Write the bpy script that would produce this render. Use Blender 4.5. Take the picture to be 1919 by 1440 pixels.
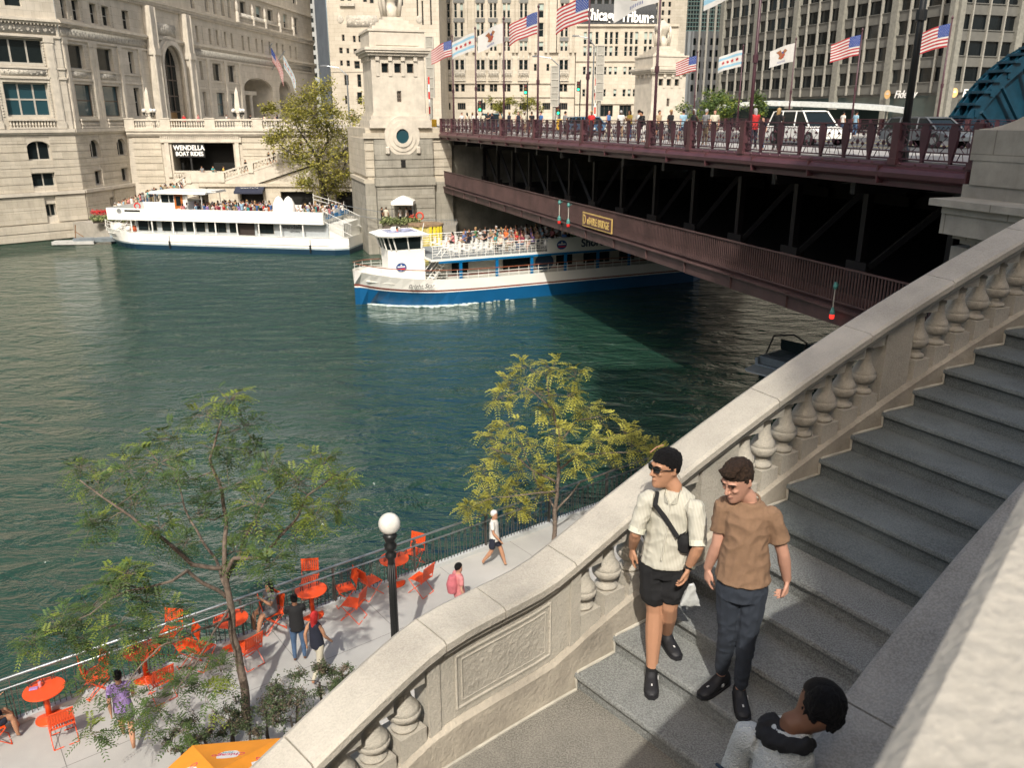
import bpy, math, random
from math import sin, cos, pi, radians, hypot, atan2, sqrt, tan
from mathutils import Vector as V, Matrix as M, noise
R = radians
random.seed(7)
for o in list(bpy.data.objects): bpy.data.objects.remove(o)
scn = bpy.context.scene; COL = scn.collection
SCR = bpy.data.scenes.new('scratch'); SVL = SCR.view_layers[0]
def evaluated(o):      # evaluate one object alone in a scratch scene
    SCR.collection.objects.link(o); SVL.update(); me = bpy.data.meshes.new_from_object(o.evaluated_get(SVL.depsgraph), depsgraph=SVL.depsgraph); bpy.data.objects.remove(o); return me
# ---------------------------------------------------------------- camera, sky, sun, exposure
F = 1541.; PT = math.atan(502 / F); H = 13.
cam = bpy.data.objects.new('camera', bpy.data.cameras.new('camera')); COL.objects.link(cam); scn.camera = cam
cam.location = (0, 0, H); cam.rotation_euler = (pi/2 - PT, 0, 0)
cam.data.sensor_width = 36; cam.data.lens = F/1919*36; cam.data.clip_start = .05; cam.data.clip_end = 3000
cam.data.dof.use_dof = True; cam.data.dof.focus_distance = 7.0; cam.data.dof.aperture_fstop = 5.6
SAZ, SEL = 183.5, 45.
w = bpy.data.worlds.new('World'); scn.world = w; w.use_nodes = True
nt = w.node_tree; sky = nt.nodes.new('ShaderNodeTexSky'); sky.sky_type = 'NISHITA'; sky.sun_disc = False
sky.sun_elevation = R(SEL); sky.sun_rotation = R(SAZ); sky.air_density = 1.1; sky.dust_density = 6; sky.ozone_density = .3
bg = nt.nodes['Background']; nt.links.new(sky.outputs[0], bg.inputs[0]); bg.inputs[1].default_value = .15
sl = bpy.data.objects.new('sun', bpy.data.lights.new('sun', 'SUN')); COL.objects.link(sl)
sl.data.energy = 3.7; sl.data.angle = R(.6); sl.data.color = (1, .955, .875)
sd = V((sin(R(SAZ))*cos(R(SEL)), cos(R(SAZ))*cos(R(SEL)), sin(R(SEL))))
sl.rotation_euler = sd.to_track_quat('Z', 'Y').to_euler()
scn.view_settings.view_transform = 'Standard'; scn.view_settings.look = 'None'
scn.view_settings.exposure = .26; scn.view_settings.gamma = 1
scn.render.engine = 'CYCLES'
scn.cycles.max_bounces = 6; scn.cycles.diffuse_bounces = 4; scn.cycles.glossy_bounces = 3; scn.cycles.transparent_max_bounces = 8
# ---------------------------------------------------------------- measuring helpers
def ray(px, py):
    return V((px-960, (720-py)*sin(PT)+F*cos(PT), (720-py)*cos(PT)-F*sin(PT)))
def onz(px, py, z):
    r = ray(px, py); t = (z-H)/r.z; return V((r.x*t, r.y*t, z))
def ony(px, py, y):
    r = ray(px, py); t = y/r.y; return V((r.x*t, y, H+r.z*t))
def onface(px, py, P, az):      # (distance along a vertical face, height)
    dx, dy = sin(R(az)), cos(R(az)); r = ray(px, py)
    det = -r.x*dy + dx*r.y; t = (-P[0]*dy + dx*P[1])/det; s = (r.x*P[1]-r.y*P[0])/det
    return s, H + t*r.z
# ---------------------------------------------------------------- materials
MATS = {}
def mat(name, col, rough=.75, var=.12, vs=3., bump=0., bs=20., metal=0., emit=0., brick=None, spec=None, streak=0., speck=0., trans=0.):
    if name in MATS: return MATS[name]
    m = bpy.data.materials.new(name); m.use_nodes = True; MATS[name] = m
    n = m.node_tree.nodes; l = m.node_tree.links; b = n['Principled BSDF']
    b.inputs['Roughness'].default_value = rough; b.inputs['Metallic'].default_value = metal
    if spec is not None: b.inputs['Specular IOR Level'].default_value = spec
    c4 = (*col, 1)
    if emit: b.inputs['Emission Color'].default_value = c4; b.inputs['Emission Strength'].default_value = emit
    tc = n.new('ShaderNodeTexCoord'); oc = tc.outputs['Object']
    cur = None
    def mixn(a, bb, fac, typ='MIX'):
        x = n.new('ShaderNodeMix'); x.data_type = 'RGBA'; x.blend_type = typ
        for i, s in ((6, a), (7, bb), (0, fac)):
            if hasattr(s, 'links') or isinstance(s, bpy.types.NodeSocket): l.new(s, x.inputs[i])
            else: x.inputs[i].default_value = s
        return x.outputs[2]
    def nz(scale, det=5, rg=.6, vec=None):
        x = n.new('ShaderNodeTexNoise'); x.inputs['Scale'].default_value = scale; x.inputs['Detail'].default_value = det
        x.inputs['Roughness'].default_value = rg; l.new(vec or oc, x.inputs['Vector']); return x.outputs['Fac']
    def ramp(s, a, b2):
        x = n.new('ShaderNodeMapRange'); x.inputs[1].default_value = a; x.inputs[2].default_value = b2; l.new(s, x.inputs[0]); return x.outputs[0]
    cur = c4
    if var:
        dk = tuple(max(0, c*(1-var*1.6)) for c in col)+(1,); lt = tuple(min(1, c*(1+var)) for c in col)+(1,)
        cur = mixn(dk, lt, ramp(nz(vs), .3, .7))
    if streak:
        mp = n.new('ShaderNodeMapping'); mp.inputs['Scale'].default_value = (1.6, 1.6, .12); l.new(oc, mp.inputs[0])
        dk = tuple(c*.45 for c in col)+(1,)
        f = ramp(nz(1.2, 6, .7, mp.outputs[0]), .52, .78)
        mm = n.new('ShaderNodeMath'); mm.operation = 'MULTIPLY'; mm.inputs[1].default_value = streak; l.new(f, mm.inputs[0])
        cur = mixn(cur, dk, mm.outputs[0])
    if speck:
        f = ramp(nz(90, 2, .5), .4, .6)
        mm = n.new('ShaderNodeMath'); mm.operation = 'MULTIPLY'; mm.inputs[1].default_value = speck; l.new(f, mm.inputs[0])
        cur = mixn(cur, tuple(min(1, c*2.1+.03) for c in col)+(1,), mm.outputs[0])
        f = ramp(nz(1.7, 6, .65), .5, .72)
        mm = n.new('ShaderNodeMath'); mm.operation = 'MULTIPLY'; mm.inputs[1].default_value = speck*.8; l.new(f, mm.inputs[0])
        cur = mixn(cur, tuple(c*.5 for c in col)+(1,), mm.outputs[0])
    hgt = None
    if brick:
        bw, bh = brick
        sx = n.new('ShaderNodeSeparateXYZ'); l.new(oc, sx.inputs[0])
        ad = n.new('ShaderNodeMath'); ad.operation = 'ADD'; l.new(sx.outputs[0], ad.inputs[0]); l.new(sx.outputs[1], ad.inputs[1])
        cb = n.new('ShaderNodeCombineXYZ'); l.new(ad.outputs[0], cb.inputs[0]); l.new(sx.outputs[2], cb.inputs[1])
        br = n.new('ShaderNodeTexBrick'); l.new(cb.outputs[0], br.inputs[0]); br.inputs['Scale'].default_value = 1
        br.inputs['Brick Width'].default_value = bw; br.inputs['Row Height'].default_value = bh; br.inputs['Mortar Size'].default_value = .012
        br.inputs['Color1'].default_value = (1, 1, 1, 1); br.inputs['Color2'].default_value = (.88, .87, .85, 1); br.inputs['Mortar'].default_value = (.55, .53, .5, 1)
        cur = mixn(cur, br.outputs[0], 1., 'MULTIPLY')
    if isinstance(cur, tuple): b.inputs['Base Color'].default_value = cur
    else: l.new(cur, b.inputs['Base Color'])
    if bump:
        bp = n.new('ShaderNodeBump'); bp.inputs['Strength'].default_value = bump; bp.inputs['Distance'].default_value = .02
        l.new(nz(bs, 6), bp.inputs['Height']); l.new(bp.outputs[0], b.inputs['Normal'])
    if trans:
        tb = n.new('ShaderNodeBsdfTranslucent'); ms = n.new('ShaderNodeMixShader'); ms.inputs[0].default_value = trans
        l.new(cur, tb.inputs[0]) if not isinstance(cur, tuple) else None
        if isinstance(cur, tuple): tb.inputs[0].default_value = cur
        l.new(b.outputs[0], ms.inputs[1]); l.new(tb.outputs[0], ms.inputs[2]); l.new(ms.outputs[0], n['Material Output'].inputs[0])
    return m
# ---------------------------------------------------------------- mesh builder
class MB:
    def __init__(s, T=None): s.v = []; s.f = []; s.m = []; s.T = T; s.cm = 0
    def add(s, vs, fs, m=None):
        b = len(s.v)
        s.v += [tuple(s.T @ V(p)) for p in vs] if s.T else [tuple(p) for p in vs]
        s.f += [tuple(i+b for i in f) for f in fs]; s.m += [s.cm if m is None else m]*len(fs)
    def box(s, x0, x1, y0, y1, z0, z1, m=None):
        vs = [(x, y, z) for z in (z0, z1) for y in (y0, y1) for x in (x0, x1)]
        s.add(vs, [(0, 2, 3, 1), (4, 5, 7, 6), (0, 1, 5, 4), (2, 6, 7, 3), (0, 4, 6, 2), (1, 3, 7, 5)], m)
    def cbox(s, c, d, rz=0, m=None, bev=0):
        T0 = s.T; L = M.Translation(c) @ M.Rotation(rz, 4, 'Z'); s.T = (T0 @ L) if T0 else L
        x, y, z = d[0]/2, d[1]/2, d[2]/2
        if bev:
            b = bev; pr = [(-x+b, -y), (x-b, -y), (x, -y+b), (x, y-b), (x-b, y), (-x+b, y), (-x, y-b), (-x, -y+b)]
            q = [(a*(1-b/x), c2*(1-b/y)) for a, c2 in pr]
            s.loft([[(a, c2, -z) for a, c2 in q], [(a, c2, -z+b) for a, c2 in pr], [(a, c2, z-b) for a, c2 in pr], [(a, c2, z) for a, c2 in q]], m=m)
        else: s.box(-x, x, -y, y, -z, z, m)
        s.T = T0
    def prism(s, poly, z0, z1, m=None):
        n = len(poly)
        s.add([(*p, z0) for p in poly]+[(*p, z1) for p in poly],
              [tuple(reversed(range(n))), tuple(range(n, 2*n))]+[(i, (i+1) % n, n+(i+1) % n, n+i) for i in range(n)], m)
    def loft(s, rings, cap=True, m=None, closed=True):
        n = len(rings[0]); vs = [p for r in rings for p in r]; fs = []
        for k in range(len(rings)-1):
            for i in range(n if closed else n-1):
                j = (i+1) % n; fs.append((k*n+i, k*n+j, (k+1)*n+j, (k+1)*n+i))
        if cap and closed: fs += [tuple(reversed(range(n))), tuple(range((len(rings)-1)*n, len(rings)*n))]
        s.add(vs, fs, m)
    def tube(s, pts, r, n=8, cap=True, m=None, asp=1., up=None):
        pts = [V(p) for p in pts]; rs = r if hasattr(r, '__len__') else [r]*len(pts); rings = []
        t = (pts[1]-pts[0]).normalized(); u = V(up) if up else (V((0, 0, 1)) if abs(t.z) < .9 else V((1, 0, 0)))
        a = (u - t*u.dot(t)).normalized()
        for i, p in enumerate(pts):
            t = (pts[min(i+1, len(pts)-1)]-pts[max(i-1, 0)]).normalized()
            a = (a - t*a.dot(t)).normalized(); b = t.cross(a)
            ra = rs[i] if not hasattr(rs[i], '__len__') else rs[i][0]; rb = ra*asp if not hasattr(rs[i], '__len__') else rs[i][1]
            rings.append([p + a*(ra*cos(2*pi*k/n)) + b*(rb*sin(2*pi*k/n)) for k in range(n)])
        s.loft(rings, cap, m)
    def lathe(s, prof, c=(0, 0, 0), n=16, m=None, cap=True):
        c = V(c); s.loft([[c+V((r*cos(2*pi*k/n), r*sin(2*pi*k/n), z)) for k in range(n)] for r, z in prof], cap, m)
    def sph(s, c, r, n=12, k=8, m=None, rot=None):
        r = r if hasattr(r, '__len__') else (r, r, r); c = V(c); rings = []
        for i in range(k+1):
            a = -pi/2+pi*i/k; q = max(cos(a), .02)
            rings.append([V((r[0]*q*cos(2*pi*j/n), r[1]*q*sin(2*pi*j/n), r[2]*sin(a))) for j in range(n)])
        if rot: rings = [[rot @ p for p in g] for g in rings]
        s.loft([[c+p for p in g] for g in rings], True, m)
    def sweep(s, path, prof, m=None):     # path: (point, outward unit vec); prof: (off, dz)
        s.loft([[p + o*a + V((0, 0, b)) for a, b in prof] for p, o in path], True, m)
    def mesh(s, name, mats, smooth=False, off=None):
        me = bpy.data.meshes.new(name)
        vs = [(x-off[0], y-off[1], z-off[2]) for x, y, z in s.v] if off is not None else s.v
        me.from_pydata(vs, [], s.f)
        for mt in (mats if isinstance(mats, (list, tuple)) else [mats]): me.materials.append(mt)
        me.polygons.foreach_set('material_index', s.m)
        if smooth: me.polygons.foreach_set('use_smooth', [True]*len(s.f))
        me.update(); return me
def link(o, parent=None):
    COL.objects.link(o)
    if parent: o.parent = parent
    return o
def tag(o, label=None, cat=None, group=None, kind=None):
    for k, v in (('label', label), ('category', cat), ('group', group), ('kind', kind)):
        if v: o[k] = v
    return o
def thing(name, label, cat, loc=(0, 0, 0), rz=0, group=None):
    o = bpy.data.objects.new(name, None); o.location = loc; o.rotation_euler = (0, 0, rz); o.empty_display_size = .2
    link(o); return tag(o, label, cat, group)
def part(name, mb, mats, parent=None, smooth=False, world=False, me=None, label=None):
    me = me or mb.mesh(name, mats, smooth, off=parent.location if (world and parent) else None)
    o = bpy.data.objects.new(name, me); link(o, parent)
    if label: o['label'] = label
    return o
def solo(name, mb, mats, label, cat, group=None, smooth=False, loc=(0, 0, 0), rz=0, off=True):
    o = part(name, None, None, me=mb.mesh(name, mats, smooth)); o.location = loc; o.rotation_euler = (0, 0, rz)
    return tag(o, label, cat, group)
def struct(name, mb, mats, kind='structure', smooth=False):
    o = part(name, mb, mats, smooth=smooth); o['kind'] = kind; return o
def kids(o): return [c for c in CH.get(o.name, [])]
CH = {}
def reg(o):      # remember the children of a prototype, so that copies are quick
    CH[o.name] = [(c, [g for g in bpy.data.objects if g.parent == c]) for c in bpy.data.objects if c.parent == o]
def dup(o, loc, rz=0, label=None, group=None, cat=None, mats=None, scale=None):
    r = o.copy(); COL.objects.link(r); r.location = loc; r.rotation_euler = (0, 0, rz)
    if scale: r.scale = (scale,)*3
    if label: r['label'] = label
    if group: r['group'] = group
    if cat: r['category'] = cat
    for c, gs in CH.get(o.name, []):
        q = c.copy(); COL.objects.link(q); q.parent = r
        if mats:
            nm = c.name.split('.')[0]
            if nm in mats: q.material_slots[0].link = 'OBJECT'; q.material_slots[0].material = mats[nm]
        for g in gs:
            d = g.copy(); COL.objects.link(d); d.parent = q
    return r
def frame(P, az, n_right=True):   # columns: along the face, outward, up
    d = V((sin(R(az)), cos(R(az)), 0)); nrm = V((cos(R(az)), -sin(R(az)), 0)) if n_right else V((-cos(R(az)), sin(R(az)), 0))
    m = M(((d.x, nrm.x, 0, P[0]), (d.y, nrm.y, 0, P[1]), (0, 0, 1, P[2] if len(P) > 2 else 0), (0, 0, 0, 1))); return m
def text(s, size, T, mt, parent=None, name='lettering', ext=.01, shear=0, off=0., align='CENTER', world=True, sx=1.):
    c = bpy.data.curves.new('t', 'FONT'); c.body = s; c.size = size; c.extrude = ext; c.shear = shear; c.offset = off; c.align_x = align; c.align_y = 'CENTER'
    c.space_line = .85
    me = evaluated(bpy.data.objects.new('t', c))
    L = T @ M.Diagonal((sx, 1, 1, 1))
    if parent and world: L = M.Translation(-parent.location) @ L
    me.transform(L); me.name = name; me.materials.clear(); me.materials.append(mt)
    q = bpy.data.objects.new(name, me); link(q, parent); return q
def fitted(s, w_, size, T, *a, **k):     # lettering stretched to a given width
    q = text(s, size, M.Identity(4), *a, **{**k, 'world': False}); xs = [v.co.x for v in q.data.vertices]; sx = w_/(max(xs)-min(xs)); q.data.transform(M.Diagonal((sx, 1, 1, 1))); p = a[1] if len(a) > 1 else None
    q.data.transform((M.Translation(-p.location) @ T) if p and k.get('world', True) else T); return q
def ftext(T, u, w_, z):    # matrix that lays text on a face frame (reads left to right along -u or +u)
    return T @ M.Translation((u, w_, z))
def facade(mb, T, u0, u1, z0, z1, wins, depth=.35, m=0):
    us = sorted({u0, u1, *[a for w_ in wins for a in w_[:2]]}); zs = sorted({z0, z1, *[a for w_ in wins for a in w_[2:4]]})
    T0 = mb.T; mb.T = T
    S = [tuple(w_[:4]) for w_ in wins]
    for i in range(len(us)-1):
        # columns are merged vertically between windows
        um = (us[i]+us[i+1])/2; k = 0
        while k < len(zs)-1:
            zm = (zs[k]+zs[k+1])/2
            if any(a < um < b and c < zm < d for a, b, c, d in S): k += 1; continue
            j = k
            while j+1 < len(zs)-1 and not any(a < um < b and c < (zs[j+1]+zs[j+2])/2 < d for a, b, c, d in S): j += 1
            mb.add([(us[i], 0, zs[k]), (us[i+1], 0, zs[k]), (us[i+1], 0, zs[j+1]), (us[i], 0, zs[j+1])], [(0, 1, 2, 3)], m); k = j+1
    for a, b, c, d in S:
        e = -depth
        mb.add([(a, 0, c), (b, 0, c), (b, 0, d), (a, 0, d), (a, e, c), (b, e, c), (b, e, d), (a, e, d)], [(0, 1, 5, 4), (1, 2, 6, 5), (2, 3, 7, 6), (3, 0, 4, 7)], m)
    mb.T = T0
def window(parent, T, a, b, c, d, depth=.3, bars=(1, 1), glass=None, frm=None, fw=.07, name='window', blind=0):
    mb = MB(T); e = -depth
    mb.box(a, b, e-.04, e, c, d, 0)
    mb.box(a, a+fw, e+.003, e+.06, c, d, 1); mb.box(b-fw, b, e+.003, e+.06, c, d, 1)
    mb.box(a+fw, b-fw, e+.003, e+.06, c, c+fw, 1); mb.box(a+fw, b-fw, e+.003, e+.06, d-fw, d, 1)
    for i in range(1, bars[0]): x = a+(b-a)*i/bars[0]; mb.box(x-fw/2, x+fw/2, e+.003, e+.055, c+fw, d-fw, 1)
    for i in range(1, bars[1]): z = c+(d-c)*i/bars[1]; mb.box(a+fw, b-fw, e+.003, e+.05, z-fw/2, z+fw/2, 1)
    if blind: mb.box(a+fw, b-fw, e+.001, e+.015, d-fw-(d-c)*blind, d-fw, 2)
    return part(name, mb, [glass or GLASS, frm or FRM, BLIND], parent, world=True)
# ---------------------------------------------------------------- palette
STONE = mat('limestone', (.49, .445, .36), .85, .1, .8, .25, 14, streak=.35, brick=(1.5, .62))
TERRA = mat('cream_terracotta', (.52, .475, .395), .7, .09, .7, .2, 10, streak=.25, brick=(1.1, .9))
TERRAP = mat('plain_terracotta', (.52, .475, .395), .7, .12, 1.2, .4, 5, streak=.25)
ORN = mat('ornament_terracotta', (.43, .40, .34), .75, .2, 4., 1.0, 6)
TRIB = mat('indiana_limestone', (.49, .445, .365), .85, .08, .3, .15, 6, streak=.3, brick=(1.4, .7))
RAILSTONE = mat('balustrade_stone', (.43, .395, .33), .85, .2, 1.3, .5, 45, streak=.15, speck=.09)
PLINTHSTONE = mat('stained_curb_stone', (.40, .355, .285), .88, .22, 2.5, .6, 30, streak=.3)
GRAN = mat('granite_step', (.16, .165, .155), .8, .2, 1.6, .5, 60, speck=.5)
GRANSHADE = mat('shade_toned_granite', (.112, .128, .126), .8, .32, 1.4, .5, 60, speck=.35)  # granite with the shade of the upper steps put into its colour
WALLTOP = mat('weathered_wall_cap', (.25, .24, .215), .9, .2, 2.5, .6, 30, speck=.25)
GLASS = mat('window_glass', (.010, .015, .016), .12, 0, spec=.28)
GLASSB = mat('blue_window_glass', (.02, .06, .075), .07, 0, spec=.8)
GLASST = mat('green_window_glass', (.03, .05, .05), .1, .3, .2, spec=.7)
FRM = mat('bronze_frame', (.11, .085, .065), .6, 0)
FRMW = mat('pale_frame', (.4, .38, .33), .6, 0)
BLIND = mat('window_blind', (.33, .40, .36), .8, 0)
BLACK = mat('dark_interior', (.006, .006, .005), .9, 0)
MAROON = mat('maroon_paint', (.080, .031, .036), .42, .18, 1.2, .1, 30)
MAROOND = mat('maroon_rail_paint', (.062, .022, .03), .45, .15, 2)
WALKM = mat('faded_maroon_paint', (.080, .045, .042), .6, .22, .8, .1, 20, streak=.3)
STEEL = mat('dark_truss_paint', (.014, .012, .012), .6, .2, 1.)
STEELG = mat('galvanised_steel', (.30, .32, .33), .35, .1, 3, metal=.7)
WHITE = mat('white_boat_paint', (.78, .77, .72), .4, .04, .5)
CREAMP = mat('cream_boat_paint', (.62, .62, .58), .5, .05, .5)
NAVY = mat('navy_hull_paint', (.008, .03, .055), .3, .1, .5)
BLUE = mat('blue_hull_paint', (.004, .085, .215), .4, .1, .4)
BLUEP = mat('blue_post_paint', (.0, .13, .33), .4, .05)
DECK = mat('boat_deck', (.22, .24, .24), .8, .1)
REDB = mat('brown_stripe', (.20, .05, .035), .5, .05)
CONC = mat('riverwalk_concrete', (.38, .37, .345), .85, .12, .5, .2, 40, speck=.05)
ASPH = mat('asphalt', (.07, .07, .072), .9, .15, 1.)
SIDEW = mat('sidewalk_concrete', (.33, .32, .30), .9, .1, .7)
ORANGE = mat('orange_paint', (.72, .075, .012), .38, .05, 2)
CANOPY = mat('orange_canvas', (.80, .29, .02), .8, .06, 2, .1, 60)
BLK = mat('black_paint', (.012, .013, .013), .4, 0)
GLOBE = mat('white_globe', (.72, .70, .64), .3, .15, 6)
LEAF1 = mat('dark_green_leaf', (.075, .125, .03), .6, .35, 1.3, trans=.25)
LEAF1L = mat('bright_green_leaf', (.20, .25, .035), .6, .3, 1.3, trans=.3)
LEAF2 = mat('yellow_green_leaf', (.42, .40, .07), .6, .3, 1.5, trans=.3)
LEAF2D = mat('olive_leaf', (.20, .20, .035), .6, .3, 1.5, trans=.3)
BARK = mat('grey_bark', (.17, .13, .10), .9, .3, 12, .8, 30)
BARKD = mat('dark_bark', (.045, .038, .03), .9, .3, 8, .6, 20)
RED = mat('signal_red', (.6, .02, .015), .5, 0)
# ---------------------------------------------------------------- foreground staircase (an arc in plan)
L0 = H - 4.0; RISE = .1474; A1 = .8964; RT = .0199; SP = .383; X1, Y1 = .4855, 5.064
def st_c(k):
    n = max(1, int(abs(k-1)*4)); x, y = X1, Y1; dk = (k-1)/n
    for i in range(n):
        a = A1 + RT*((i+.5)*dk); x += SP*dk*sin(a); y += SP*dk*cos(a)
    return x, y
def SC(k, off, z=0.):        # off > 0 towards the river
    x, y = st_c(k); a = A1 + RT*(k-1); return V((x-cos(a)*off, y+sin(a)*off, z))
def SO(k): a = A1 + RT*(k-1); return V((-cos(a), sin(a), 0))
KT = -2.2
def soft(x, w=.5): return x*.5+sqrt(x*x*.25+w*w*.06)    # smooth max(x,0)
def zfl(k): return L0 + RISE*(soft(k-.2) - soft(KT-k))
TOPK = 19
def rng(a, b, n): return [a+(b-a)*i/n for i in range(n+1)]
# stairs
stair = thing('staircase', 'broad granite staircase curving down beside the stone balustrade', 'staircase', SC(1, -1.2, L0))
for k in range(1, TOPK+1):
    z = L0+RISE*k; mb = MB(); r = .035
    prof = [(1.12, -.16), (-.02, -.16), (-.02, -.06)]+[(-.10+.02+(-r*cos(t)), -r+r*sin(t)) for t in rng(0, pi/2, 4)]+[(1.12, -.008)]
    rings = []
    for off in rng(.02, -2.3, 6):
        wob = .004*noise.noise(V((off*2, k*3.1, 0)))
        rings.append([SC(k+ds, off, z+dz+wob) for ds, dz in prof])
    mb.loft(rings, True); part('step', mb, GRAN if k < 6 else GRANSHADE, stair, world=True)
mb = MB(); pts = [SC(k, .01) for k in rng(-3.2, 1.08, 8)]+[SC(1.08, -2.3), SC(-4.2, -2.9)]
mb.prism([(p.x, p.y) for p in pts], L0-.4, L0); 
part('landing', mb, mat('landing_paving', (.155, .145, .122), .85, .34, 1.6, .4, 60, speck=.5), stair, world=True)
mb = MB(); mb.sweep([(SC(k, 0, zfl(k)-RISE), SO(k)) for k in rng(-1, TOPK, 30)], [(-2.3, -1), (0, -1), (0, -.3), (-2.3, -.3)])
part('underside', mb, GRANSHADE, stair, world=True)
mb = MB(); pts = [SC(TOPK+1, .0), SC(TOPK+1, -2.4), SC(TOPK+5, -2.6), SC(TOPK+5, 0)]
mb.prism([(p.x, p.y) for p in pts], L0+RISE*TOPK-.3, L0+RISE*TOPK-.01)
part('upper_landing', mb, GRANSHADE, stair, world=True)
CAULK = mat('pale_caulk', (.46, .43, .36), .9, .2, 6)
mb = MB()
for k in range(1, TOPK):
    z = L0+RISE*k; mb.tube([SC(k-.07, -.012, z-RISE+.01), SC(k-.09, -.012, z-.03), SC(k-.04, -.012, z+.005), SC(k+.45, -.014, z+.006+.004*noise.noise(V((k, 2, 1)))), SC(k+.92, -.012, z+.007)], [.009, .011, .010, .013, .010], 6)
mb.tube([SC(k, -.012, L0+.004) for k in rng(-3.2, .92, 10)], .013, 6); part('caulk_line', mb, CAULK, stair, world=True)
# balustrade
bal = thing('stone_balustrade', 'pale limestone balustrade with bulbous balusters along the river side of the staircase', 'balustrade', SC(0, .15, L0))
def ztop(k): return L0+1.0-.007*soft(k-2) + RISE*(soft(k-.2, .9) - soft(KT-k, .9))
KL, KR = -6.8, 20.
joints = [KL, -4.6, -2.15, -.9, .75, 3.4, 6.2, 9.0, 11.6, 14.2, 17, KR]
cop = [(-.055, -.02), (-.03, 0), (.245, .012), (.28, -.01), (.285, -.07), (.26, -.085), (.255, -.135), (-.015, -.135), (-.028, -.085), (-.055, -.07)]
for a, b in zip(joints, joints[1:]):
    mb = MB(); n = max(3, int((b-a)*3)); g = .012
    mb.sweep([(SC(k, 0, ztop(k)), SO(k)) for k in rng(a+g, b-g, n)], cop); part('coping', mb, RAILSTONE, bal, world=True)
PED = [(-2.3, .95), (4.3, 5.35), (9.85, 10.75), (14.9, 15.8)]
def zcurb(k): return L0+.30-.11*min(1, max(0, (k-1.2)/3.5))-.004*soft(k-2) + RISE*(soft(k-.35, .6) - soft(KT-.1-k, .6))
mb = MB(); mb.sweep([(SC(k, 0, zcurb(k)), SO(k)) for k in rng(KL, KR, 60)], [(-.004, -.03), (.03, 0), (.25, 0), (.27, -.03), (.27, -12), (-.004, -12)])
part('base_curb', mb, PLINTHSTONE, bal, world=True)
for i, (a, b) in enumerate(PED):
    mb = MB(); ks = rng(a, b, 8)
    rings = [[SC(k, o, z) for o, z in ((.035, zcurb(k)-.01), (.035, ztop(k)-.13), (.225, ztop(k)-.13), (.225, zcurb(k)-.01))] for k in ks]
    mb.loft(rings)
    if i == 0:      # raised picture-frame moulding with a rough carved field
        def pf(k, o, f): return SC(k, o, zcurb(k)+(ztop(k)-.16-zcurb(k))*f)
        ka, kb = a+.5, b-.62
        for (k0, f0), (k1, f1) in (((ka, .12), (kb, .12)), ((ka, .86), (kb, .86)), ((ka, .12), (ka, .86)), ((kb, .12), (kb, .86))):
            mb.tube([pf(k0+(k1-k0)*t, .033, f0+(f1-f0)*t) for t in rng(0, 1, 6)], .011, 6)
            kk, ff = .09*(1 if k0 == ka else -1), .05
        for (k0, f0), (k1, f1) in (((ka+.12, .2), (kb-.12, .2)), ((ka+.12, .78), (kb-.12, .78)), ((ka+.12, .2), (ka+.12, .78)), ((kb-.12, .2), (kb-.12, .78))):
            mb.tube([pf(k0+(k1-k0)*t, .034, f0+(f1-f0)*t) for t in rng(0, 1, 6)], .007, 6)
        n = 60; g = [[pf(ka+.15+(kb-ka-.3)*x/n, .030-.005*max(0, noise.fractal(V((x*.22, y*.26, 1)), .8, 2.2, 4)), .22+.54*y/24) for x in range(n+1)] for y in range(25)]
        mb.loft(g, False, closed=False)
        for kk in (a+.02, b-.02):
            mb.loft([[pf(kk+d, o, f) for d, o in ((-.12, .03), (-.12, .018), (.12, .018), (.12, .03))] for f in (0, 1)])
    part('pedestal', mb, RAILSTONE, bal, world=True)
def baluster_mesh():
    mb = MB(); pr = [(.052, .13), (.085, .135), (.088, .16), (.062, .172), (.05, .185), (.06, .20), (.062, .212), (.05, .218), (.088, .232), (.107, .262), (.111, .288), (.107, .306), (.101, .309), (.104, .313), (.090, .345), (.066, .385), (.052, .43), (.046, .49), (.045, .505), (.058, .515), (.058, .53), (.046, .54), (.046, .56)]
    mb.lathe(pr, n=20, cap=True); mb2 = mb; me = mb2.mesh('baluster', RAILSTONE, True); return me
BME = baluster_mesh()
def wedge(k, zb0, up, hw=.10, hk=.26):   # square plinth or cap that follows the slope on its free side
    mb = MB(); OC = .125; c = SC(k, OC)
    a, b = SC(k-hk, OC-hw), SC(k+hk, OC-hw); d, e = SC(k+hk, OC+hw), SC(k-hk, OC+hw)
    if not up: f = lambda p, kk: (p.x, p.y, zcurb(kk)-.01)
    else: f = lambda p, kk: (p.x, p.y, ztop(kk)-.13)
    q = [a, b, d, e]; kk = [k-hk, k+hk, k+hk, k-hk]
    lo = [f(p, g) for p, g in zip(q, kk)]; hi = [(p.x, p.y, zb0) for p in q]
    mb.loft([lo, hi] if not up else [hi, lo]); return mb
def put_balusters(a, b, n):
    for i in range(n):
        k = a+(b-a)*(i+.5)/n; zc = zcurb(k); zt = ztop(k)-.13; zp = zcurb(k+.26)+.105; zh = ztop(k-.24)-.13-.06
        p = SC(k, .125, zp-.13*0)
        w1 = wedge(k, zp, False); w2 = wedge(k, zh, True)
        hh = zh-zp; o = bpy.data.objects.new('baluster', BME); link(o, bal); s = hh/(.56-.13)
        o.location = V((p.x, p.y, zp-.13*s)) - bal.location; o.scale = (1, 1, s)
        for nm, wm in (('plinth', w1), ('cap', w2)):
            q = part(nm, None, None, me=wm.mesh(nm, RAILSTONE, off=(p.x, p.y, zp-.13*s))); q.parent = o; q.scale = (1, 1, 1/s)
put_balusters(KL+.1, -2.4, 7); put_balusters(1.02, 4.22, 5); put_balusters(5.45, 9.8, 7); put_balusters(10.85, 14.8, 6); put_balusters(15.9, 19.4, 6)
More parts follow.
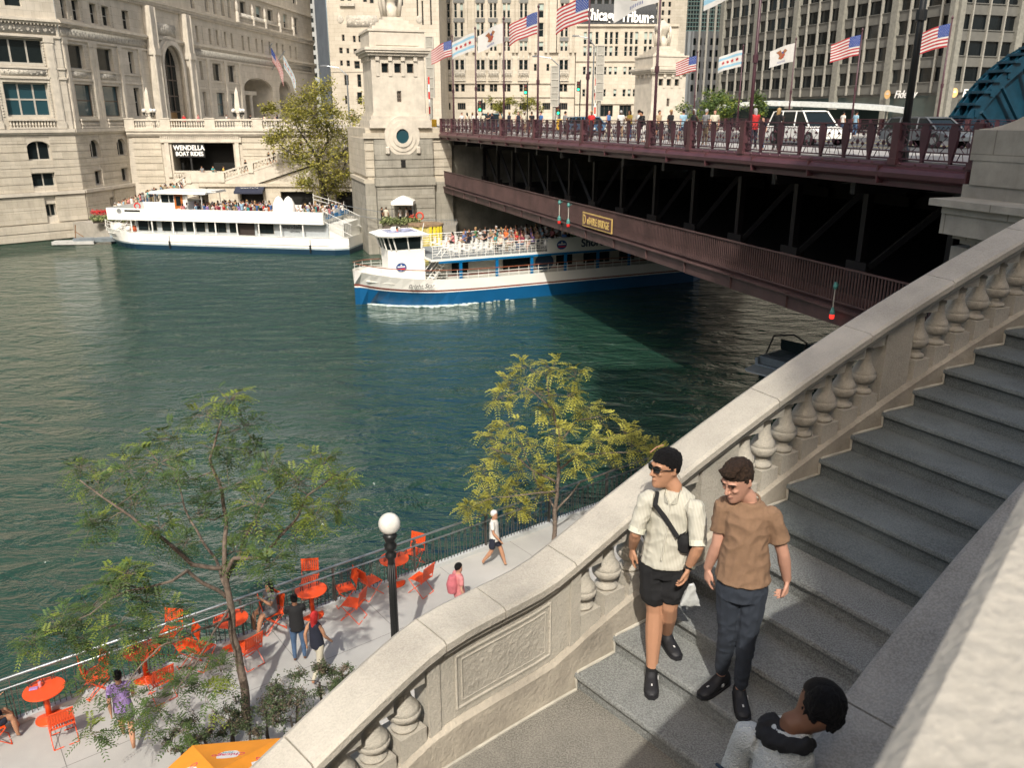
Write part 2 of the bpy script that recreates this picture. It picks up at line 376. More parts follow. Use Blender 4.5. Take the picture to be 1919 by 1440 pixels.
# inner wall of the staircase
iw = thing('stair_wall', 'grey weathered stone wall with a jointed cap on the inner side of the staircase', 'wall', SC(2, -2.4, L0))
def ziw(k): return L0+1.17+RISE*1.0*soft(k+.6, .8)
for a, b in ((-5.5, .33), (.36, 5.2), (5.23, 10.5), (10.53, 17)):
    mb = MB(); mb.sweep([(SC(k, -2.05, ziw(k)), SO(k)) for k in rng(a, b, 14)], [(0, -.03), (-.03, 0), (-.75, .0), (-.75, -.2), (-.04, -.2), (-.04, -.17), (0, -.15)])
    part('cap_stone', mb, WALLTOP, iw, world=True)
mb = MB(); mb.sweep([(SC(k, -2.11, ziw(k)), SO(k)) for k in rng(-5.5, 17, 30)], [(0, -.19), (-.66, -.19), (-.66, -4), (0, -4)])
part('wall_face', mb, STONE, iw, world=True)
# street parapet that the camera looks over
pp = [V((-1.1, -1.13, 0)), V((.26, .485, 0)), V((.76, 1.09, 0)), V((1.7, 2.19, 0)), V((3.1, 3.15, 0))]+[SC(k, -3.0) for k in (7, 9, 11, 13)]
pp = [V((p.x, p.y, 0)) for p in pp]
def outw(i):
    t = (pp[min(i+1, len(pp)-1)]-pp[max(i-1, 0)]).normalized(); return V((-t.y, t.x, 0))
par = thing('street_parapet', 'sunlit stone parapet coping close to the camera at the street edge', 'parapet', (1, 1, H-1.4))
mb = MB(); mb.sweep([(p+V((0, 0, H-.45)), outw(i)) for i, p in enumerate(pp)], [(0, -.02), (-.02, 0), (-.55, 0), (-.55, -.13), (0, -.13)])
part('coping', mb, RAILSTONE, par, world=True)
mb = MB(); mb.sweep([(p+V((0, 0, H-.45)), outw(i)) for i, p in enumerate(pp)], [(-.1, -.12), (-.45, -.12), (-.45, -3.6), (-.1, -3.6)])
part('parapet_wall', mb, STONE, par, world=True)
mb = MB(); mb.prism([(-1.6, -1.4), (.9, .75), (2.0, 2.0), (4.2, 3.0), (9, 5.9), (14.6, 6), (60, -6), (60, -45), (-40, -45), (-30, -14)], H-1.9, H-1.37)
struct('street_pavement', mb, SIDEW)
# ---------------------------------------------------------------- riverwalk
RV = V((.795, .606, 0)); QV = V((-.606, .795, 0)); ZW = 1.2
E0 = onz(500, 1105, ZW+1.1); E0.z = 0          # a point under the railing line
def RW(u, q, z=0): return E0 + RV*u + QV*q + V((0, 0, z))
mb = MB(); mb.prism([(p.x, p.y) for p in (RW(-40, .25), RW(-40, -14), RW(12, -14), RW(26, -10), RW(26, .25))], ZW-3, ZW)
struct('riverwalk', mb, CONC)
mb = MB()
for u in rng(-24, 24, 20): mb.add([RW(u-.006, .1, ZW+.004), RW(u+.006, .1, ZW+.004), RW(u+.006, -9, ZW+.004), RW(u-.006, -9, ZW+.004)], [(0, 3, 2, 1)])
for q in (-1.9, -4.6): mb.add([RW(-24, q, ZW+.0045), RW(24, q, ZW+.0045), RW(24, q-.012, ZW+.0045), RW(-24, q-.012, ZW+.0045)], [(0, 3, 2, 1)])
struct('pavement_joints', mb, mat('joint_filler', (.15, .145, .135), .9, 0))
fence = thing('river_railing', 'steel railing with thin vertical bars along the riverwalk edge', 'railing', RW(0, 0, ZW))
U0, U1 = -13, 18.
mb = MB(); mb.tube([RW(U0, .0, ZW+1.1), RW(U1, 0, ZW+1.1)], .032, 8); part('handrail', mb, STEELG, fence, world=True, smooth=True)
mb = MB(); mb.tube([RW(U0, -.09, ZW+.93), RW(U1, -.09, ZW+.93)], .022, 8); part('lower_rail', mb, STEELG, fence, world=True, smooth=True)
mb = MB(); mb.T = M(((RV.x, QV.x, 0, E0.x), (RV.y, QV.y, 0, E0.y), (0, 0, 1, 0), (0, 0, 0, 1))); RWT = mb.T
mb.box(U0, U1, -.07, .09, ZW+.002, ZW+.12); part('kerb', mb, mat('pale_kerb', (.45, .46, .45), .8, .06), fence, world=True)
BARM = mat('bar_steel', (.11, .10, .09), .5, 0, metal=.4)
mb = MB(RWT); u = U0+.05; i = 0
while u < U1:
    j = .035 if i % 2 else -.035
    mb.add([(u-.008, -.008, ZW+.11), (u+.008, -.008, ZW+.11), (u+.008, .008, ZW+.11), (u-.008, .008, ZW+.11)]+[(u+j+a, b, ZW+.92) for a, b in ((-.008, -.008), (.008, -.008), (.008, .008), (-.008, .008))],
           [(0, 1, 5, 4), (1, 2, 6, 5), (2, 3, 7, 6), (3, 0, 4, 7)]); u += .105; i += 1
o = part('bars', mb, BARM, fence, world=True); o['kind'] = 'stuff'
pm = MB(); pm.cbox((0, 0, .5), (.025, .09, 1.1)); pm.cbox((0, -.04, 1.0), (.02, .14, .05)); pme = pm.mesh('post', BARM)
for i in range(14):
    o = part('post', None, None, fence, me=pme); o.location = RV*(U0+.6+i*2.35)+V((0, 0, .05)); o.rotation_euler = (0, 0, atan2(RV.y, RV.x))
# river lamp
lp = onz(738, 1180, 3.2); LX, LY = -2.5, 15.05
lamp = thing('globe_lamp', 'black lamp post with a white globe standing on the riverwalk', 'street lamp', (LX, LY, ZW))
mb = MB(); mb.lathe([(.22, 0), (.22, .12), (.16, .2), (.14, .5), (.10, .6), (.085, .75), (.075, 3.0), (.075, 3.12), (.115, 3.14), (.12, 3.2), (.085, 3.24), (.08, 3.3), (.125, 3.34), (.13, 3.42), (.09, 3.46), (.11, 3.54), (.15, 3.62), (.13, 3.66), (.10, 3.7)], n=20)
for k in range(10):
    a = 2*pi*k/10; mb.tube([(.078*cos(a), .078*sin(a), .78), (.07*cos(a), .07*sin(a), 2.98)], .012, 5)
part('post', mb, BLK, lamp, True)
mb = MB(); mb.sph((0, 0, 3.9), .225, 24, 14); part('globe', mb, GLOBE, lamp, True)
# ---------------------------------------------------------------- bistro furniture
ANG = atan2(RV.y, RV.x)
def make_table():
    t = thing('bistro_table', 'x', 'table')
    mb = MB(); mb.lathe([(.38, .705), (.39, .71), (.39, .722), (.38, .728)], n=32)
    part('tabletop', mb, [ORANGE, mat('slot_shadow', (.06, .02, .01), .9, 0)], t)
    mb = MB(); mb.lathe([(.055, .03), (.055, .71)], n=12); part('pedestal', mb, ORANGE, t, True)
    mb = MB(); mb.lathe([(.27, 0), (.27, .012), (.24, .03), (.07, .05), (.06, .08)], n=28); part('base', mb, ORANGE, t, True)
    reg(t); return t
def make_chair():
    t = thing('bistro_chair', 'x', 'chair'); W = .21
    mb = MB()
    for i in range(9): x = -W+2*W*(i+.5)/9; mb.box(x-.017, x+.017, -.2, .2, .445, .455)
    mb.box(-W, W, -.215, -.195, .44, .457); mb.box(-W, W, .195, .215, .44, .457); part('seat', mb, ORANGE, t)
    mb = MB(M.Translation((0, .215, .47)) @ M.Rotation(-.22, 4, 'X'))
    for i in range(9): x = -W+2*W*(i+.5)/9; mb.box(x-.017, x+.017, -.005, .005, .12, .40)
    mb.box(-W, W, -.01, .01, .38, .42); mb.box(-W, W, -.01, .01, .10, .13); mb.box(-W-.012, -W, -.01, .01, -.06, .43); mb.box(W, W+.012, -.01, .01, -.06, .43)
    part('backrest', mb, ORANGE, t)
    for s in (-1, 1):
        mb = MB(); x = s*(W+.012); mb.tube([(x, -.22, .45), (x, .24, .01)], .01, 6); mb.tube([(x, .24, .01), (x*.2, .24, .012)], .01, 6); part('leg', mb, ORANGE, t)
        mb = MB(); x = s*(W-.01); mb.tube([(x, .2, .46), (x, -.26, .01)], .01, 6); mb.tube([(x, -.26, .01), (x*.2, -.26, .012)], .01, 6); part('leg', mb, ORANGE, t)
    reg(t); return t
TAB = [(83, 1292), (267, 1219), (433, 1160), (583, 1106), (739, 1048)]
tn = ['leftmost orange bistro table with a can on it', 'orange bistro table half under the branches left of the tree trunk', 'orange bistro table behind the tree trunk, with someone leaning on it', 'orange bistro table just left of the couple in dark tops', 'orange bistro table behind the globe lamp post, rightmost of the five']
tp = make_table(); cp = make_chair(); TP = []
for i, q in enumerate(TAB):
    p = onz(*q, ZW+.72); p.z = ZW; TP.append(p)
    if i == 0: tp.location = p; tp['label'] = tn[0]; tp['group'] = 'orange tables on the riverwalk'
    else: dup(tp, p, i*.3, tn[i], 'orange tables on the riverwalk')
wh = ['leftmost table', 'table left of the tree trunk', 'table behind the tree trunk', 'table left of the couple', 'table behind the globe lamp']
chs = [(0, -1.0, -.2, 1.75), (0, .12, -.85, .3), (0, .95, .35, -1.3), (1, -.92, .1, 1.5), (1, .1, -.85, .2), (1, .9, .05, -1.45), (1, .75, .75, -2.2), (2, -.8, -.3, 1.3), (2, .05, -.9, .1), (2, .95, .1, -1.5), (3, -.95, .1, 1.4), (3, .9, .0, -1.6), (3, .75, -.75, -.8), (3, .35, .9, -2.8), (4, -.8, -.15, 1.45), (4, .3, -.82, .3), (4, .85, .45, -1.9)]
side = {0: 'on its left', 1: 'nearest the camera', 2: 'on its right', 3: 'on its river side'}
first = True; cnt = {}
CHP = []
for ti, du, dq, rz in chs:
    p = TP[ti]+RV*du+QV*dq; d = 0 if du < -.5 else (3 if dq > .6 else (2 if du > .6 else 1)); cnt[(ti, d)] = cnt.get((ti, d), 0)+1
    lb = 'orange metal slatted chair at the %s, %s' % (wh[ti], side[d]) + (', turned away' if cnt[(ti, d)] > 1 else '')
    a = ANG+atan2(du, -dq)+pi+.15*((ti*7+d*3) % 3-1)
    if first: cp.location = p; cp.rotation_euler = (0, 0, a); cp['label'] = lb; cp['group'] = 'orange chairs on the riverwalk'; first = False
    else: dup(cp, p, a, lb, 'orange chairs on the riverwalk')
    CHP.append((p, a))
mb = MB(); mb.lathe([(.03, 0), (.033, .01), (.033, .11), (.028, .12)], n=14); solo('drink_can', mb, mat('pink_can', (.7, .35, .4), .3, 0, metal=.3), 'small pink drink can on the leftmost orange table', 'can', loc=TP[0]+V((-.1, .05, .73)))
mb = MB(); mb.cbox((0, 0, .012), (.16, .1, .024), .4, bev=.008); solo('purse', mb, mat('mauve_cloth', (.35, .2, .42), .8), 'small mauve pouch lying beside the can', 'pouch', loc=TP[0]+V((-.2, -.02, .73)))
# umbrella with its valance, seen from above
um = thing('market_umbrella', 'orange market umbrella with white oval emblems on its panels, seen from above', 'umbrella', V((-4.35, 9.75, ZW)))
um.location.z = ZW; um.rotation_euler = (0, 0, .12)
mb = MB(); hw = 1.18; n = 10
cor = [(1.38*cos(pi/3*k+pi/3), 1.38*sin(pi/3*k+pi/3)) for k in range(6)]
for i in range(6):
    a, b = cor[i], cor[(i+1) % 6]; rows = []
    for r in range(n+1):
        t = r/n; row = []
        for j in range(n+1):
            s = j/n; x = (a[0]+(b[0]-a[0])*s)*t; y = (a[1]+(b[1]-a[1])*s)*t
            sag = -.025*sin(pi*t)*sin(pi*s); row.append((x, y, 2.62-.52*t+sag))
        rows.append(row)
    rows.append([(p[0]*1.01, p[1]*1.01, p[2]-.22-.01*(j % 2)) for j, p in enumerate(rows[-1])])
    mb.loft(rows, False, closed=False)
part('canopy', mb, CANOPY, um)
mb = MB()
for c in cor: mb.tube([(0, 0, 2.58), (c[0]*.98, c[1]*.98, 2.06)], .012, 5)
part('ribs', mb, STEELG, um)
mb = MB(); mb.lathe([(.3, .0), (.3, .05), (.03, .07), (.03, 2.6)], n=12); part('pole', mb, STEELG, um)
OVAL = mat('emblem_white', (.75, .74, .7), .7, 0); PINK = mat('emblem_pink', (.6, .03, .12), .7, 0)
tl = atan2(.52, hw)
for i in range(6):
    ang = i*pi/3
    T = M.Rotation(ang, 4, 'Z') @ M.Translation((0, -.68, 2.62-.52*.68/hw-.028)) @ M.Rotation(tl, 4, 'X')
    mb = MB(T); mb.add([(.30*cos(t), .17*sin(t), .012) for t in rng(0, 2*pi, 28)[:-1]], [tuple(range(28))]); e = part('emblem', mb, OVAL, um)
    text('Chicago', .16, T @ M.Translation((0, .02, .018)), PINK, e, 'emblem_word', .001, world=False)
    text('First', .09, T @ M.Translation((.03, -.085, .018)), mat('emblem_teal', (.05, .35, .4), .7, 0), e, 'emblem_word', .001, world=False)
# ---------------------------------------------------------------- water
def water_mat():
    m = bpy.data.materials.new('river_water'); m.use_nodes = True; n = m.node_tree.nodes; l = m.node_tree.links; b = n['Principled BSDF']
    b.inputs['Roughness'].default_value = .03; b.inputs['IOR'].default_value = 1.42
    tc = n.new('ShaderNodeTexCoord')
    mp = n.new('ShaderNodeMapping'); mp.inputs['Rotation'].default_value = (0, 0, R(-12)); mp.inputs['Scale'].default_value = (.30, .56, 1); l.new(tc.outputs['Object'], mp.inputs[0])
    def nz(s, d, rg=.55, dist=0):
        x = n.new('ShaderNodeTexNoise'); x.inputs['Scale'].default_value = s; x.inputs['Detail'].default_value = d; x.inputs['Roughness'].default_value = rg; x.inputs['Distortion'].default_value = dist
        l.new(mp.outputs[0], x.inputs[0]); return x.outputs['Fac']
    a, c, e = nz(1.3, 5, .62, .6), nz(.16, 3), nz(4.5, 3)
    def mth(op, x, y):
        q = n.new('ShaderNodeMath'); q.operation = op
        for i, s in ((0, x), (1, y)):
            if isinstance(s, (int, float)): q.inputs[i].default_value = s
            else: l.new(s, q.inputs[i])
        return q.outputs[0]
    patch = n.new('ShaderNodeMapRange'); patch.inputs[1].default_value = .35; patch.inputs[2].default_value = .65; patch.inputs[3].default_value = .35; patch.inputs[4].default_value = 1.15; l.new(nz(.045, 2), patch.inputs[0])
    h = mth('ADD', mth('MULTIPLY', a, 2.0), mth('MULTIPLY', e, .35)); h = mth('MULTIPLY', h, patch.outputs[0]); h = mth('ADD', h, mth('MULTIPLY', c, .5))
    bp = n.new('ShaderNodeBump'); bp.inputs['Strength'].default_value = 1; bp.inputs['Distance'].default_value = .55; l.new(h, bp.inputs['Height']); l.new(bp.outputs[0], b.inputs['Normal'])
    mx = n.new('ShaderNodeMix'); mx.data_type = 'RGBA'; mx.inputs[6].default_value = (.011, .038, .026, 1); mx.inputs[7].default_value = (.020, .052, .034, 1); l.new(nz(.05, 3), mx.inputs[0])
    l.new(mx.outputs[2], b.inputs['Base Color']); return m
mb = MB(); mb.add([(-700, -60, 0), (900, -60, 0), (900, 1500, 0), (-700, 1500, 0)], [(0, 1, 2, 3)]); struct('water', mb, water_mat())
# ---------------------------------------------------------------- window sets (single panes as parts, the rest of a big facade in one)
WC = {}
class Wins:
    def __init__(s, parent, cap=96): s.p = parent; s.cap = cap; s.L = []
    def add(s, T, a, b, c, d, depth=.3, bars=(1, 1), g=0, fr=None, blind=0, fw=.07): s.L.append((T, a, b, c, d, depth, bars, g, fr or FRM, blind, fw))
    def mk(s, mb, w_, h, bars, blind, fw):
        mb.box(0, w_, -.04, 0, 0, h, 0); e = .003
        mb.box(0, fw, e, .06, 0, h, 1); mb.box(w_-fw, w_, e, .06, 0, h, 1); mb.box(fw, w_-fw, e, .06, 0, fw, 1); mb.box(fw, w_-fw, e, .06, h-fw, h, 1)
        for i in range(1, bars[0]): x = w_*i/bars[0]; mb.box(x-fw/2, x+fw/2, e, .055, fw, h-fw, 1)
        for i in range(1, bars[1]): z = h*i/bars[1]; mb.box(fw, w_-fw, e, .05, z-fw/2, z+fw/2, 1)
        if blind: mb.box(fw, w_-fw, .001, .015, h-fw-(h-2*fw)*blind, h-fw, 2)
    def done(s):
        def sz(t):
            p = t[0] @ V((t[1], 0, t[3])); return -(t[2]-t[1])*(t[4]-t[3])/(p.x**2+p.y**2+(p.z-13)**2)
        s.L.sort(key=sz); rest = {}
        for i, (T, a, b, c, d, dep, bars, g, fr, bl, fw) in enumerate(s.L):
            gm = g or GLASS
            if i < s.cap or len(s.L) <= 100:
                key = (round(b-a, 2), round(d-c, 2), bars, bl, fw, gm.name, fr.name)
                if key not in WC:
                    mb = MB(); s.mk(mb, b-a, d-c, bars, bl, fw); WC[key] = mb.mesh('window', [gm, fr, BLIND])
                o = bpy.data.objects.new('window', WC[key]); link(o, s.p); o.matrix_basis = M.Translation(-s.p.location) @ T @ M.Translation((a, -dep, c))
            else:
                mb = rest.setdefault((gm.name, fr.name), MB()); mb.T = T @ M.Translation((a, -dep, c)); s.mk(mb, b-a, d-c, bars, bl, fw)
        if rest:
            mats = []; al = MB()
            for (gn, fn), mb in rest.items():
                k = len(mats); mats += [MATS[gn], MATS[fn], BLIND]; n0 = len(al.v); al.v += mb.v; al.f += [tuple(i+n0 for i in f) for f in mb.f]; al.m += [i+k for i in mb.m]
            o = part('window', al, mats, s.p, world=True); o['kind'] = 'stuff'; o.name = 'window'
def courses(mb, T, u0, u1, z0, z1, h, wins, g=.07, w=.06, m=0):
    mb.T = T; z = z0
    while z < z1-.05:
        zt = min(z+h, z1)-g; cuts = sorted((a-.02, b+.02) for a, b, c, d in [w_[:4] for w_ in wins] if c < zt and d > z); x = u0
        for a, b in cuts+[(u1, u1)]:
            if a > x+.05: mb.box(x, min(a, u1), .003, w, z, zt, m)
            x = max(x, b)
        z += h
    mb.T = None
def arch_fill(mb, T, a, b, zs, zt, depth, m=0, n=10):      # stone corners that turn a square head into an arch
    mb.T = T; c = (a+b)/2; rx = (b-a)/2; rz = zt-zs
    for s in (-1, 1):
        P = [(c+s*rx*cos(t), zs+rz*sin(t)) for t in rng(0, pi/2, n)]+[(c, zt+.001), (c+s*rx, zt+.001)]
        k = len(P); mb.add([(x, .001, z) for x, z in P]+[(x, -depth+.01, z) for x, z in P], [tuple(range(k))]+[(i, (i+1) % k, k+(i+1) % k, k+i) for i in range(k)], m)
    mb.T = None
def balust(mb, T, u0, u1, z0, h, w=0., sp=.28, m=0, hmat=None, r=.07):    # a low-detail balustrade run: rails and turned balusters
    mb.T = T; mb.box(u0, u1, w-.14, w+.14, z0, z0+h*.16, m); mb.box(u0, u1, w-.16, w+.16, z0+h*.82, z0+h, m)
    n = max(1, int((u1-u0)/sp))
    for i in range(n):
        x = u0+(u1-u0)*(i+.5)/n; mb.lathe([(r*.8, z0+h*.16), (r*.6, z0+h*.25), (r*1.2, z0+h*.42), (r*.55, z0+h*.7), (r*.8, z0+h*.82)], (x, w, 0), 6, m, False)
    mb.T = None
def frieze(mb, T, u0, u1, z0, z1, w=.03, step=.5, m=0, seed=0):   # carved relief: swags, rosettes and leaf knots
    mb.T = T; rr = random.Random(seed); x = u0+step/2; i = 0; mb.box(u0, u1, .003, w+.012, z0, z1, m)
    while x < u1:
        zc = (z0+z1)/2; hh = (z1-z0)
        if i % 3 == 0: mb.lathe([(hh*.28, w), (hh*.22, w+.04), (.02, w+.02)], (0, 0, 0), 8, m) if 0 else mb.sph((x, w, zc), (hh*.22, .05, hh*.25), 7, 5, m)
        else:
            s = 1 if i % 2 else -1
            for k in range(3): mb.sph((x+rr.uniform(-.4, .4)*step, w, zc+s*hh*(k-1)*.22), (step*.28, .045, hh*.11), 6, 4, m, M.Rotation(rr.uniform(-.9, .9), 3, 'Y'))
        x += step; i += 1
    mb.T = None
# ---------------------------------------------------------------- cream terracotta office building on the left
CX, CY = -48, 94.3
wb = thing('office_building', 'ornate cream terracotta office building with arched doorway at the left edge', 'building', (CX, CY, 0))
TL = frame((CX, CY, 0), 44); TR = frame((CX, CY, 0), 7) @ M.Diagonal((.885, 1, 1, 1))
W = Wins(wb)
LW = [(-6.2, -1.9, 13.0, 16.4), (-6.5, -1.7, 18.2, 20.7), (-4.7, -3.1, 23.7, 27), (-7.6, -5.6, 23.7, 27), (-5.0, -2.7, 8.5, 10.5), (-5.0, -2.7, 5.7, 7.2), (-4.2, -3.1, 2.5, 3.9),
      (-13.6, -9.0, 13, 16.4), (-13.6, -9, 18.2, 20.7), (-12.3, -10, 8.5, 10.5), (-12.3, -10, 5.7, 7.2)]
RW_ = [(1.5, 5.1, 13, 16.4), (7.3, 11.1, 13, 16.4), (14.6, 16, 13, 16.4), (1.3, 4.4, 18, 20.5), (7.2, 10.6, 18, 20.5), (14.4, 15.7, 18, 20.5)]
RW_ += [(a, b, 23, 25.1) for a, b in ((1.2, 2.3), (3.4, 4.8), (7.0, 8.4), (9.6, 11.2), (14.2, 15.8), (34.6, 35.4), (39, 39.8), (41.6, 42.4), (44.6, 45.4), (47.1, 47.9), (51.5, 52.4), (54, 54.9), (57.4, 58.3), (60, 60.9), (63.5, 64.4), (67, 68), (70, 71), (74, 75), (77, 78))]
RW_ += [(34.6, 35.6, 18, 20.5), (39.1, 42.2, 18, 20.5), (44.8, 47.7, 18, 20.5), (34.7, 35.9, 13, 16.4), (39.5, 42.5, 13, 16.4), (45, 47.9, 13, 16.4)]
RW_ += [(a, a+w_, 27.3, 30.2) for a, w_ in ((1.2, 1.3), (3.4, 1.4), (7, 1.4), (9.7, 1.4), (14.2, 1.5), (34, 1.2), (38.8, 1.2), (41.6, 1.2), (44.5, 1.2), (47, 1.2), (52, 2.6), (58.8, 2.6), (64.2, 2.6), (72, 2), (78, 2))]
RW_ += [(a, a+w_, z, z+2.4) for z in (32.5, 36.3, 40.1) for a, w_ in ((1.2, 1.3), (3.4, 1.4), (7, 1.4), (9.7, 1.4), (14.2, 1.5), (34, 1.2), (38.8, 1.2), (41.6, 1.2), (44.5, 1.2), (52, 2.6), (58.8, 2.6), (64.2, 2.6), (72, 2), (78, 2))]
RA = [(2.6, 4.8, 8.5, 10.5), (8.6, 10.9, 8.5, 10.5), (2.7, 4.4, 5.5, 7.1), (8.7, 10.5, 5.5, 7.1), (5, 6.3, 2.5, 3.9)]
BIG = (22.3, 27.9, 11.7, 21.9); POR = [(50.6, 63.5, 11.7, 19.0), (66.8, 73, 11.7, 19.0)]
mb = MB(); facade(mb, TL, -24, -.02, 0, 45, LW, .5); facade(mb, TR, .02, 88, 0, 45, RW_+RA+[BIG]+POR, .5)
arch_fill(mb, TL, -5, -2.7, 9.8, 10.5, .5); arch_fill(mb, TL, -12.3, -10, 9.8, 10.5, .5)
for a in RA[:2]: arch_fill(mb, TR, a[0], a[1], 9.5, 10.5, .5)
arch_fill(mb, TR, BIG[0], BIG[1], 19.1, 21.9, .5)
for p in POR: arch_fill(mb, TR, p[0], p[1], 17.2, 19.0, .5)
mb.add([TL @ V((-24, 0, 0)), TL @ V((-24, 0, 45)), TL @ V((-24, -60, 45)), TL @ V((-24, -60, 0))], [(0, 1, 2, 3)])
mb.add([TL @ V((-24, 0, 45)), TL @ V((-24, -60, 45)), TR @ V((88, -30, 45)), TR @ V((88, 0, 45)), TR @ V((0, 0, 45))], [(0, 1, 2, 3, 4)])
mb.add([TR @ V((88, 0, 0)), TR @ V((88, 0, 45)), TR @ V((88, -30, 45)), TR @ V((88, -30, 0))], [(0, 1, 2, 3)])
part('wall', mb, TERRA, wb, world=True)
mb = MB(); courses(mb, TL, -24, -.0, 5.25, 11.1, .83, LW[4:7]+LW[9:]); courses(mb, TR, .06, 17, 5.25, 11.1, .83, RA)
courses(mb, TL, -24, 0, .1, 1.9, .9, [], .08, .35); courses(mb, TL, -24, 0, 1.95, 4.8, 1.4, LW, .03, .2); courses(mb, TR, .06, 17, 1.95, 4.8, 1.4, RA, .03, .2)
part('rusticated_base', mb, STONE, wb, world=True)
mb = MB()
for T, a, b in ((TL, -24, 0), (TR, -.1, 88)):
    mb.T = T
    for z0, z1, w_ in ((4.85, 5.2, .4), (11.15, 11.35, .2), (11.35, 11.7, .35), (20.85, 21.05, .15), (22.2, 22.4, .25), (22.4, 22.62, .45), (22.62, 22.75, .3), (16.75, 16.95, .12), (17.75, 17.9, .12), (26.4, 26.7, .35), (26.1, 26.4, .2), (26.7, 26.85, .5), (31, 31.3, .3)):
        if z1 < 11 and T is TR: mb.box(a, 17, .07, w_, z0, z1)
        elif z1 < 20 and z1 > 16 and T is TR:
            for p, q in ((a, 17), (33, 49)): mb.box(p, q, .003, w_, z0, z1)
        elif z1 < 12 and T is TR: mb.box(a, 22, .003, w_, z0, z1)
        elif 20 < z1 < 21.5 and T is TR:
            for p, q in ((a, 21), (29, 88)): mb.box(p, q, .003, w_, z0, z1)
        else: mb.box(a, b, .003, w_, z0, z1)
    x = a+.2
    while x < b: mb.box(x, x+.12, .2, .34, 26.12, 26.38); mb.box(x, x+.1, .22, .33, 22.06, 22.2); x += .34 if T is TL else .5
    mb.T = None
part('cornice', mb, TERRAP, wb, world=True)
for i, a in enumerate(((TL, -23, -.3, 21.15, 22.1, .02, .55), (TR, .3, 21, 21.15, 22.05, .02, .6), (TR, 31, 86, 21.15, 22.05, .02, .9), (TL, -6.2, -1.9, 17.05, 17.7, .02, .6), (TR, 1.4, 4.8, 17.05, 17.7, .02, .6), (TR, 7.2, 10.8, 17.05, 17.7, .02, .6), (TR, 23, 28, 23, 24.5, .02, .9), (TR, 52, 68, 26.9, 28.4, .1, 1.2))):
    mb = MB(); frieze(mb, *a, seed=i+1); part('carved_frieze', mb, ORN, wb, True, world=True)
# pilaster strips, jamb ornament and hanging garlands between the windows
for T, xs in ((TL, (-1.2, -7.3)), (TR, (.7, 5.75, 6.6, 12.2, 17.2, 33.2, 37.4, 43.6, 49.3))):
    for x in xs:
        mb = MB(T); mb.box(x-.42, x+.42, .003, .12, 11.75, 20.8); mb.box(x-.3, x+.3, .12, .16, 12.6, 20.2)
        mb.box(x-.5, x+.5, .003, .2, 11.75, 12.4); mb.box(x-.5, x+.5, .003, .18, 20.4, 20.85); part('pilaster', mb, TERRAP, wb, world=True)
    for x in ((-1.8, -6.6) if T is TL else (5.2, 7.05, 11.3, 1.15, 4.7, 36.2)):
        mb = MB(T)
        for z in rng(13, 20.4, 26): mb.sph((x, .02, z), (.11, .06, .09), 6, 4)
        part('garland', mb, ORN, wb, True, world=True)
for x in (2.85, 5.15, 8.95, 11.6, 36.7, 40.8, 43.5):
    mb = MB(TR)
    for z in rng(23, 25.2, 9): mb.sph((x+.1, .03, z), (.13, .07, .1), 6, 4)
    part('garland', mb, ORN, wb, True, world=True)
mb = MB(TR)      # great arched doorway: stepped surround
for r, w0, w1 in ((3.9, .003, .45), (3.35, .45, .75)):
    ri = r-.55; ring = [(cos(t), sin(t)) for t in rng(0, pi, 20)]
    mb.loft([[(25.1+ro*c, w_, 19.1+ro*s) for ro, w_ in ((ri, w0), (r, w0), (r, w1), (ri, w1))] for c, s in ring], True)
    for s in (-1, 1): a, b = sorted((25.1+s*ri, 25.1+s*r)); mb.box(a, b, w0, w1, 11.7, 19.1)
mb.box(19.4, 20.6, .003, 1.0, 11.7, 26.1); mb.box(29.7, 30.9, .003, 1.0, 11.7, 26.1)
mb.box(19.2, 20.8, .1, 1.2, 20.4, 21.2); mb.box(29.5, 31.1, .1, 1.2, 20.4, 21.2)
for x in (19.3, 20.7, 29.6, 31.0): mb.tube([(x, .95, 11.7), (x, .95, 26)], .16, 8)
part('arch_surround', mb, TERRAP, wb, world=True)
mb = MB(TR); mb.box(BIG[0], BIG[1], -.6, -.5, 11.7, 21.9, 0)
for x in (23.7, 25.1, 26.5): mb.box(x-.07, x+.07, -.5, -.42, 11.7, 21.5, 1)
for z in (13.6, 15.6, 17.6, 19.4): mb.box(22.3, 27.9, -.5, -.43, z-.08, z+.08, 1)
mb.box(23.7, 26.5, -.42, -.36, 11.7, 13.5, 2)
part('entrance_glazing', mb, [GLASS, FRM, mat('brass_door', (.25, .15, .06), .4, .1, metal=.6)], wb, world=True)
mb = MB(TR)
for p in POR: mb.box(p[0], p[1], -6, -5.9, 11.7, 19, 0); mb.box(p[0], p[1], -5.9, -.5, 11.69, 11.8, 0); mb.box(p[0], p[1], -5.9, -.5, 18.9, 19.3, 0); mb.box(p[0]-.4, p[0], -5.9, -.5, 11.8, 18.9, 0); mb.box(p[1], p[1]+.4, -5.9, -.5, 11.8, 18.9, 0)
mb.box(59, 61.5, -5.89, -5.85, 12, 18, 1); mb.box(52, 54, -5.89, -5.85, 12, 16.5, 1)
for x in (54.9, 58): mb.lathe([(.4, 11.8), (.34, 12.2), (.3, 16), (.45, 16.4)], (x, -2, 0), 10)
mb.box(51, 60, -2.4, -1.6, 16.4, 17)
part('portico', mb, [TERRAP, GLASS], wb, world=True)
for w_ in LW[:2]+[LW[7], LW[8]]: W.add(TL, *w_, .5, (3, 2) if w_[2] < 14 else (3, 1), GLASSB if w_[2] < 14 else 0, FRMW, fw=.16)
for w_ in LW[2:4]: W.add(TL, *w_, .4, (1, 2), 0, FRMW, .45)
for w_ in LW[4:7]+LW[9:]: W.add(TL, *w_, .45, (2, 1), 0, FRMW, fw=.12)
for i, w_ in enumerate(RA): W.add(TR, *w_, .45, (2, 1), 0, FRMW, fw=.12)
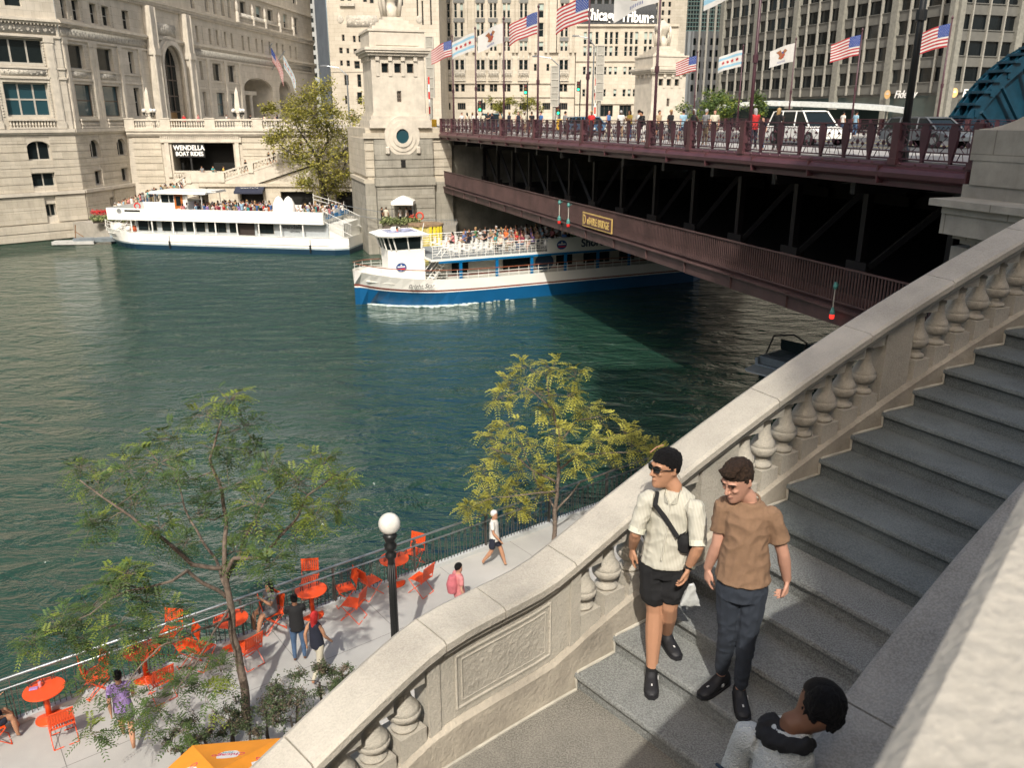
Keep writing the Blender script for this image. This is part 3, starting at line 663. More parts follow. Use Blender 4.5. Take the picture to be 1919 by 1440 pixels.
rr = random.Random(3)
for i, w_ in enumerate(RW_):
    wide = w_[1]-w_[0] > 2.5
    W.add(TR, *w_, .45, (1, 2) if wide and w_[2] < 14 else (1, 1 if wide else 2), GLASSB if wide and w_[2] < 14 else 0, FRM if wide and w_[2] < 14 else FRMW, .4 if (w_[2] > 26 and rr.random() < .5) else 0, .1 if wide else .07)
W.done()
for T, a, b in ((TL, -6.3, -1.8), (TR, 1.4, 5.2), (TR, 7.2, 11.2)): mb = MB(); balust(mb, T, a, b, 11.75, 1.0, .15, .3, r=.09); part('window_balustrade', mb, TERRAP, wb, world=True)
mb = MB(TR); balust(mb, TR, 50, 76, 26.9, 1.0, .2, .45); mb.T = TR
for x in (50, 56.5, 62, 69, 76): mb.lathe([(.35, 26.9), (.35, 28.2), (.2, 28.4), (.32, 28.8), (.3, 29.4), (.05, 30.1)], (x, .2, 0), 8)
part('roof_urns', mb, TERRAP, wb, world=True)
# flags leaning from the building
def pole_flag(px, py, nm, lab, kind):
    pass
# ---------------------------------------------------------------- terrace and quay wall with the opening
TT = frame((0, 104, 0), 90)
tw = thing('quay_wall', 'pale stone embankment wall with a large dark rectangular opening below the terrace', 'wall', (-30, 104, 0))
OP = (-41.4, -33.9, 6.6, 9.9); DR = [(-32.7, -29.9, 1.8, 4.4), (-27.8, -23.9, 1.8, 4.4), (-21.2, -18.6, 1.8, 4.4)]
mb = MB(); facade(mb, TT, -47, -10, 0, 11.6, [OP], 2.2); part('wall', mb, TERRA, tw, world=True)
mb = MB(); courses(mb, TT, -46, -10, 5.2, 10.6, .8, [(OP[0]-1.2, OP[1]+1.1, 5.8, 11)], .08, .09); part('stone_courses', mb, STONE, tw, world=True)
mb = MB(TT); mb.box(-46.5, -10, .003, .3, 10.75, 10.95); mb.box(-46.5, -10, .003, .45, 10.95, 11.3); mb.box(-46.5, -10, .003, .6, 11.3, 11.55)
for s in (-1, 1): x = (OP[0]-.75, OP[1]+.25)[s > 0]; mb.box(x, x+.5, .003, .22, 5.9, 10.7)
mb.box(OP[0]-1.2, OP[1]+1.1, .003, .28, 10.0, 10.6)
x = OP[0]-1.1
while x < OP[1]+1: mb.box(x, x+.1, .28, .4, 10.5, 10.72); x += .26
part('mouldings', mb, TERRAP, tw, world=True)
mb = MB(TT); mb.box(OP[0], OP[1], -2.3, -2.2, OP[2], OP[3]); mb.box(OP[0], OP[1], -2.2, -.5, 9.85, 9.9); mb.box(OP[0], OP[1], -2.2, -.4, 6.55, 6.6); part('opening', mb, BLACK, tw, world=True)
sg = thing('boat_company_sign', 'dark sign with white capital lettering hanging in the quay wall opening', 'sign', (-38.5, 103.5, 7))
mb = MB(TT); mb.box(-41.1, -37.4, .0, .1, 8.25, 9.8); mb.box(-39.3, -39.1, -.1, -.0, 6.6, 8.3); part('board', mb, mat('sign_black', (.01, .01, .01), .6, 0), sg, world=True)
WL = mat('sign_white', (.85, .84, .8), .5, 0)
UP = lambda x, w_, z: TT @ M.Translation((x, w_, z)) @ M.Rotation(pi/2, 4, 'X') @ M.Rotation(0, 4, 'Z')
def ftx(T, u, w_, z, rot=0): return T @ M.Translation((u, w_, z)) @ M.Rotation(rot, 4, 'Y') @ M(((1, 0, 0, 0), (0, 0, 1, 0), (0, 1, 0, 0), (0, 0, 0, 1)))
text('WENDELLA', .78, ftx(TT, -39.25, .14, 9.35), WL, sg, 'lettering', .01, off=.02, sx=.92)
text('BOAT RIDES', .68, ftx(TT, -39.25, .14, 8.65), WL, sg, 'lettering', .01, off=.02, sx=.9)
# terrace ground and its balustrade
mb = MB(); mb.prism([(-46.4, 104.5), (-3.5, 104.5), (6, 107), (170, 170), (170, 420), (-120, 420), (-46.4, 108)], 11.0, 11.55); struct('plaza_ground', mb, SIDEW)
tb = thing('terrace_balustrade', 'long stone balustrade on top of the embankment wall above the dark opening', 'balustrade', (-30, 104, 11.55))
piers = [-46, -41.7, -36.3, -30.6, -24.5, -18.5, -12.5]
for a, b in zip(piers, piers[1:]):
    mb = MB(); balust(mb, TT, a+.6, b-.6, 11.56, 1.15, .2, .3, r=.1); part('baluster_run', mb, TERRAP, tb, world=True)
for p in piers: mb = MB(TT); mb.box(p-.6, p+.6, -.02, .42, 11.56, 12.72); mb.box(p-.65, p+.65, -.08, .48, 12.72, 12.84); part('pier', mb, TERRAP, tb, world=True)
def obelisk(x, y, z, lab):
    t = thing('obelisk_lamp', lab, 'street lamp', (x, y, z), 0, 'stone obelisk lamps on the terrace')
    mb = MB(); mb.cbox((0, 0, .5), (.9, .9, 1.0)); mb.cbox((0, 0, 1.05), (1.05, 1.05, .15)); mb.lathe([(.32, 1.1), (.25, 1.5), (.3, 1.9)], n=12)
    mb.loft([[(s*a, q*a, zz) for s, q in ((-1, -1), (1, -1), (1, 1), (-1, 1))] for a, zz in ((.36, 1.9), (.33, 2.2), (.2, 4.2), (.02, 4.8))]); part('obelisk', mb, TERRAP, t)
    for k in range(4):
        a = pi/4+k*pi/2; cx, cy = .62*cos(a), .62*sin(a); mb = MB(); mb.tube([(.2*cos(a), .2*sin(a), 1.7), (cx*.7, cy*.7, 1.45), (cx, cy, 1.75)], .05, 6); mb.lathe([(.12, 1.72), (.16, 1.9), (.1, 1.95)], (cx, cy, 0), 8); q = part('bracket', mb, BLK, t)
        g = MB(); g.sph((cx, cy, 2.15), .25, 12, 8); part('globe', g, GLOBE, q, True)
for px, lb in ((281, 'stone obelisk with four white globes left of the arched doorway'), (448, 'stone obelisk with four white globes in front of the shop windows')):
    p = ony(px, 218, 104.2); obelisk(p.x, p.y, 11.5, lb)
# lower quay: dock, steps up the wall, doors
mb = MB(); mb.prism([(-49.5, 93), (-44, 90.4), (-8.5, 88.6), (-6.5, 91), (-6, 104), (-46.5, 108)], .0, 1.8); struct('dock', mb, mat('dock_concrete', (.30, .28, .24), .9, .15, 1, .2, 20, streak=.3))
TA = frame((0, 101, 0), 90)
ar = thing('stair_arcade', 'stone arcade with dark doorways carrying the embankment stairs', 'wall', (-28, 101, 1.8))
mb = MB(); facade(mb, TA, -36.5, -16, 1.8, 5.0, DR, .6); mb.T = TA; mb.box(-37.5, -16, -3, .25, 5.0, 5.35)
mb.prism([(-16, 101), (-16, 104), (-37, 104), (-36.5, 101)], 1.8, 5.0) if 0 else None
part('wall', mb, STONE, ar, world=True)
for d in DR: mb = MB(TA); mb.box(d[0], d[1], -.75, -.62, d[2], d[3]); mb.box(d[0]+.3, d[0]+.36, -.62, -.55, 1.8, 4.3) ; part('doorway', mb, BLACK, ar, world=True)
# solid flights: right flight rises to the terrace, left flight drops to the dock
mb = MB(TA)
def side(P, w0, w1): k = len(P); mb.add([(x, w0, z) for x, z in P]+[(x, w1, z) for x, z in P], [tuple(range(k)), tuple(range(2*k-1, k-1, -1))]+[(i, (i+1) % k, k+(i+1) % k, k+i) for i in range(k)])
side([(-39.3, 1.8), (-44.5, 1.8), (-40.2, 4.6), (-38.5, 5.6), (-34.4, 5.6), (-16, 11.4), (-16, 10), (-30.5, 5.35), (-36.5, 5.35), (-36.5, 4.9), (-38.2, 4.2)], -2.6, .05)
side([(-30.2, 5.35), (-16, 9.7), (-16, 5.35)], -2.9, -.3)
part('flight', mb, TERRAP, ar, world=True)
mb = MB()
def raked(x0, z0, x1, z1, n):
    mb.T = TA; P = lambda t, z: (x0+(x1-x0)*t, -.05, z0+(z1-z0)*t+z)
    for dz, hh, ww in ((.0, .18, .17), (.9, .2, .2)):
        a, b = P(0, dz), P(1, dz); mb.loft([[(p[0], p[1]+s, p[2]+q) for s, q in ((-ww, 0), (ww, 0), (ww, hh), (-ww, hh))] for p in (a, b)])
    for i in range(n):
        p = P((i+.5)/n, 0); mb.lathe([(.07, .18), (.05, .3), (.12, .45), (.06, .75), (.08, .9)], (p[0], p[1], p[2]), 6)
    for t in (0, .5, 1): p = P(t, 0); mb.box(p[0]-.3, p[0]+.3, -.3, .2, p[2]-.1, p[2]+1.12)
    mb.T = None
raked(-43.6, 2.3, -38.6, 5.5, 14); raked(-34.6, 5.6, -27.5, 7.8, 18); raked(-26.8, 8.0, -19.5, 10.3, 18)
mb.T = TA; mb.box(-38.4, -34.8, -.25, .15, 5.5, 6.65); balust(mb, frame((0, 103.3, 0), 90), -41.2, -37.8, 5.6, 1.1, 0, .3, r=.1); mb.T = frame((0, 103.3, 0), 90); mb.box(-37.8, -36, -.2, .2, 5.6, 6.7); mb.box(-41.5, -36, -.6, .3, 5.0, 5.6)
part('raked_balustrade', mb, TERRAP, ar, world=True)
aw = thing('ticket_awning', 'small navy awning with a white script name over a doorway', 'awning', (-31.2, 100.3, 4.2))
mb = MB(TA); mb.loft([[(x, w_, z) for w_, z in ((.1, 5.1), (.1, 4.55), (1.3, 4.25), (1.3, 4.45))] for x in (-33, -29.6)]); part('canopy', mb, mat('navy_canvas', (.015, .02, .04), .7, 0), aw, world=True)
text('wendella', .62, TA @ M.Translation((-31.3, .72, 4.86)) @ M.Rotation(atan2(.65, 1.2)-pi*.0, 4, 'X') @ M(((1, 0, 0, 0), (0, -1, 0, 0), (0, 0, -1, 0), (0, 0, 0, 1))) @ M.Rotation(pi, 4, 'X'), WL, aw, 'lettering', .01, shear=.2, off=.01)
# ---------------------------------------------------------------- the bridge
DB = V((-.320, .947, 0)); EB = V((.947, .320, 0)); P0 = V((21.67, 0, 0)); BW = 29.
TB = M(((DB.x, EB.x, 0, P0.x), (DB.y, EB.y, 0, P0.y), (0, 0, 1, 0), (0, 0, 0, 1)))     # s along, e across (to the east), z up
S0, S1 = 25.7, 88.8; ZR = H-.2; ZD = H-1.36
def sY(px):   # distance along the near fascia seen at a pixel column (horizon row)
    k = (px-960)/1620.; Y = 21.67/(k+.338); return Y/.947
br = thing('bascule_bridge', 'maroon steel double deck bridge with ornamental railing and trusses', 'bridge', TB @ V((55, 14, 8)))
mb = MB(TB); mb.box(S0-14, 96, .35, BW-.35, ZD-.55, ZD-.12); mb.box(S0-14, 96, .35, 5.2, ZD-.12, ZD); mb.box(S0-14, 96, BW-5.2, BW-.35, ZD-.12, ZD); part('deck', mb, [SIDEW], br, world=True)
mb = MB(TB); mb.box(S0-14, 140, 5.4, BW-5.4, ZD-.119, ZD-.09); part('roadway', mb, ASPH, br, world=True)
mb = MB(TB)
for e in (14.3, 14.55): mb.box(20, 130, e, e+.1, ZD-.089, ZD-.084)
for e in (9.8, 19.2):
    s = 22
    while s < 128: mb.box(s, s+3, e, e+.1, ZD-.089, ZD-.084); s += 9
part('lane_markings', mb, mat('yellow_paint_line', (.5, .4, .12), .7), br, world=True)
for side_, e0 in ((0, -.25), (1, BW)):
    rl = MB(TB); mb = MB(TB)
    fr = [(e0+o, z) for o, z in ((.30, ZD-.02), (-.02, ZD-.02), (-.08, ZD-.1), (-.08, ZD-.16), (-.20, ZD-.22), (-.28, ZD-.34), (-.26, ZD-.48), (-.16, ZD-.56), (-.02, ZD-.60), (-.02, ZD-.78), (.30, ZD-.78))]
    if side_: fr = [(2*e0+.25-e, z) for e, z in fr]
    for k in range(18):
        s0 = S0+(S1-S0)*k/18; s1 = S0+(S1-S0)*(k+1)/18-.015
        mb.loft([[(s, e, z) for e, z in fr] for s in (s0, s1)]); sg_ = -1 if not side_ else 1
        mb.box(s0-.03, s0+.03, e0-.27 if not side_ else e0+.25, e0 if not side_ else e0+.53, ZD-.7, ZD-.14)
    s = S0+.3
    while s < S1: mb.sph((s, e0-.07 if not side_ else e0+.32, ZD-.06), .035, 6, 4); s += .62
    part('fascia', mb, MAROON, br, world=True)
    # railing: panels between posts
    e = e0+.02
    poles = [sY(p) for p in (851, 893, 945, 1008, 1100, 1227, 1407, 1700)]; bnd = [S0-.2]+sorted(poles)+[S1]
    for a, b in zip(bnd, bnd[1:]):
        mb = MB(TB); mb.box(a, b, e-.06, e+.06, ZR-.05, ZR); mb.box(a, b, e-.035, e+.035, ZD+.06, ZD+.11); mb.box(a, b, e-.035, e+.035, ZD+.30, ZD+.335); mb.box(a, b, e-.03, e+.03, ZR-.22, ZR-.19)
        n = max(1, round((b-a)/1.25)); w_ = (b-a)/n
        for i in range(n+1):
            x = a+i*w_
            mb.loft([[(x+p, e+q, z) for p, q in ((-h, -.045), (h, -.045), (h, .045), (-h, .045))] for h, z in ((.05, ZD+.0), (.05, ZD+.12), (.10, ZD+.35), (.15, ZD+.62), (.17, ZD+.9), (.12, ZR-.05))])
            if i < n:
                c = x+w_/2
                for j in range(4): q = c+(j-1.5)*w_*.17; mb.tube([(q-.09, e, ZR-.205), (q, e, ZR-.10), (q+.09, e, ZR-.205)], .014, 4)
                for sx in (-1, 1):
                    mb.tube([(c+sx*w_*.1, e, ZD+.33), (c+sx*w_*.27, e, ZD+.5), (c+sx*w_*.12, e, ZD+.62), (c+sx*w_*.28, e, ZD+.78), (c+sx*w_*.1, e, ZR-.22)], .016, 4)
                    mb.tube([(c+sx*w_*.30, e, ZD+.1), (c+sx*w_*.22, e, ZD+.3)], .02, 4); mb.tube([(c+sx*w_*.09, e, ZD+.1), (c+sx*w_*.14, e, ZD+.3)], .014, 4); mb.sph((c+sx*w_*.2, e, ZD+.5), .055, 5, 3); mb.sph((c+sx*w_*.2, e, ZD+.8), .05, 5, 3)
                mb.sph((c, e, ZD+.56), (.09, .02, .09), 8, 4); mb.tube([(c, e, ZD+.33), (c, e, ZR-.22)], .014, 4)
        part('railing_panel', mb, MAROOND, br, world=True)
    for s in poles+[41.5, S0, S1-.3]:
        mb = MB(TB); mb.box(s-.15, s+.15, e-.13, e+.13, ZD-.1, ZR+.02); mb.box(s-.18, s+.18, e-.16, e+.16, ZD-.1, ZD+.1); part('railing_post', mb, MAROON, br, world=True)
# lower deck, walkway and sign
ZL = H-6.35
mb = MB(TB); mb.box(S0-4, 97, 1.9, BW-1.9, ZL-.5, ZL-.1); part('lower_deck', mb, STEEL, br, world=True)
def zarc(s): return ZL-.25+.12*sin(pi*(s-S0)/(S1-S0))
mb = MB(TB)
for k in range(16):
    a, b = S0+(S1-S0)*k/16, S0+(S1-S0)*(k+1)/16
    mb.box(a, b-.02, -.12, .0, zarc(a)-.62, zarc(a)-.02); mb.box(a, b, -.24, .1, zarc(a)-.08, zarc(a)-.03); mb.box(a-.05, a+.05, -.2, -.121, zarc(a)-.6, zarc(a)-.09)
mb.box(S0, S1, .1, 1.9, ZL-.33, ZL-.22)
part('walkway_girder', mb, WALKM, br, world=True)
mb = MB(TB); s = S0+.2
mb.box(S0, S1, -.05, .03, ZL+1.17, ZL+1.23); mb.box(S0, S1, -.03, .01, ZL-.06, ZL)
i = 0
while s < S1: mb.box(s-.022, s+.022, -.03, .012, ZL, ZL+1.17); s += .155
o = part('walkway_bars', mb, WALKM, br, world=True); o['kind'] = 'stuff'
for e in (4.2, BW-1.3):
    mb = MB(TB); mb.box(S0-12, S1, e-.25, e+.25, ZD-1.3 if e < 5 else ZD-2.6, ZD-.56); mb.box(S0, S1, e-.3, e+.3, ZL-.7, ZL-.2); n = 14; L_ = (S1-S0)/n
    for k in range(n+1):
        x = S0+k*L_; mb.box(x-.14, x+.14, e-.14, e+.14, ZL-.2, ZD-1.3)
        if k < n:
            a, b = (x, x+L_) if k > n/2 else (x+L_, x)
            mb.tube([(a, e, ZL), (b, e, ZD-1.3)], .15, 4)
            mb.prism([(x+L_-.6, e-.22), (x+L_+.6, e-.22), (x+L_+.6, e+.22), (x+L_-.6, e+.22)], ZL-.1, ZL+.6)
    part('truss', mb, STEEL, br, world=True)
mb = MB(TB); s = S0+1
while s < S1: mb.box(s-.12, s+.12, .4, BW-.4, ZD-1.25, ZD-.56); mb.box(s-.12, s+.12, 1.9, BW-1.9, ZL-1.15, ZL-.5); s += 4.6
part('floor_beams', mb, STEEL, br, world=True)
mb = MB(TB); mb.box(S0-12, S1, BW-1.02, BW-.9, ZL-.4, ZD-.56); part('added_gap_plate', mb, STEEL, br, world=True)  # added plate that shuts out the bright gap under the deck
# name plate
sa, za = onface(1088, 402, P0-EB*.3, -18.7); sb, zb = onface(1143, 404, P0-EB*.3, -18.7)
ns = MB(TB); sc = (sa+sb)/2; zc = ZL+.42
mb = MB(TB); mb.box(sb, sa, -.19, -.13, zc-.42, zc+.42, 0); mb.box(sb+.07, sa-.07, -.2, -.19, zc-.35, zc+.35, 1)
npl = thing('bridge_name_sign', 'gold framed name plate fixed on the lower walkway railing of the bridge', 'sign', TB @ V((sc, -.2, zc)))
GOLD = mat('gold_letters', (.55, .38, .12), .5, .1)
part('plate', mb, [GOLD, mat('plate_brown', (.10, .035, .03), .5)], npl, world=True)
TBT = TB @ M.Translation((sc, -.21, zc-.03)) @ M(((-1, 0, 0, 0), (0, 0, -1, 0), (0, 1, 0, 0), (0, 0, 0, 1)))
fitted('D', (sa-sb)*.09, .8, TBT @ M.Translation((-(sa-sb)*.42, 0, 0)), GOLD, npl, 'lettering', .01, off=.015)
fitted('uSABLE BRIDGE', (sa-sb)*.74, .6, TBT @ M.Translation(((sa-sb)*.05, -.02, 0)), GOLD, npl, 'lettering', .01, off=.015)
# hanging navigation signals
for i, (px, lb) in enumerate(((1048, 'left one of the pair of hanging red and green signals left of the name plate'), (1065, 'right one of the pair of hanging signals beside the name plate'), (1565, 'lone hanging signal with a lit red lamp near the end of the bridge'))):
    s, z = onface(px, {1048: 380, 1065: 385, 1565: 537}[px], P0-EB*.4, -18.7)
    t = thing('navigation_signal', lb, 'signal lamp', TB @ V((s, -.4, z)), 0, 'signals hanging from the walkway')
    mb = MB(); mb.tube([(0, 0, 0), (0, 0, -.85 if i < 2 else -.8)], .03 if i < 2 else .02, 6); part('rod', mb, FRMW, t)
    G = mat('signal_green_body', (.06, .22, .2), .5, .1); zb_ = -.85 if i < 2 else -.8; k_ = .55 if i < 2 else .42
    mb = MB(); mb.lathe([(.12*k_, .16), (.2*k_, 0), (.1*k_, -.1)], n=10); mb.tube([(0, 0, 0), (.4*k_, .3*k_, .05)], .03*k_, 6); mb.lathe([(.06*k_, zb_+.05), (.2*k_, zb_-.1), (.22*k_, zb_-.5*k_), (.2*k_, zb_-.52*k_)], n=10); part('hood', mb, G, t)
    mb = MB(); mb.lathe([(.2*k_, zb_-.52*k_), (.21*k_, zb_-.8*k_), (.14*k_, zb_-.9*k_)], n=10); part('lens', mb, mat('lit_red', (.9, .03, .02), .4, 0, emit=1.5) if i == 2 else RED, t)
# ---------------------------------------------------------------- bridge houses
def bridgehouse(name, lab, P, flip=False, full=True):
    T = frame(P, 71.3); t = thing('bridgehouse', lab, 'tower', (P[0], P[1], 0), 0, 'stone bridge towers')
    a, b, dpt = -6.7, -1.7, 5.0
    if full:
        mb = MB(T); mb.box(-7.6, .75, -12, 0, 7.2, 11.95); mb.box(-7.6, -6.0, -12, -.0, 7.2, 11.95) if 0 else None
        part('base', mb, STONE, t, world=True)
        mb = MB(); courses(mb, T, -7.7, .8, 7.5, 11.0, .78, [(-5.6, -2.9, 9.6, 12)], .07, .1)
        mb.T = T; mb.box(-7.75, -7.6, -9, 0, 7.5, 11.0); mb.box(-8.0, .8, -9, .25, 6.85, 7.2); mb.box(-7.9, -5.6, .003, .35, 11.0, 11.5); mb.box(-2.9, .9, .003, .35, 11.0, 11.5); mb.T = None
        part('stone_courses', mb, STONE, t, world=True)
        mb = MB(T); mb.box(-7.9, .8, -9, .3, 0, 6.85); mb.box(-6.9, -1.2, .3, .8, 0, 6.6); mb.box(-7.0, -1.1, .25, .95, 6.6, 7.3); mb.box(-6.9, -1.2, .003, .55, 7.3, 10.9)
        mb.T = None; courses(mb, T, -6.9, -1.2, .6, 6.5, .95, [], .08, .86); courses(mb, T, -6.9, -1.2, 7.5, 9.6, .78, [], .08, .62)
        part('lower_base', mb, mat('damp_stone', (.30, .285, .24), .85, .16, 1, .3, 14, streak=.7, brick=(1.5, .95)), t, world=True)
        mb = MB(T)      # oculus
        for r0, r1, w1 in ((.62, .95, .75), (.95, 1.35, .65), (1.35, 1.7, .58)):
            ring = rng(0, 2*pi, 32); mb.loft([[(-4.15+r*cos(q), w_, 11.2+r*sin(q)*1.08) for r, w_ in ((r0, .3), (r1, .3), (r1, w1), (r0, w1))] for q in ring])
        for s in (-1, 1): mb.cbox((-4.15+s*1.5, .7, 9.9), (.4, .3, .7), 0, bev=.08)
        mb.lathe([(.02, 0)]*2, (0, 0, 0), 4) if 0 else None
        part('round_window_surround', mb, TERRAP, t, world=True)
        mb = MB(T); mb.add([(-4.15+.64*cos(q), .6, 11.2+.69*sin(q)) for q in rng(0, 2*pi, 24)[:-1]], [tuple(range(24))]); part('round_window', mb, GLASSB, t, world=True)
        mb = MB(T); mb.box(-4.4, -3.95, .62, .64, 8.3, 9.0); part('grille', mb, BLACK, t, world=True)
    mb = MB(T); zz = 11.95
    mb.box(a-.5, b+.5, -dpt-.5, .4, zz, zz+.7); mb.box(a-.35, b+.35, -dpt-.35, .3, zz+.7, zz+1.1); mb.box(a-.1, b+.1, -dpt-.1, .12, zz+1.1, zz+1.35)
    wn = [(a+.95+i*1.2, a+1.6+i*1.2, 16.9, 17.75) for i in range(3)]
    facade(mb, T @ M.Translation((0, .0, 0)), a, b, zz+1.35, 18.4, wn+[(-4.4, -3.98, 14.3, 15.3)], .3)
    mb.T = T; mb.add([(a, 0, zz+1.35), (a, -dpt, zz+1.35), (a, -dpt, 18.4), (a, 0, 18.4)], [(0, 1, 2, 3)]); mb.add([(b, 0, zz+1.35), (b, -dpt, zz+1.35), (b, -dpt, 18.4), (b, 0, 18.4)], [(0, 1, 2, 3)])
    mb.add([(b, -dpt, zz+1.35), (a, -dpt, zz+1.35), (a, -dpt, 18.4), (b, -dpt, 18.4)], [(0, 1, 2, 3)])
    part('shaft', mb, TERRAP, t, world=True)
    mb = MB(T)
    for i in range(4):
        x = a+.5+i*1.2+.05; mb.box(x-.18, x+.18, .003, .22, 17.95, 18.4); mb.box(x-.16, x+.16, .003, .08, 16.6, 17.95)
    for j in range(4): y = -.6-j*1.2; mb.box(a-.25, a-.003, y-.18, y+.18, 17.95, 18.4)
    for o, z0, z1 in ((.35, 18.4, 18.65), (.55, 18.65, 18.85), (.65, 18.85, 19.1), (.1, 19.1, 20.5), (.2, 20.5, 20.7), (-.3, 20.7, 21.0), (-.7, 21.0, 21.3), (-1.1, 21.3, 21.6), (-1.5, 21.6, 21.9)): mb.box(a-o, b+o, -dpt-o, o, z0, z1)
    mb.box(a+.5, b-.5, .1, .16, 19.3, 20.3)
    part('cornice', mb, TERRAP, t, world=True)
    mb = MB(T); mb.lathe([(.85, 21.9), (.7, 22.4), (.75, 22.8), (.5, 23.0), (.55, 23.3), (.95, 23.9), (1.1, 24.4), (.8, 24.7), (.5, 24.8), (.2, 25.2)], (-4.2, -2.5, 0), 16)
    for k in range(4): q = pi/4+k*pi/2; mb.tube([(-4.2+.9*cos(q), -2.5+.9*sin(q), 22), (-4.2+1.15*cos(q), -2.5+1.15*sin(q), 23.4), (-4.2+.95*cos(q), -2.5+.95*sin(q), 24.4)], .2, 6)
    part('urn', mb, TERRAP, t, True, world=True)
    for w_ in wn: window(t, T, *w_, .28, (1, 1), frm=FRM)
    window(t, T, -4.4, -3.98, 14.3, 15.3, .2, (2, 3), fw=.09)
bridgehouse('a', 'limestone bridge tower with a round window, left end of the bridge', (-6.75, 84.1))
q = ony(1243, 218, 118); bridgehouse('b', 'limestone bridge tower behind the railing at the far side of the bridge', (q.x+4.3, 118.), full=False)
# embankments at both ends of the bridge
mb = MB(TB); mb.box(89.2, 130, .6, 90, 0, ZD-.7); struct('north_embankment', mb, mat('damp_stone2', (.25, .24, .2), .85, .2, 1, streak=.6))
mb = MB(TB); mb.box(86.6, 89.2, -.5, 34, 0, 1.0); mb.box(85.3, 86.6, -3.2, 34, 0, .35); mb.box(84.3, 85.3, -6.5, 34, 0, .2); struct('abutment_step', mb, mat('rust_stained_stone', (.28, .25, .2), .9, .25, .9, .3, 10, streak=.8))
mb = MB(TB); mb.box(-20, 19, .6, 90, 0, ZD-.7); struct('south_embankment', mb, STONE)
pr = thing('stone_pier', 'grey stepped stone pier with a heavy cornice at the near right end of the bridge', 'pier', TB @ V((20, -1, 0)))
def ps(px, py, e): s, z = onface(px, py, P0+EB*e, -18.7); return s, z
mb = MB(TB)
eS = {}
def blk(sl, e, z0, z1, s0=4, ch=0, m=0):
    mb.box(s0, sl, e, 5, z0, z1, m)
s, z = ps(1832, 243, -.5); zt = z
blk(ps(1826, 243, -.62)[0], -.62, ps(1830, 300, -.5)[1], zt)
blk(ps(1816, 340, -.6)[0], -.6, ps(1815, 345, -.45)[1]-.0, ps(1830, 300, -.5)[1]-.004)
z1 = ps(1800, 372, -.5)[1]; blk(ps(1803, 350, -.55)[0], -.55, z1, ps(1815, 345, -.45)[1]-.003)
sL, zc = ps(1741, 371, -1.7); zc2 = ps(1741, 384, -1.7)[1]
blk(sL, -1.7, zc2, zc); blk(sL-.3, -1.5, zc2-.2, zc2-.003); zf = ps(1750, 435, -1.4)[1]; blk(sL-.25, -1.42, zf, zc2-.203)
for k, (o, dz) in enumerate(((.35, .12), (.5, .12), (.7, .14), (.9, .1))): blk(sL-.1-o*1.1, -1.42+o*.8, zf-.13*(k+1), zf-.13*k-.003)
blk(ps(1795, 470, -.7)[0], -.7, 1.0, zf-.53); blk(ps(1770, 500, -.95)[0]-.1, -.95, 0, ps(1790, 462, -.95)[1])
part('blocks', mb, mat('grey_pier_stone', (.33, .315, .27), .85, .15, 1.2, .4, 12, streak=.4, brick=(1.4, 3)), pr, world=True)
mb = MB(TB); P = []
for t in rng(0, 1, 8): P.append((ps(1835, 240, -.4)[0]-2.9*t, zt+.02+1.3*(1-cos(t*pi/2))*1.0))
k = len(P); mb.loft([[(P[i][0], -.4, zt), (P[i][0], -.4, P[i][1]), (P[i][0], 4.5, P[i][1]), (P[i][0], 4.5, zt)] for i in range(k)]); part('scroll_buttress', mb, TERRAP, pr, world=True)
# blue steel rolling segment standing on the far side of the road
bs = TB @ V((38, 31, 0))
tw_ = thing('steel_quadrant', 'huge dark blue riveted steel quadrant rising behind the bridge railing at right', 'machinery', (34, 63, ZD-.5))
TQ = frame((33.2, 62.5, 0), 71.3); TEAL = mat('dark_teal_steel', (.004, .034, .058), .4, .2, 1.5)
mb = MB(TQ); Rq = 12.7; cxq = 10.4; zq = 6.2
for e_ in (0, -1.2):
    arc = [(cxq+r*cos(t), e_, zq+r*sin(t)) for r, ts in ((Rq, rng(pi*.98, pi*.5, 18)),) for t in ts]
    inn = [(cxq+(Rq-.9)*cos(t), zq+(Rq-.9)*sin(t)) for t in rng(pi*.98, pi*.5, 18)]
    mb.loft([[(a[0], e_, a[2]), (b[0], e_, b[1]), (b[0], e_-.15, b[1]), (a[0], e_-.15, a[2])] for a, b in zip(arc, inn)])
    mb.add([(x, e_-.5, z) for x, _, z in arc]+[(cxq, e_-.5, zq)], [tuple(range(20))])
    for t in rng(pi*.92, pi*.55, 6): mb.tube([(cxq+1*cos(t), e_+.02, zq+1*sin(t)), (cxq+(Rq-.8)*cos(t), e_+.02, zq+(Rq-.8)*sin(t))], .16, 6)
    for t in rng(pi*.95, pi*.52, 9): mb.cbox((cxq+(Rq-.45)*cos(t), e_+.05, zq+(Rq-.45)*sin(t)), (.3, .1, .5), 0)
for t in rng(pi*.98, pi*.5, 18): mb.box(cxq+Rq*cos(t)-.35, cxq+Rq*cos(t)+.35, -1.4, .2, zq+Rq*sin(t)-.12, zq+Rq*sin(t)+.06)
part('segment', mb, TEAL, tw_, world=True)
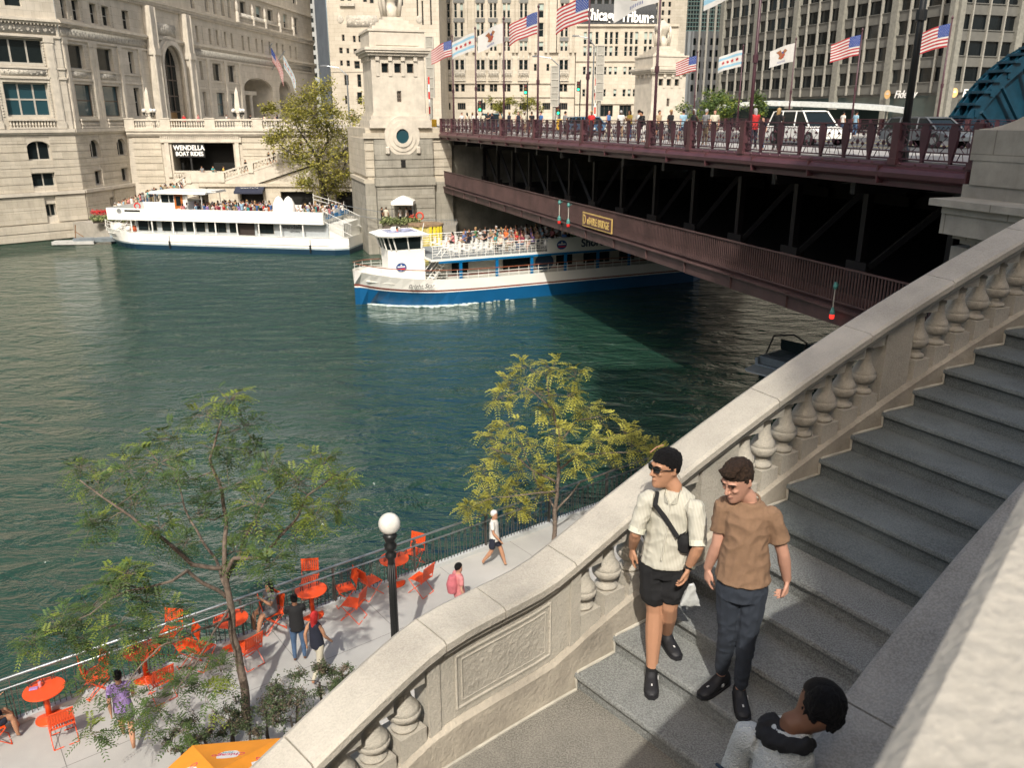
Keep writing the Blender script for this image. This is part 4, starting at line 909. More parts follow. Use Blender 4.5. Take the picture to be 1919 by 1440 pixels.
# ---------------------------------------------------------------- buildings across the river
def tower(name, lab, P, az, u0, u1, z1, wins, m, back=30, cap=96, z0=11.0, left=None, sidewins=(), depth=.35):
    T = frame((P[0], P[1], 0), az); t = thing(name, lab, 'building', (P[0], P[1], z0))
    mb = MB(); facade(mb, T, u0, u1, z0, z1, [w_[:4] for w_ in wins], depth)
    mb.T = T; mb.add([(u0, 0, z1), (u1, 0, z1), (u1, -back, z1), (u0, -back, z1)], [(0, 1, 2, 3)]); mb.add([(u1, 0, z0), (u1, 0, z1), (u1, -back, z1), (u1, -back, z0)], [(0, 1, 2, 3)])
    mb.add([(u0, -back, z0), (u1, -back, z0), (u1, -back, z1), (u0, -back, z1)], [(0, 1, 2, 3)])
    T2 = T @ M(((0, -1, 0, u0), (1, 0, 0, -back), (0, 0, 1, 0), (0, 0, 0, 1)))   # left side: u from back to front, outward to the left
    mb.T = None; facade(mb, T2, 0, back, z0, z1, [w_[:4] for w_ in sidewins], depth)
    part('wall', mb, m, t, world=True)
    W = Wins(t, cap)
    for w_ in wins: W.add(T, *w_[:4], depth-.05, w_[4] if len(w_) > 4 else (1, 2), w_[5] if len(w_) > 5 else 0, w_[6] if len(w_) > 6 else None, w_[7] if len(w_) > 7 else 0)
    for w_ in sidewins: W.add(T2, *w_[:4], depth-.05)
    W.done(); return t, T, T2
rr = random.Random(11)
# gothic limestone tower
Yt = 185.; kx = Yt/1620.; X_ = lambda px: (px-960)*kx; Z_ = lambda y: H+(218-y)*kx
wins = []
cols = [834, 845, 858, 869, 898.5, 906, 922, 929.5, 946, 954, 977, 985, 1012.5, 1051, 1059]
for c in cols:
    w_ = .62 if c != 1012.5 else 1.1
    for y0, y1 in ((88, 104), (56, 80), (24, 48), (-8, 16), (-40, -16), (-72, -48)): wins.append((X_(c)-w_/2, X_(c)+w_/2, Z_(y1), Z_(y0), (1, 2), 0, FRMW, .45 if rr.random() < .35 else 0))
    if c != 1012.5:
        wins.append((X_(c)-.42, X_(c)+.42, Z_(136), Z_(119))); wins.append((X_(c)-.38, X_(c)+.38, Z_(174), Z_(161)))
for c in (838, 866, 903, 927, 950, 981, 1024, 1056): wins.append((X_(c)-.85, X_(c)+.85, Z_(206), Z_(194), (4, 1)))
for c in (1003, 1026): wins.append((X_(c)-.3, X_(c)+.3, Z_(138), Z_(126)))
t, T, _ = tower('gothic_tower', 'tall pale limestone tower with vertical window strips behind the bridge', (0, Yt), 90, X_(800), X_(1076), 120, wins, TRIB, 30)
mb = MB(T)
for c in (800, 809, 820, 826, 851.5, 877, 890, 914, 938, 962, 969, 993, 1003, 1022, 1035, 1043, 1067, 1076):
    wd = .28 if c not in (820, 885, 996, 1035) else .8; mb.box(X_(c)-wd, X_(c)+wd, .003, .55, Z_(107), 120)
for a, b in ((829, 850), (854, 874), (894, 911), (917, 934), (942, 958), (973, 989), (1047, 1063)):
    for y in (84, 52, 20, -12, -44): mb.box(X_(a), X_(b), .003, .1, Z_(y+3.4), Z_(y-3.4), 1)
mb.box(X_(800), X_(1076), .003, .35, Z_(160), Z_(157)); mb.box(X_(800), X_(1076), .003, .3, Z_(184), Z_(182))
part('piers', mb, [TRIB, mat('spandrel_grey', (.16, .16, .15), .7, .1)], t, world=True)
for c in (839, 864, 902, 926, 950, 981, 1055):
    mb = MB(T)
    for k in range(7): x = X_(c)+(k-3)*.33; mb.lathe([(.05, Z_(148)), (.16, Z_(144)), (.1, Z_(140)), (.17, Z_(138)), (.05, Z_(136))], (x, .35, 0), 5)
    mb.box(X_(c)-1.1, X_(c)+1.1, .003, .45, Z_(142), Z_(139)); mb.box(X_(c)-1.15, X_(c)+1.15, .003, .6, Z_(156), Z_(154))
    for s in (-1, 0, 1): mb.loft([[(X_(c)+s*1.05+a, .3+b, z) for a, b in ((-r, -r), (r, -r), (r, r), (-r, r))] for r, z in ((.14, Z_(138)), (.14, Z_(118)), (.2, Z_(117)), (.02, Z_(108)))])
    for k in range(5): mb.sph((X_(c)+(k-2)*.45, .55, Z_(151)), (.16, .1, .2), 5, 4)
    part('tracery', mb, ORN, t, world=True)
# lower wing with the newspaper letters
wins = []
for c in (1093, 1103, 1114.5, 1131, 1140.5, 1150.5, 1167.5, 1177, 1186.5, 1203, 1212, 1240):
    for y0, y1 in ((72, 93), (96, 113), (131, 145), (170, 183)):
        if c in (1103, 1140.5) and y0 > 150: continue
        wins.append((X_(c)-.33, X_(c)+.33, Z_(y1), Z_(y0), (1, 2), 0, FRMW, .6 if rr.random() < .3 else 0))
for a, b in ((1124, 1148), (1160, 1182), (1196, 1218)): wins.append((X_(a), X_(b), Z_(218), Z_(198), (3, 1)))
t2, T2_, _ = tower('newspaper_building', 'limestone wing with large white blackletter newspaper name on its roof', (0, Yt-.5), 90, X_(1077), X_(1262), Z_(59), wins, TRIB, 18)
mb = MB(T2_); mb.box(X_(1077), X_(1262), .003, .3, Z_(122), Z_(119)); mb.box(X_(1077), X_(1262), .003, .45, Z_(63), Z_(60)); mb.box(X_(1077), X_(1262), .003, .3, Z_(196), Z_(192)); part('string_course', mb, TRIB, t2, world=True)
ls = thing('rooftop_letters', 'white blackletter newspaper name on a dark rooftop frame', 'sign', (X_(1150), Yt-2, Z_(55)))
mb = MB(T2_)
for i in range(26): x = X_(1086)+i*(X_(1222)-X_(1086))/25; mb.box(x-.08, x+.08, -.5, -.3, Z_(60), Z_(30))
mb.box(X_(1086), X_(1222), -.3, -.2, Z_(36), Z_(34)); mb.box(X_(1086), X_(1222), -.5, -.2, Z_(58), Z_(56)); mb.box(X_(1086), X_(1222), -1.6, -1.5, Z_(60), Z_(24)); part('frame', mb, mat('dark_frame', (.05, .055, .06), .6), ls, world=True)
text('Chicago Tribune', 3.0, T2_ @ M.Translation((X_(1153), -.05, Z_(40)-.7)) @ M.Rotation(.05, 4, 'Y') @ M(((1, 0, 0, 0), (0, 0, 1, 0), (0, 1, 0, 0), (0, 0, 0, 1))), WL, ls, 'lettering', .05, off=.09, sx=.72)
# office tower at the left of them, with plain walls and small scattered windows
Ya = 165.; ka = Ya/1620; XA = lambda px: (px-960)*ka; ZA = lambda y: H+(218-y)*ka
wins = []
for x0, y0, x1, y1 in ((651, 0, 658, 20), (664, 0, 671, 20), (692, 0, 699, 22), (704, 2, 711, 24), (719, 3, 726, 25), (757, 6, 764, 28), (650, 76, 655, 87), (670, 78, 675, 89), (680, 78, 686, 89), (644, 98, 650, 108), (657, 99, 662, 108), (670, 100, 676, 109), (682, 100, 688, 110), (644, 120, 649, 129), (656, 120, 662, 130), (670, 121, 680, 134), (650, 145, 658, 163), (674, 144, 681, 166), (649, 181, 653, 196), (672, 175, 681, 196), (797, 20, 800, 60), (788, 10, 791, 50), (812, 5, 815, 60)):
    wins.append((XA(x0), XA(x1), ZA(y1), ZA(y0), (1, 2)))
for c in (651, 664, 692, 704, 719, 757, 785): wins.append((XA(c), XA(c+7), ZA(-12), ZA(-36)))
sw = []
for z in (ZA(16), ZA(96), ZA(116), ZA(134)):
    for u in rng(3, 27, 11): sw.append((u, u+.8, z-1.2, z+.9))
t3, T3, _ = tower('limestone_office', 'smooth limestone office tower with a carved relief, left of the gothic tower', (0, Ya), 90, XA(626), XA(828), 90, wins, TRIB, 30, sidewins=sw)
mb = MB(); frieze(mb, T3, XA(660), XA(716), ZA(64), ZA(44), .02, 1.1, seed=5); part('relief', mb, ORN, t3, True, world=True)
for c in (649, 792): mb = MB(T3); mb.sph((XA(c), .02, ZA(51)), (.6, .12, .7), 10, 6); part('roundel', mb, ORN, t3, True, world=True)
mb = MB(T3)
mb.box(XA(650), XA(677), .003, .5, ZA(29), ZA(24)); mb.box(XA(626), XA(790), .003, .1, ZA(140), ZA(139)); part('ledge', mb, ORN, t3, world=True)
# distant slabs
def grid(px0, px1, y0, y1, Y, nx, nz, wf, hf, base=None):
    k = Y/1620; out = []
    for i in range(nx):
        for j in range(nz):
            a = (px0+(px1-px0)*(i+.5-wf/2)/nx-960)*k; b = (px0+(px1-px0)*(i+.5+wf/2)/nx-960)*k; c = H+(218-(y0+(y1-y0)*(j+.5+hf/2)/nz))*k; d = H+(218-(y0+(y1-y0)*(j+.5-hf/2)/nz))*k
            out.append((a, b, c, d, (1, 1)))
    return out
XK = lambda px, Y: (px-960)*Y/1620
tower('distant_tower', 'distant pale tower with rows of small windows behind the office at left', (0, 330), 90, XK(500, 330), XK(604, 330), 95, grid(555, 604, -80, 200, 330, 4, 18, .45, .5), mat('grey_concrete', (.30, .31, .30), .8, .1, .2), 20, cap=20)
tower('glass_tower', 'teal mirrored glass tower between the stone building and the grid facade', (0, 330), 90, XK(1200, 330), XK(1395, 330), 90, grid(1262, 1345, -20, 90, 330, 16, 16, .92, .86), mat('teal_mullion', (.02, .1, .1), .4, 0), 25, cap=4, depth=.12)
for i in range(1): pass
tower('grey_annex', 'grey office block with paired windows beneath the teal glass tower', (0, 250), 90, XK(1250, 250), XK(1368, 250), H+(218-70)*250/1620, grid(1288, 1340, 78, 178, 250, 5, 5, .5, .6), mat('annex_grey', (.23, .245, .25), .8, .1, .3), 15, cap=40)
tower('dark_rear_tower', 'dark banded tower standing behind the rooftop letters', (0, 260), 90, XK(1078, 260), XK(1215, 260), 75, grid(1086, 1200, -60, 60, 260, 9, 8, .7, .6), mat('rear_dark', (.10, .105, .11), .7, .1, .3), 20, cap=20)
tower('brown_side_tower', 'pale brown stone slab behind the far bridge tower', (0, 240), 90, XK(1212, 240), XK(1276, 240), 48, grid(1215, 1250, 5, 60, 240, 3, 4, .4, .6), TRIB, 14, cap=20)
# grid facade office at right
GC = V((71., 143., 0)); TG = frame((GC.x, GC.y, 0), -18.7+180, True)   # u runs back towards the camera side; outward to the west
dv = V((-.320, .947, 0)); nv = V((-.947, -.320, 0)); uv = V((.947, .320, 0))
TG1 = M(((dv.x, nv.x, 0, GC.x), (dv.y, nv.y, 0, GC.y), (0, 0, 1, 0), (0, 0, 0, 1)))
TG2 = M(((uv.x, -dv.x, 0, GC.x), (uv.y, -dv.y, 0, GC.y), (0, 0, 1, 0), (0, 0, 0, 1)))
gb = thing('grid_office', 'dark grid fronted office block with concrete piers and ribbon windows at right', 'building', (GC.x, GC.y, 11.5))
PIERM = mat('aggregate_pier', (.21, .205, .175), .85, .15, 2); SPAN = mat('bronze_spandrel', (.12, .118, .105), .6, .1, 1); RIBG = mat('ribbon_glass', (.006, .009, .011), .12, .3, .08, spec=.5)
ZG0 = 18.2; FLH = 3.95; NF = 20; LL, LR = 70.5, 70.
bay = 13.8
for T, LEN in ((TG1, LL), (TG2, LR)):
    mb = MB(T); mb.box(0, LEN, -1.5, -.9, 11.4, 100) if T is TG1 else mb.box(.2, LEN, -1.5, -.9, 11.4, 100); part('core', mb, SPAN, gb, world=True)
    mb = MB(T); x = 0.
    while x <= LEN+.1: mb.box(x-.75, x+.75, -.9, .1, 11.4, 100); x += bay
    part('pier', mb, PIERM, gb, world=True)
    mb = MB(T); x = 0.
    while x < LEN-1:
        for k in (1, 2, 3): c = x+bay*k/4; mb.box(c-.13, c+.13, -.6, -.12, ZG0-1.4, 100)
        x += bay
    part('mullion', mb, mat('pale_mullion', (.28, .27, .235), .7), gb, world=True)
    for f in range(NF):
        z = ZG0+f*FLH; mb = MB(T); mb.box(.0 if T is TG1 else .3, LEN, -.895, -.45, z-1.35, z+.35); mb.box(0 if T is TG1 else .3, LEN, -.45, -.3, z+.2, z+.35); part('spandrel', mb, SPAN, gb, world=True)
        x = 0.
        mb = MB(T); mb.box(.3, LEN-.1, -.89, -.8, z+.35, z+2.6); part('ribbon_window', mb, RIBG, gb, world=True)
mb = MB(TG1); mb.box(0, LL, -.88, -.5, 11.5, 12.2); mb.box(.7, LL, -.88, -.84, 12.2, 16.4); part('shopfront', mb, GLASST, gb, world=True)
fs = thing('bank_sign', 'white bank name with a round gold emblem on the grid fronted building', 'sign', TG1 @ V((12, .5, 16)))
for px, nm in ((1697, 0), (1806, 1)):
    s, z = onface(px, 181, GC+nv*.5, -18.7)
    Tt = TG1 @ M.Translation((s, .6, 16.6)) @ M(((-1, 0, 0, 0), (0, 0, 1, 0), (0, 1, 0, 0), (0, 0, 0, 1)))
    if nm: s, z = onface(1808, 181, GC+nv*.5, 71.3); Tt = TG2 @ M.Translation((s+.8, .6, 16.6)) @ M(((1, 0, 0, 0), (0, 0, 1, 0), (0, 1, 0, 0), (0, 0, 0, 1)))
    text('Fidelity', 1.75, Tt, WL, fs, 'lettering', .04, shear=.25, off=.03)
    mb = MB(Tt @ M.Translation((-4.2, .1, 0)));
    mb.add([(.75*cos(a), .75*sin(a), .02) for a in rng(0, 2*pi, 20)[:-1]], [tuple(range(20))]); part('emblem', mb, mat('gold_emblem', (.8, .5, .2), .5, 0), fs, world=True)
    mb = MB(Tt @ M.Translation((-4.2, .1, .02)))
    for k in range(7): a = pi*k/7+.2; mb.add([(.05*cos(a-1.5), .05*sin(a-1.5), .02), (.7*cos(a), .7*sin(a), .02), (.05*cos(a+1.5), .05*sin(a+1.5), .02)], [(0, 1, 2)])
    part('emblem_rays', mb, WL, fs, world=True)
fp = thing('pavilion_canopy', 'low curved white canopy roof in front of the grid fronted building', 'canopy', (40, 112, 11.5))
mb = MB(); P = [ony(px, py, Y) for px, py, Y in ((1345, 195, 122), (1420, 190, 119), (1500, 192, 116), (1600, 196, 112), (1660, 200, 110), (1699, 205, 108))]
mb.loft([[(p.x, p.y, p.z+.05), (p.x, p.y, p.z-.5), (p.x+5, p.y+10, p.z-.5), (p.x+5, p.y+10, p.z+.3)] for p in P]); part('roof', mb, mat('canopy_white', (.5, .52, .5), .5), fp, world=True)
mb = MB()
for p in P[:-1]: mb.tube([(p.x+1, p.y+2, 11.4), (p.x+1, p.y+2, p.z-.4)], .12, 8)
part('columns', mb, STEELG, fp, world=True)
mb = MB(); a, b = P[0], P[-2]; mb.add([(a.x+1, a.y+4, 11.4), (b.x+1, b.y+4, 11.4), (b.x+1, b.y+4, b.z-.4), (a.x+1, a.y+4, a.z-.4)], [(0, 1, 2, 3)]); part('glazing', mb, GLASST, fp, world=True)
# offices behind the camera, on the south bank (they shade the stairs and show in the water and windows)
def block(x0, x1, y0, y1, h, lab, nm='south_bank_office'):
    T = frame((x0, y1, 0), 90); t = thing(nm, lab, 'building', (x0, y1, 11))
    T = M(((1, 0, 0, x0), (0, 1, 0, y1), (0, 0, 1, 0), (0, 0, 0, 1)))
    mb = MB(T); mb.box(0, x1-x0, y0-y1, 0, 11.6, h); part('wall', mb, PIERM, t, world=True)
    mb = MB(T); z = 15
    while z < h-3:
        mb.box(1.2, x1-x0-1.2, .003, .06, z, z+1.9); z += 3.9
    part('ribbon_window', mb, GLASST, t, world=True)
block(.6, 55, -60, -20, 63, 'large office block directly behind the viewpoint'); block(-75, -12, -130, -95, 62, 'wide office block further back on the left'); block(-150, -85, -110, -70, 55, 'office block at the far left behind the viewpoint')
# ---------------------------------------------------------------- people
SK = {k: mat('skin_'+k, c, .55, .06, 6, spec=.35) for k, c in dict(light=(.50, .27, .19), tan=(.42, .22, .13), brown=(.17, .08, .045), dark=(.07, .032, .02)).items()}
def cl(name, c, r=.85, **k): return mat('cloth_'+name, c, r, .1, 8, **k)
def remesh(mb, vox, sm=2, disp=None, name='m', mats=None):
    me = mb.mesh('tmp', [], False); o = bpy.data.objects.new('tmp', me)
    r = o.modifiers.new('r', 'REMESH'); r.mode = 'VOXEL'; r.voxel_size = vox; r.use_smooth_shade = True
    if sm: q = o.modifiers.new('s', 'SMOOTH'); q.factor = .5; q.iterations = sm
    m2 = evaluated(o); bpy.data.meshes.remove(me)
    if disp:
        nv = [(v.co.copy(), v.normal.copy()) for v in m2.vertices]; co = []
        for c, n_ in nv: co.extend(c+n_*disp(c))
        m2.vertices.foreach_set('co', co); m2.update()
    m2.name = name; m2.materials.clear()
    for x in (mats if isinstance(mats, (list, tuple)) else [mats]): m2.materials.append(x)
    return m2
def folds(a, s=9., seed=0, stretch=(1, 1, .6)):
    def f(co):
        if stretch[2] == .6:
            p = V((co.x*9+co.z*5, co.y*9, co.z*13-co.x*6))+V((seed, 0, 0)); q = V((co.x*16, co.y*16, co.z*7))+V((0, seed, 0)); return a*(1.5*(.45-abs(noise.noise(p))*1.9)+.8*(.4-abs(noise.noise(q))*1.7))
        p = V((co.x*stretch[0], co.y*stretch[1], co.z*stretch[2]))*s+V((seed, 0, 0)); return a*(abs(noise.noise(p))*1.6-.5+.5*noise.noise(p*2.3))
    return f
def ax(J):
    l = (J['shL']-J['shR']); l.z = 0; l.normalize(); return l, V((l.y, -l.x, 0))       # left, forward
def mid(a, b, t=.5): return a.lerp(b, t)
def torso(mb, J, g=0., lo=0., waist=1., neck=True, hem=None):
    gh = g*2.2 if g > 0 else g
    l, f = ax(J); lh = J['hipL']-J['hipR']; lh.z = 0; lh = lh.normalized()
    pel = mid(J['hipL'], J['hipR']); nk = J['neck']; st = []
    w = (J['shL']-J['shR']).length/2
    spec = [(-.06+lo, .155, .115, -.0), (.06, .158, .115, -.0), (.28, .135*waist, .10*waist, -.005), (.55, w*.92, .115, .0), (.78, w*1.0, .112, .0), (.92, w*.88, .085, -.0), (1.0, .075, .062, 0)]
    if not neck: spec = spec[:-1]+[(1.0, .085, .07, 0)]
    rings = []; spec = [spec[0]]+[q for q in spec[1:] if q[0] > spec[0][0]+.03]
    for t, a, b, off in spec:
        a *= .93; b *= .94; c = pel.lerp(nk, t)-f*.0+f*off; L_ = lh.lerp(l, min(1, max(0, t))).normalized(); F_ = V((L_.y, -L_.x, 0))
        gg = gh if t < .4 else g
        rings.append([c+L_*((a+gg)*cos(q))+F_*((b+gg)*sin(q)*(1.05 if sin(q) > 0 else .95)) for q in rng(0, 2*pi, 16)[:-1]])
    mb.loft(rings)
def limb(mb, pts, rs, n=10):
    P = [pts[0]]; Q = [rs[0]]
    mb.tube(pts, rs, n); 
    for p, r in zip(pts, rs): mb.sph(p, r*.99, 8, 6)
def head_mesh(mb, c, fwd, up, s=1., jaw=1., nose=True):
    lf = up.cross(fwd).normalized(); fw = fwd.normalized(); up = fw.cross(lf)*-1 if 0 else up.normalized(); fw = (fw-up*fw.dot(up)).normalized(); lf = up.cross(fw)
    Mx = M(((lf.x, fw.x, up.x, c.x), (lf.y, fw.y, up.y, c.y), (lf.z, fw.z, up.z, c.z), (0, 0, 0, 1))); T0 = mb.T; mb.T = Mx
    rings = []
    for z, a, b0, b1 in ((-.118, .022, .012, .07), (-.112, .040, .0, .084), (-.09, .052, .035, .088), (-.06, .062, .066, .084), (-.03, .068, .082, .082), (.0, .071, .09, .082), (.03, .073, .095, .082), (.06, .072, .094, .077), (.085, .062, .08, .062), (.105, .042, .055, .04), (.115, .015, .02, .01)):
        a *= s*(jaw if z < -.05 else 1); rings.append([(a*cos(q), (b1 if sin(q) > 0 else b0)*s*sin(q), z*s) for q in rng(0, 2*pi, 20)[:-1]])
    mb.loft(rings)
    if nose:
        mb.tube([(0, .080*s, .018*s), (0, .094*s, -.006*s), (0, .104*s, -.026*s), (0, .088*s, -.036*s)], [.007*s, .009*s, .0125*s, .008*s], 8)
        for q in (-1, 1):
            mb.sph((q*.010*s, .092*s, -.030*s), (.008*s, .008*s, .007*s), 8, 6)
            mb.tube([(q*.008*s, .084*s, .030*s), (q*.028*s, .082*s, .034*s), (q*.048*s, .066*s, .026*s)], .007*s, 6)     # brow
            mb.sph((q*.034*s, .066*s, -.018*s), (.017*s, .016*s, .014*s), 8, 6)                                        # cheek
            mb.loft([[(q*(.068+o)*s, (-.004+k)*s, z*s) for o, k in ((0, .012), (.012, -.004), (.014, -.014), (.002, -.016))] for z in (-.026, -.01, .012, .022)])
        mb.tube([(-.022*s, .074*s, -.060*s), (0, .088*s, -.058*s), (.022*s, .074*s, -.060*s)], [.005*s, .0075*s, .005*s], 6); mb.tube([(-.02*s, .074*s, -.067*s), (0, .086*s, -.068*s), (.02*s, .074*s, -.067*s)], [.004*s, .007*s, .004*s], 6)
        mb.sph((0, .072*s, -.098*s), (.022*s, .016*s, .016*s), 8, 6)
    mb.T = T0; return Mx
def hand(mb, wr, d, side_, pal, curl=.5, s=1.):      # d: direction of the fingers; pal: palm normal; side_: towards the thumb
    d = d.normalized(); pal = (pal-d*pal.dot(d)).normalized(); sd_ = (side_-d*side_.dot(d)-pal*side_.dot(pal)).normalized()
    mb.tube([wr, wr+d*.03*s, wr+d*.085*s], [(.024*s, .018*s), (.034*s, .016*s), (.038*s, .014*s)], 10, up=sd_)
    for i, (o, ln) in enumerate(((.029, .070), (.010, .080), (-.010, .074), (-.028, .058))):
        p = wr+d*.082*s+sd_*o*s; dr = d.copy()+sd_*o*1.2; dr.normalize(); pts = [p-d*.02*s, p]; c = curl*(.75+.2*i)
        for k, f_ in enumerate((.45, .32, .24)):
            ang = c*(1.0, 1.0, .8)[k]; dr = (dr*cos(ang)+pal*sin(ang)).normalized(); p = p+dr*ln*f_*s; pts.append(p)
        mb.tube(pts, [.0095*s, .0092*s, .0085*s, .0078*s, .0066*s], 8); mb.sph(pts[-1], .0066*s, 6, 5)
    p = wr+d*.022*s+sd_*.022*s; d1 = (d*.75+sd_*.55+pal*.35).normalized(); d2 = (d*.9+sd_*.15+pal*.35).normalized()
    mb.tube([p, p+d1*.036*s, p+d1*.036*s+d2*.032*s, p+d1*.036*s+d2*.056*s], [.014*s, .0125*s, .0105*s, .008*s], 8); mb.sph(p+d1*.036*s+d2*.056*s, .008*s, 6, 5)
def shoe_into(mb, an, fwd, fl, s=1., hi=.0):
    f = V((fwd.x, fwd.y, 0)).normalized(); l = V((-f.y, f.x, 0)); b = V((an.x, an.y, fl))
    def ring(t, w_, h): c = b+f*t*s; return [c+l*(w_*s*cos(q))+V((0, 0, max(.0, h*s*(.5+.5*sin(q))))) for q in rng(-pi/2, 1.5*pi, 12)[:-1]]
    mb.loft([ring(-.075, .018, .05), ring(-.065, .032, .085+hi), ring(-.03, .040, .105+hi), (ring(.02, .040, .10+hi*.7)), ring(.07, .044, .075), ring(.12, .048, .058), ring(.165, .042, .045), ring(.19, .02, .03)])
POSES = {}
def V3(*a): return V(a)
def pose(kind):
    J = dict(head=V3(0, -.01, 1.60), neck=V3(0, .01, 1.44), shL=V3(.17, .01, 1.39), shR=V3(-.17, .01, 1.39), elL=V3(.22, .04, 1.12), elR=V3(-.22, .04, 1.12), wrL=V3(.22, -.04, .88), wrR=V3(-.22, -.04, .88),
             hipL=V3(.085, 0, .90), hipR=V3(-.085, 0, .90), knL=V3(.10, -.02, .50), knR=V3(-.10, -.02, .50), anL=V3(.11, .02, .09), anR=V3(-.11, .02, .09))
    if kind == 'walk': J.update(knL=V3(.09, -.16, .52), anL=V3(.09, -.28, .10), knR=V3(-.09, .06, .49), anR=V3(-.09, .30, .16), elL=V3(.21, .12, 1.13), wrL=V3(.21, .10, .88), elR=V3(-.21, -.04, 1.13), wrR=V3(-.19, -.2, .94))
    if kind == 'phone': J.update(elL=V3(.2, -.10, 1.14), wrL=V3(.05, -.28, 1.28), elR=V3(-.2, -.08, 1.12), wrR=V3(-.04, -.27, 1.22), head=V3(0, -.03, 1.59))
    if kind == 'lean': J.update(head=V3(0, -.16, 1.52), neck=V3(0, -.10, 1.40), shL=V3(.17, -.08, 1.35), shR=V3(-.17, -.08, 1.35), elL=V3(.2, -.25, 1.15), elR=V3(-.2, -.25, 1.15), wrL=V3(.06, -.42, 1.14), wrR=V3(-.06, -.42, 1.14))
    if kind in ('sit', 'sit2'):
        for k in J: J[k] = J[k]+V3(0, .06, -.42)
        J.update(hipL=V3(.09, .06, .52), hipR=V3(-.09, .06, .52), knL=V3(.12, -.36, .54), knR=V3(-.12, -.36, .54), anL=V3(.12, -.40, .10), anR=V3(-.12, -.38, .10), wrL=V3(.12, -.24, .62), wrR=V3(-.12, -.22, .62), elL=V3(.24, .03, .74), elR=V3(-.24, .03, .74))
    if kind == 'sit2': J.update(wrL=V3(.06, -.25, .98), elL=V3(.22, -.08, .78), head=V3(.04, .02, 1.18), knL=V3(.16, -.34, .56), anL=V3(.18, -.48, .10))
    return J
def person_meshes(J, vox, sleeve=.35, legs='long', fwd=None, face=False, hair='short', hands=None, seed=0, shirt_f=.004, hem=-.1, hat=None, upv=V((0, 0, 1)), foot=None, mt=None):
    l, f = ax(J); hd = J['head']; fwd = fwd or f; out = {}
    pel = mid(J['hipL'], J['hipR'])
    mb = MB(); torso(mb, J, -.022)
    mb.tube([J['neck']-V((0, 0, .04)), J['neck']+V((0, 0, .01)), hd+V((0, 0, -.06))], [.062, .055, .056], 12)
    hs = 1.12 if face else 1.05; hd = hd-V((0, 0, .015)); HM = head_mesh(mb, hd, fwd, upv, hs, nose=face); HM = HM @ M.Scale(hs, 4)
    for s in 'LR':
        sg = 1 if s == 'L' else -1; sh, el, wr = J['sh'+s], J['el'+s], J['wr'+s]
        limb(mb, [sh-l*sg*.035+V((0, 0, -.015)), sh.lerp(el, .35), el, el.lerp(wr, .3), wr], [.044, .044, .039, .041, .029])
        if hands: d, sd_, pal, cu = hands[s]; hand(mb, wr, d, sd_, pal, cu)
        else:
            d = (wr-el).normalized(); mb.tube([wr, wr+d*.06, wr+d*.12, wr+d*.16], [.026, .036, .032, .018], 8, asp=.5, up=f)
        hp, kn, an = J['hip'+s], J['kn'+s], J['an'+s]
        limb(mb, [hp, hp.lerp(kn, .35), kn.lerp(hp, .06), kn.lerp(an, .28), an], [.086, .083, .060, .064, .039] if legs != 'long' else [.07, .06, .045, .042, .034])
        if not foot: mb.tube([an, an+f*.02-V((0, 0, .05))], [.036, .04], 8)
    out['body'] = remesh(mb, vox, 2 if vox < .01 else 1, None, 'body', mt['body'])
    mb = MB(); torso(mb, J, .012, hem, waist=1.06)
    for s in 'LR':
        sg = 1 if s == 'L' else -1; sh, el, wr = J['sh'+s], J['el'+s], J['wr'+s]
        dn = V((0, 0, -.012)); P = [sh-l*sg*.05+dn, sh+dn, sh.lerp(el, .4)]; Q = [.068, .067, .061]
        if sleeve <= .5: P.append(sh.lerp(el, .66)); Q.append(.064)
        else: P += [sh.lerp(el, .93)]; Q += [.056]
        if sleeve > 1: P += [el, el.lerp(wr, .6), el.lerp(wr, .92)]; Q += [.053, .044, .038]
        if sleeve > 0: mb.tube(P, Q, 12); mb.sph(sh+dn-l*sg*.01, .068, 10, 8)
    out['shirt'] = remesh(mb, vox, 2 if vox < .01 else 1, folds(shirt_f, 9, seed) if vox < .02 else None, 'shirt', mt['shirt'])
    mb = MB(); lh = J['hipL']-J['hipR']; lh.z = 0; lh.normalize(); F_ = V((lh.y, -lh.x, 0))
    rings = [[pel+V((0, 0, z))+lh*(a*cos(q))+F_*(b*sin(q)) for q in rng(0, 2*pi, 16)[:-1]] for z, a, b in ((-.07, .14, .115), (0, .155, .118), (.08, .150, .112))]; mb.loft(rings)
    for s in 'LR':
        hp, kn, an = J['hip'+s], J['kn'+s], J['an'+s]
        if legs == 'short': limb(mb, [hp, hp.lerp(kn, .35), hp.lerp(kn, .60)], [.10, .100, .102])
        else: limb(mb, [hp, hp.lerp(kn, .4), kn, kn.lerp(an, .4), kn.lerp(an, .9)], [.095, .086, .062, .056, .046])
    out['trousers'] = remesh(mb, vox, 2 if vox < .01 else 1, folds(.004, 8, seed+3) if vox < .02 else None, 'trousers', mt['trousers'])
    # hair or hat sits on the skull
    mb = MB(HM); 
    if hair == 'short':
        rings = [[(a*cos(q), (b1 if sin(q) > 0 else b0)*sin(q)-.004, z) for q in rng(0, 2*pi, 20)[:-1]] for z, a, b0, b1 in ((-.045, .05, .09, .0), (-.01, .073, .098, .03), (.025, .079, .104, .06), (.055, .080, .104, .088), (.085, .070, .092, .08), (.112, .05, .062, .055), (.126, .02, .024, .02))]; mb.loft(rings)
    else:
        rings = [[(a*cos(q), (b1 if sin(q) > 0 else b0)*sin(q)-.006, z) for q in rng(0, 2*pi, 16)[:-1]] for z, a, b0, b1 in ((-.22, .05, .11, -.04), (-.12, .075, .115, -.01), (-.03, .085, .11, .02), (.03, .083, .106, .072), (.085, .070, .092, .075), (.124, .02, .024, .02))]; mb.loft(rings)
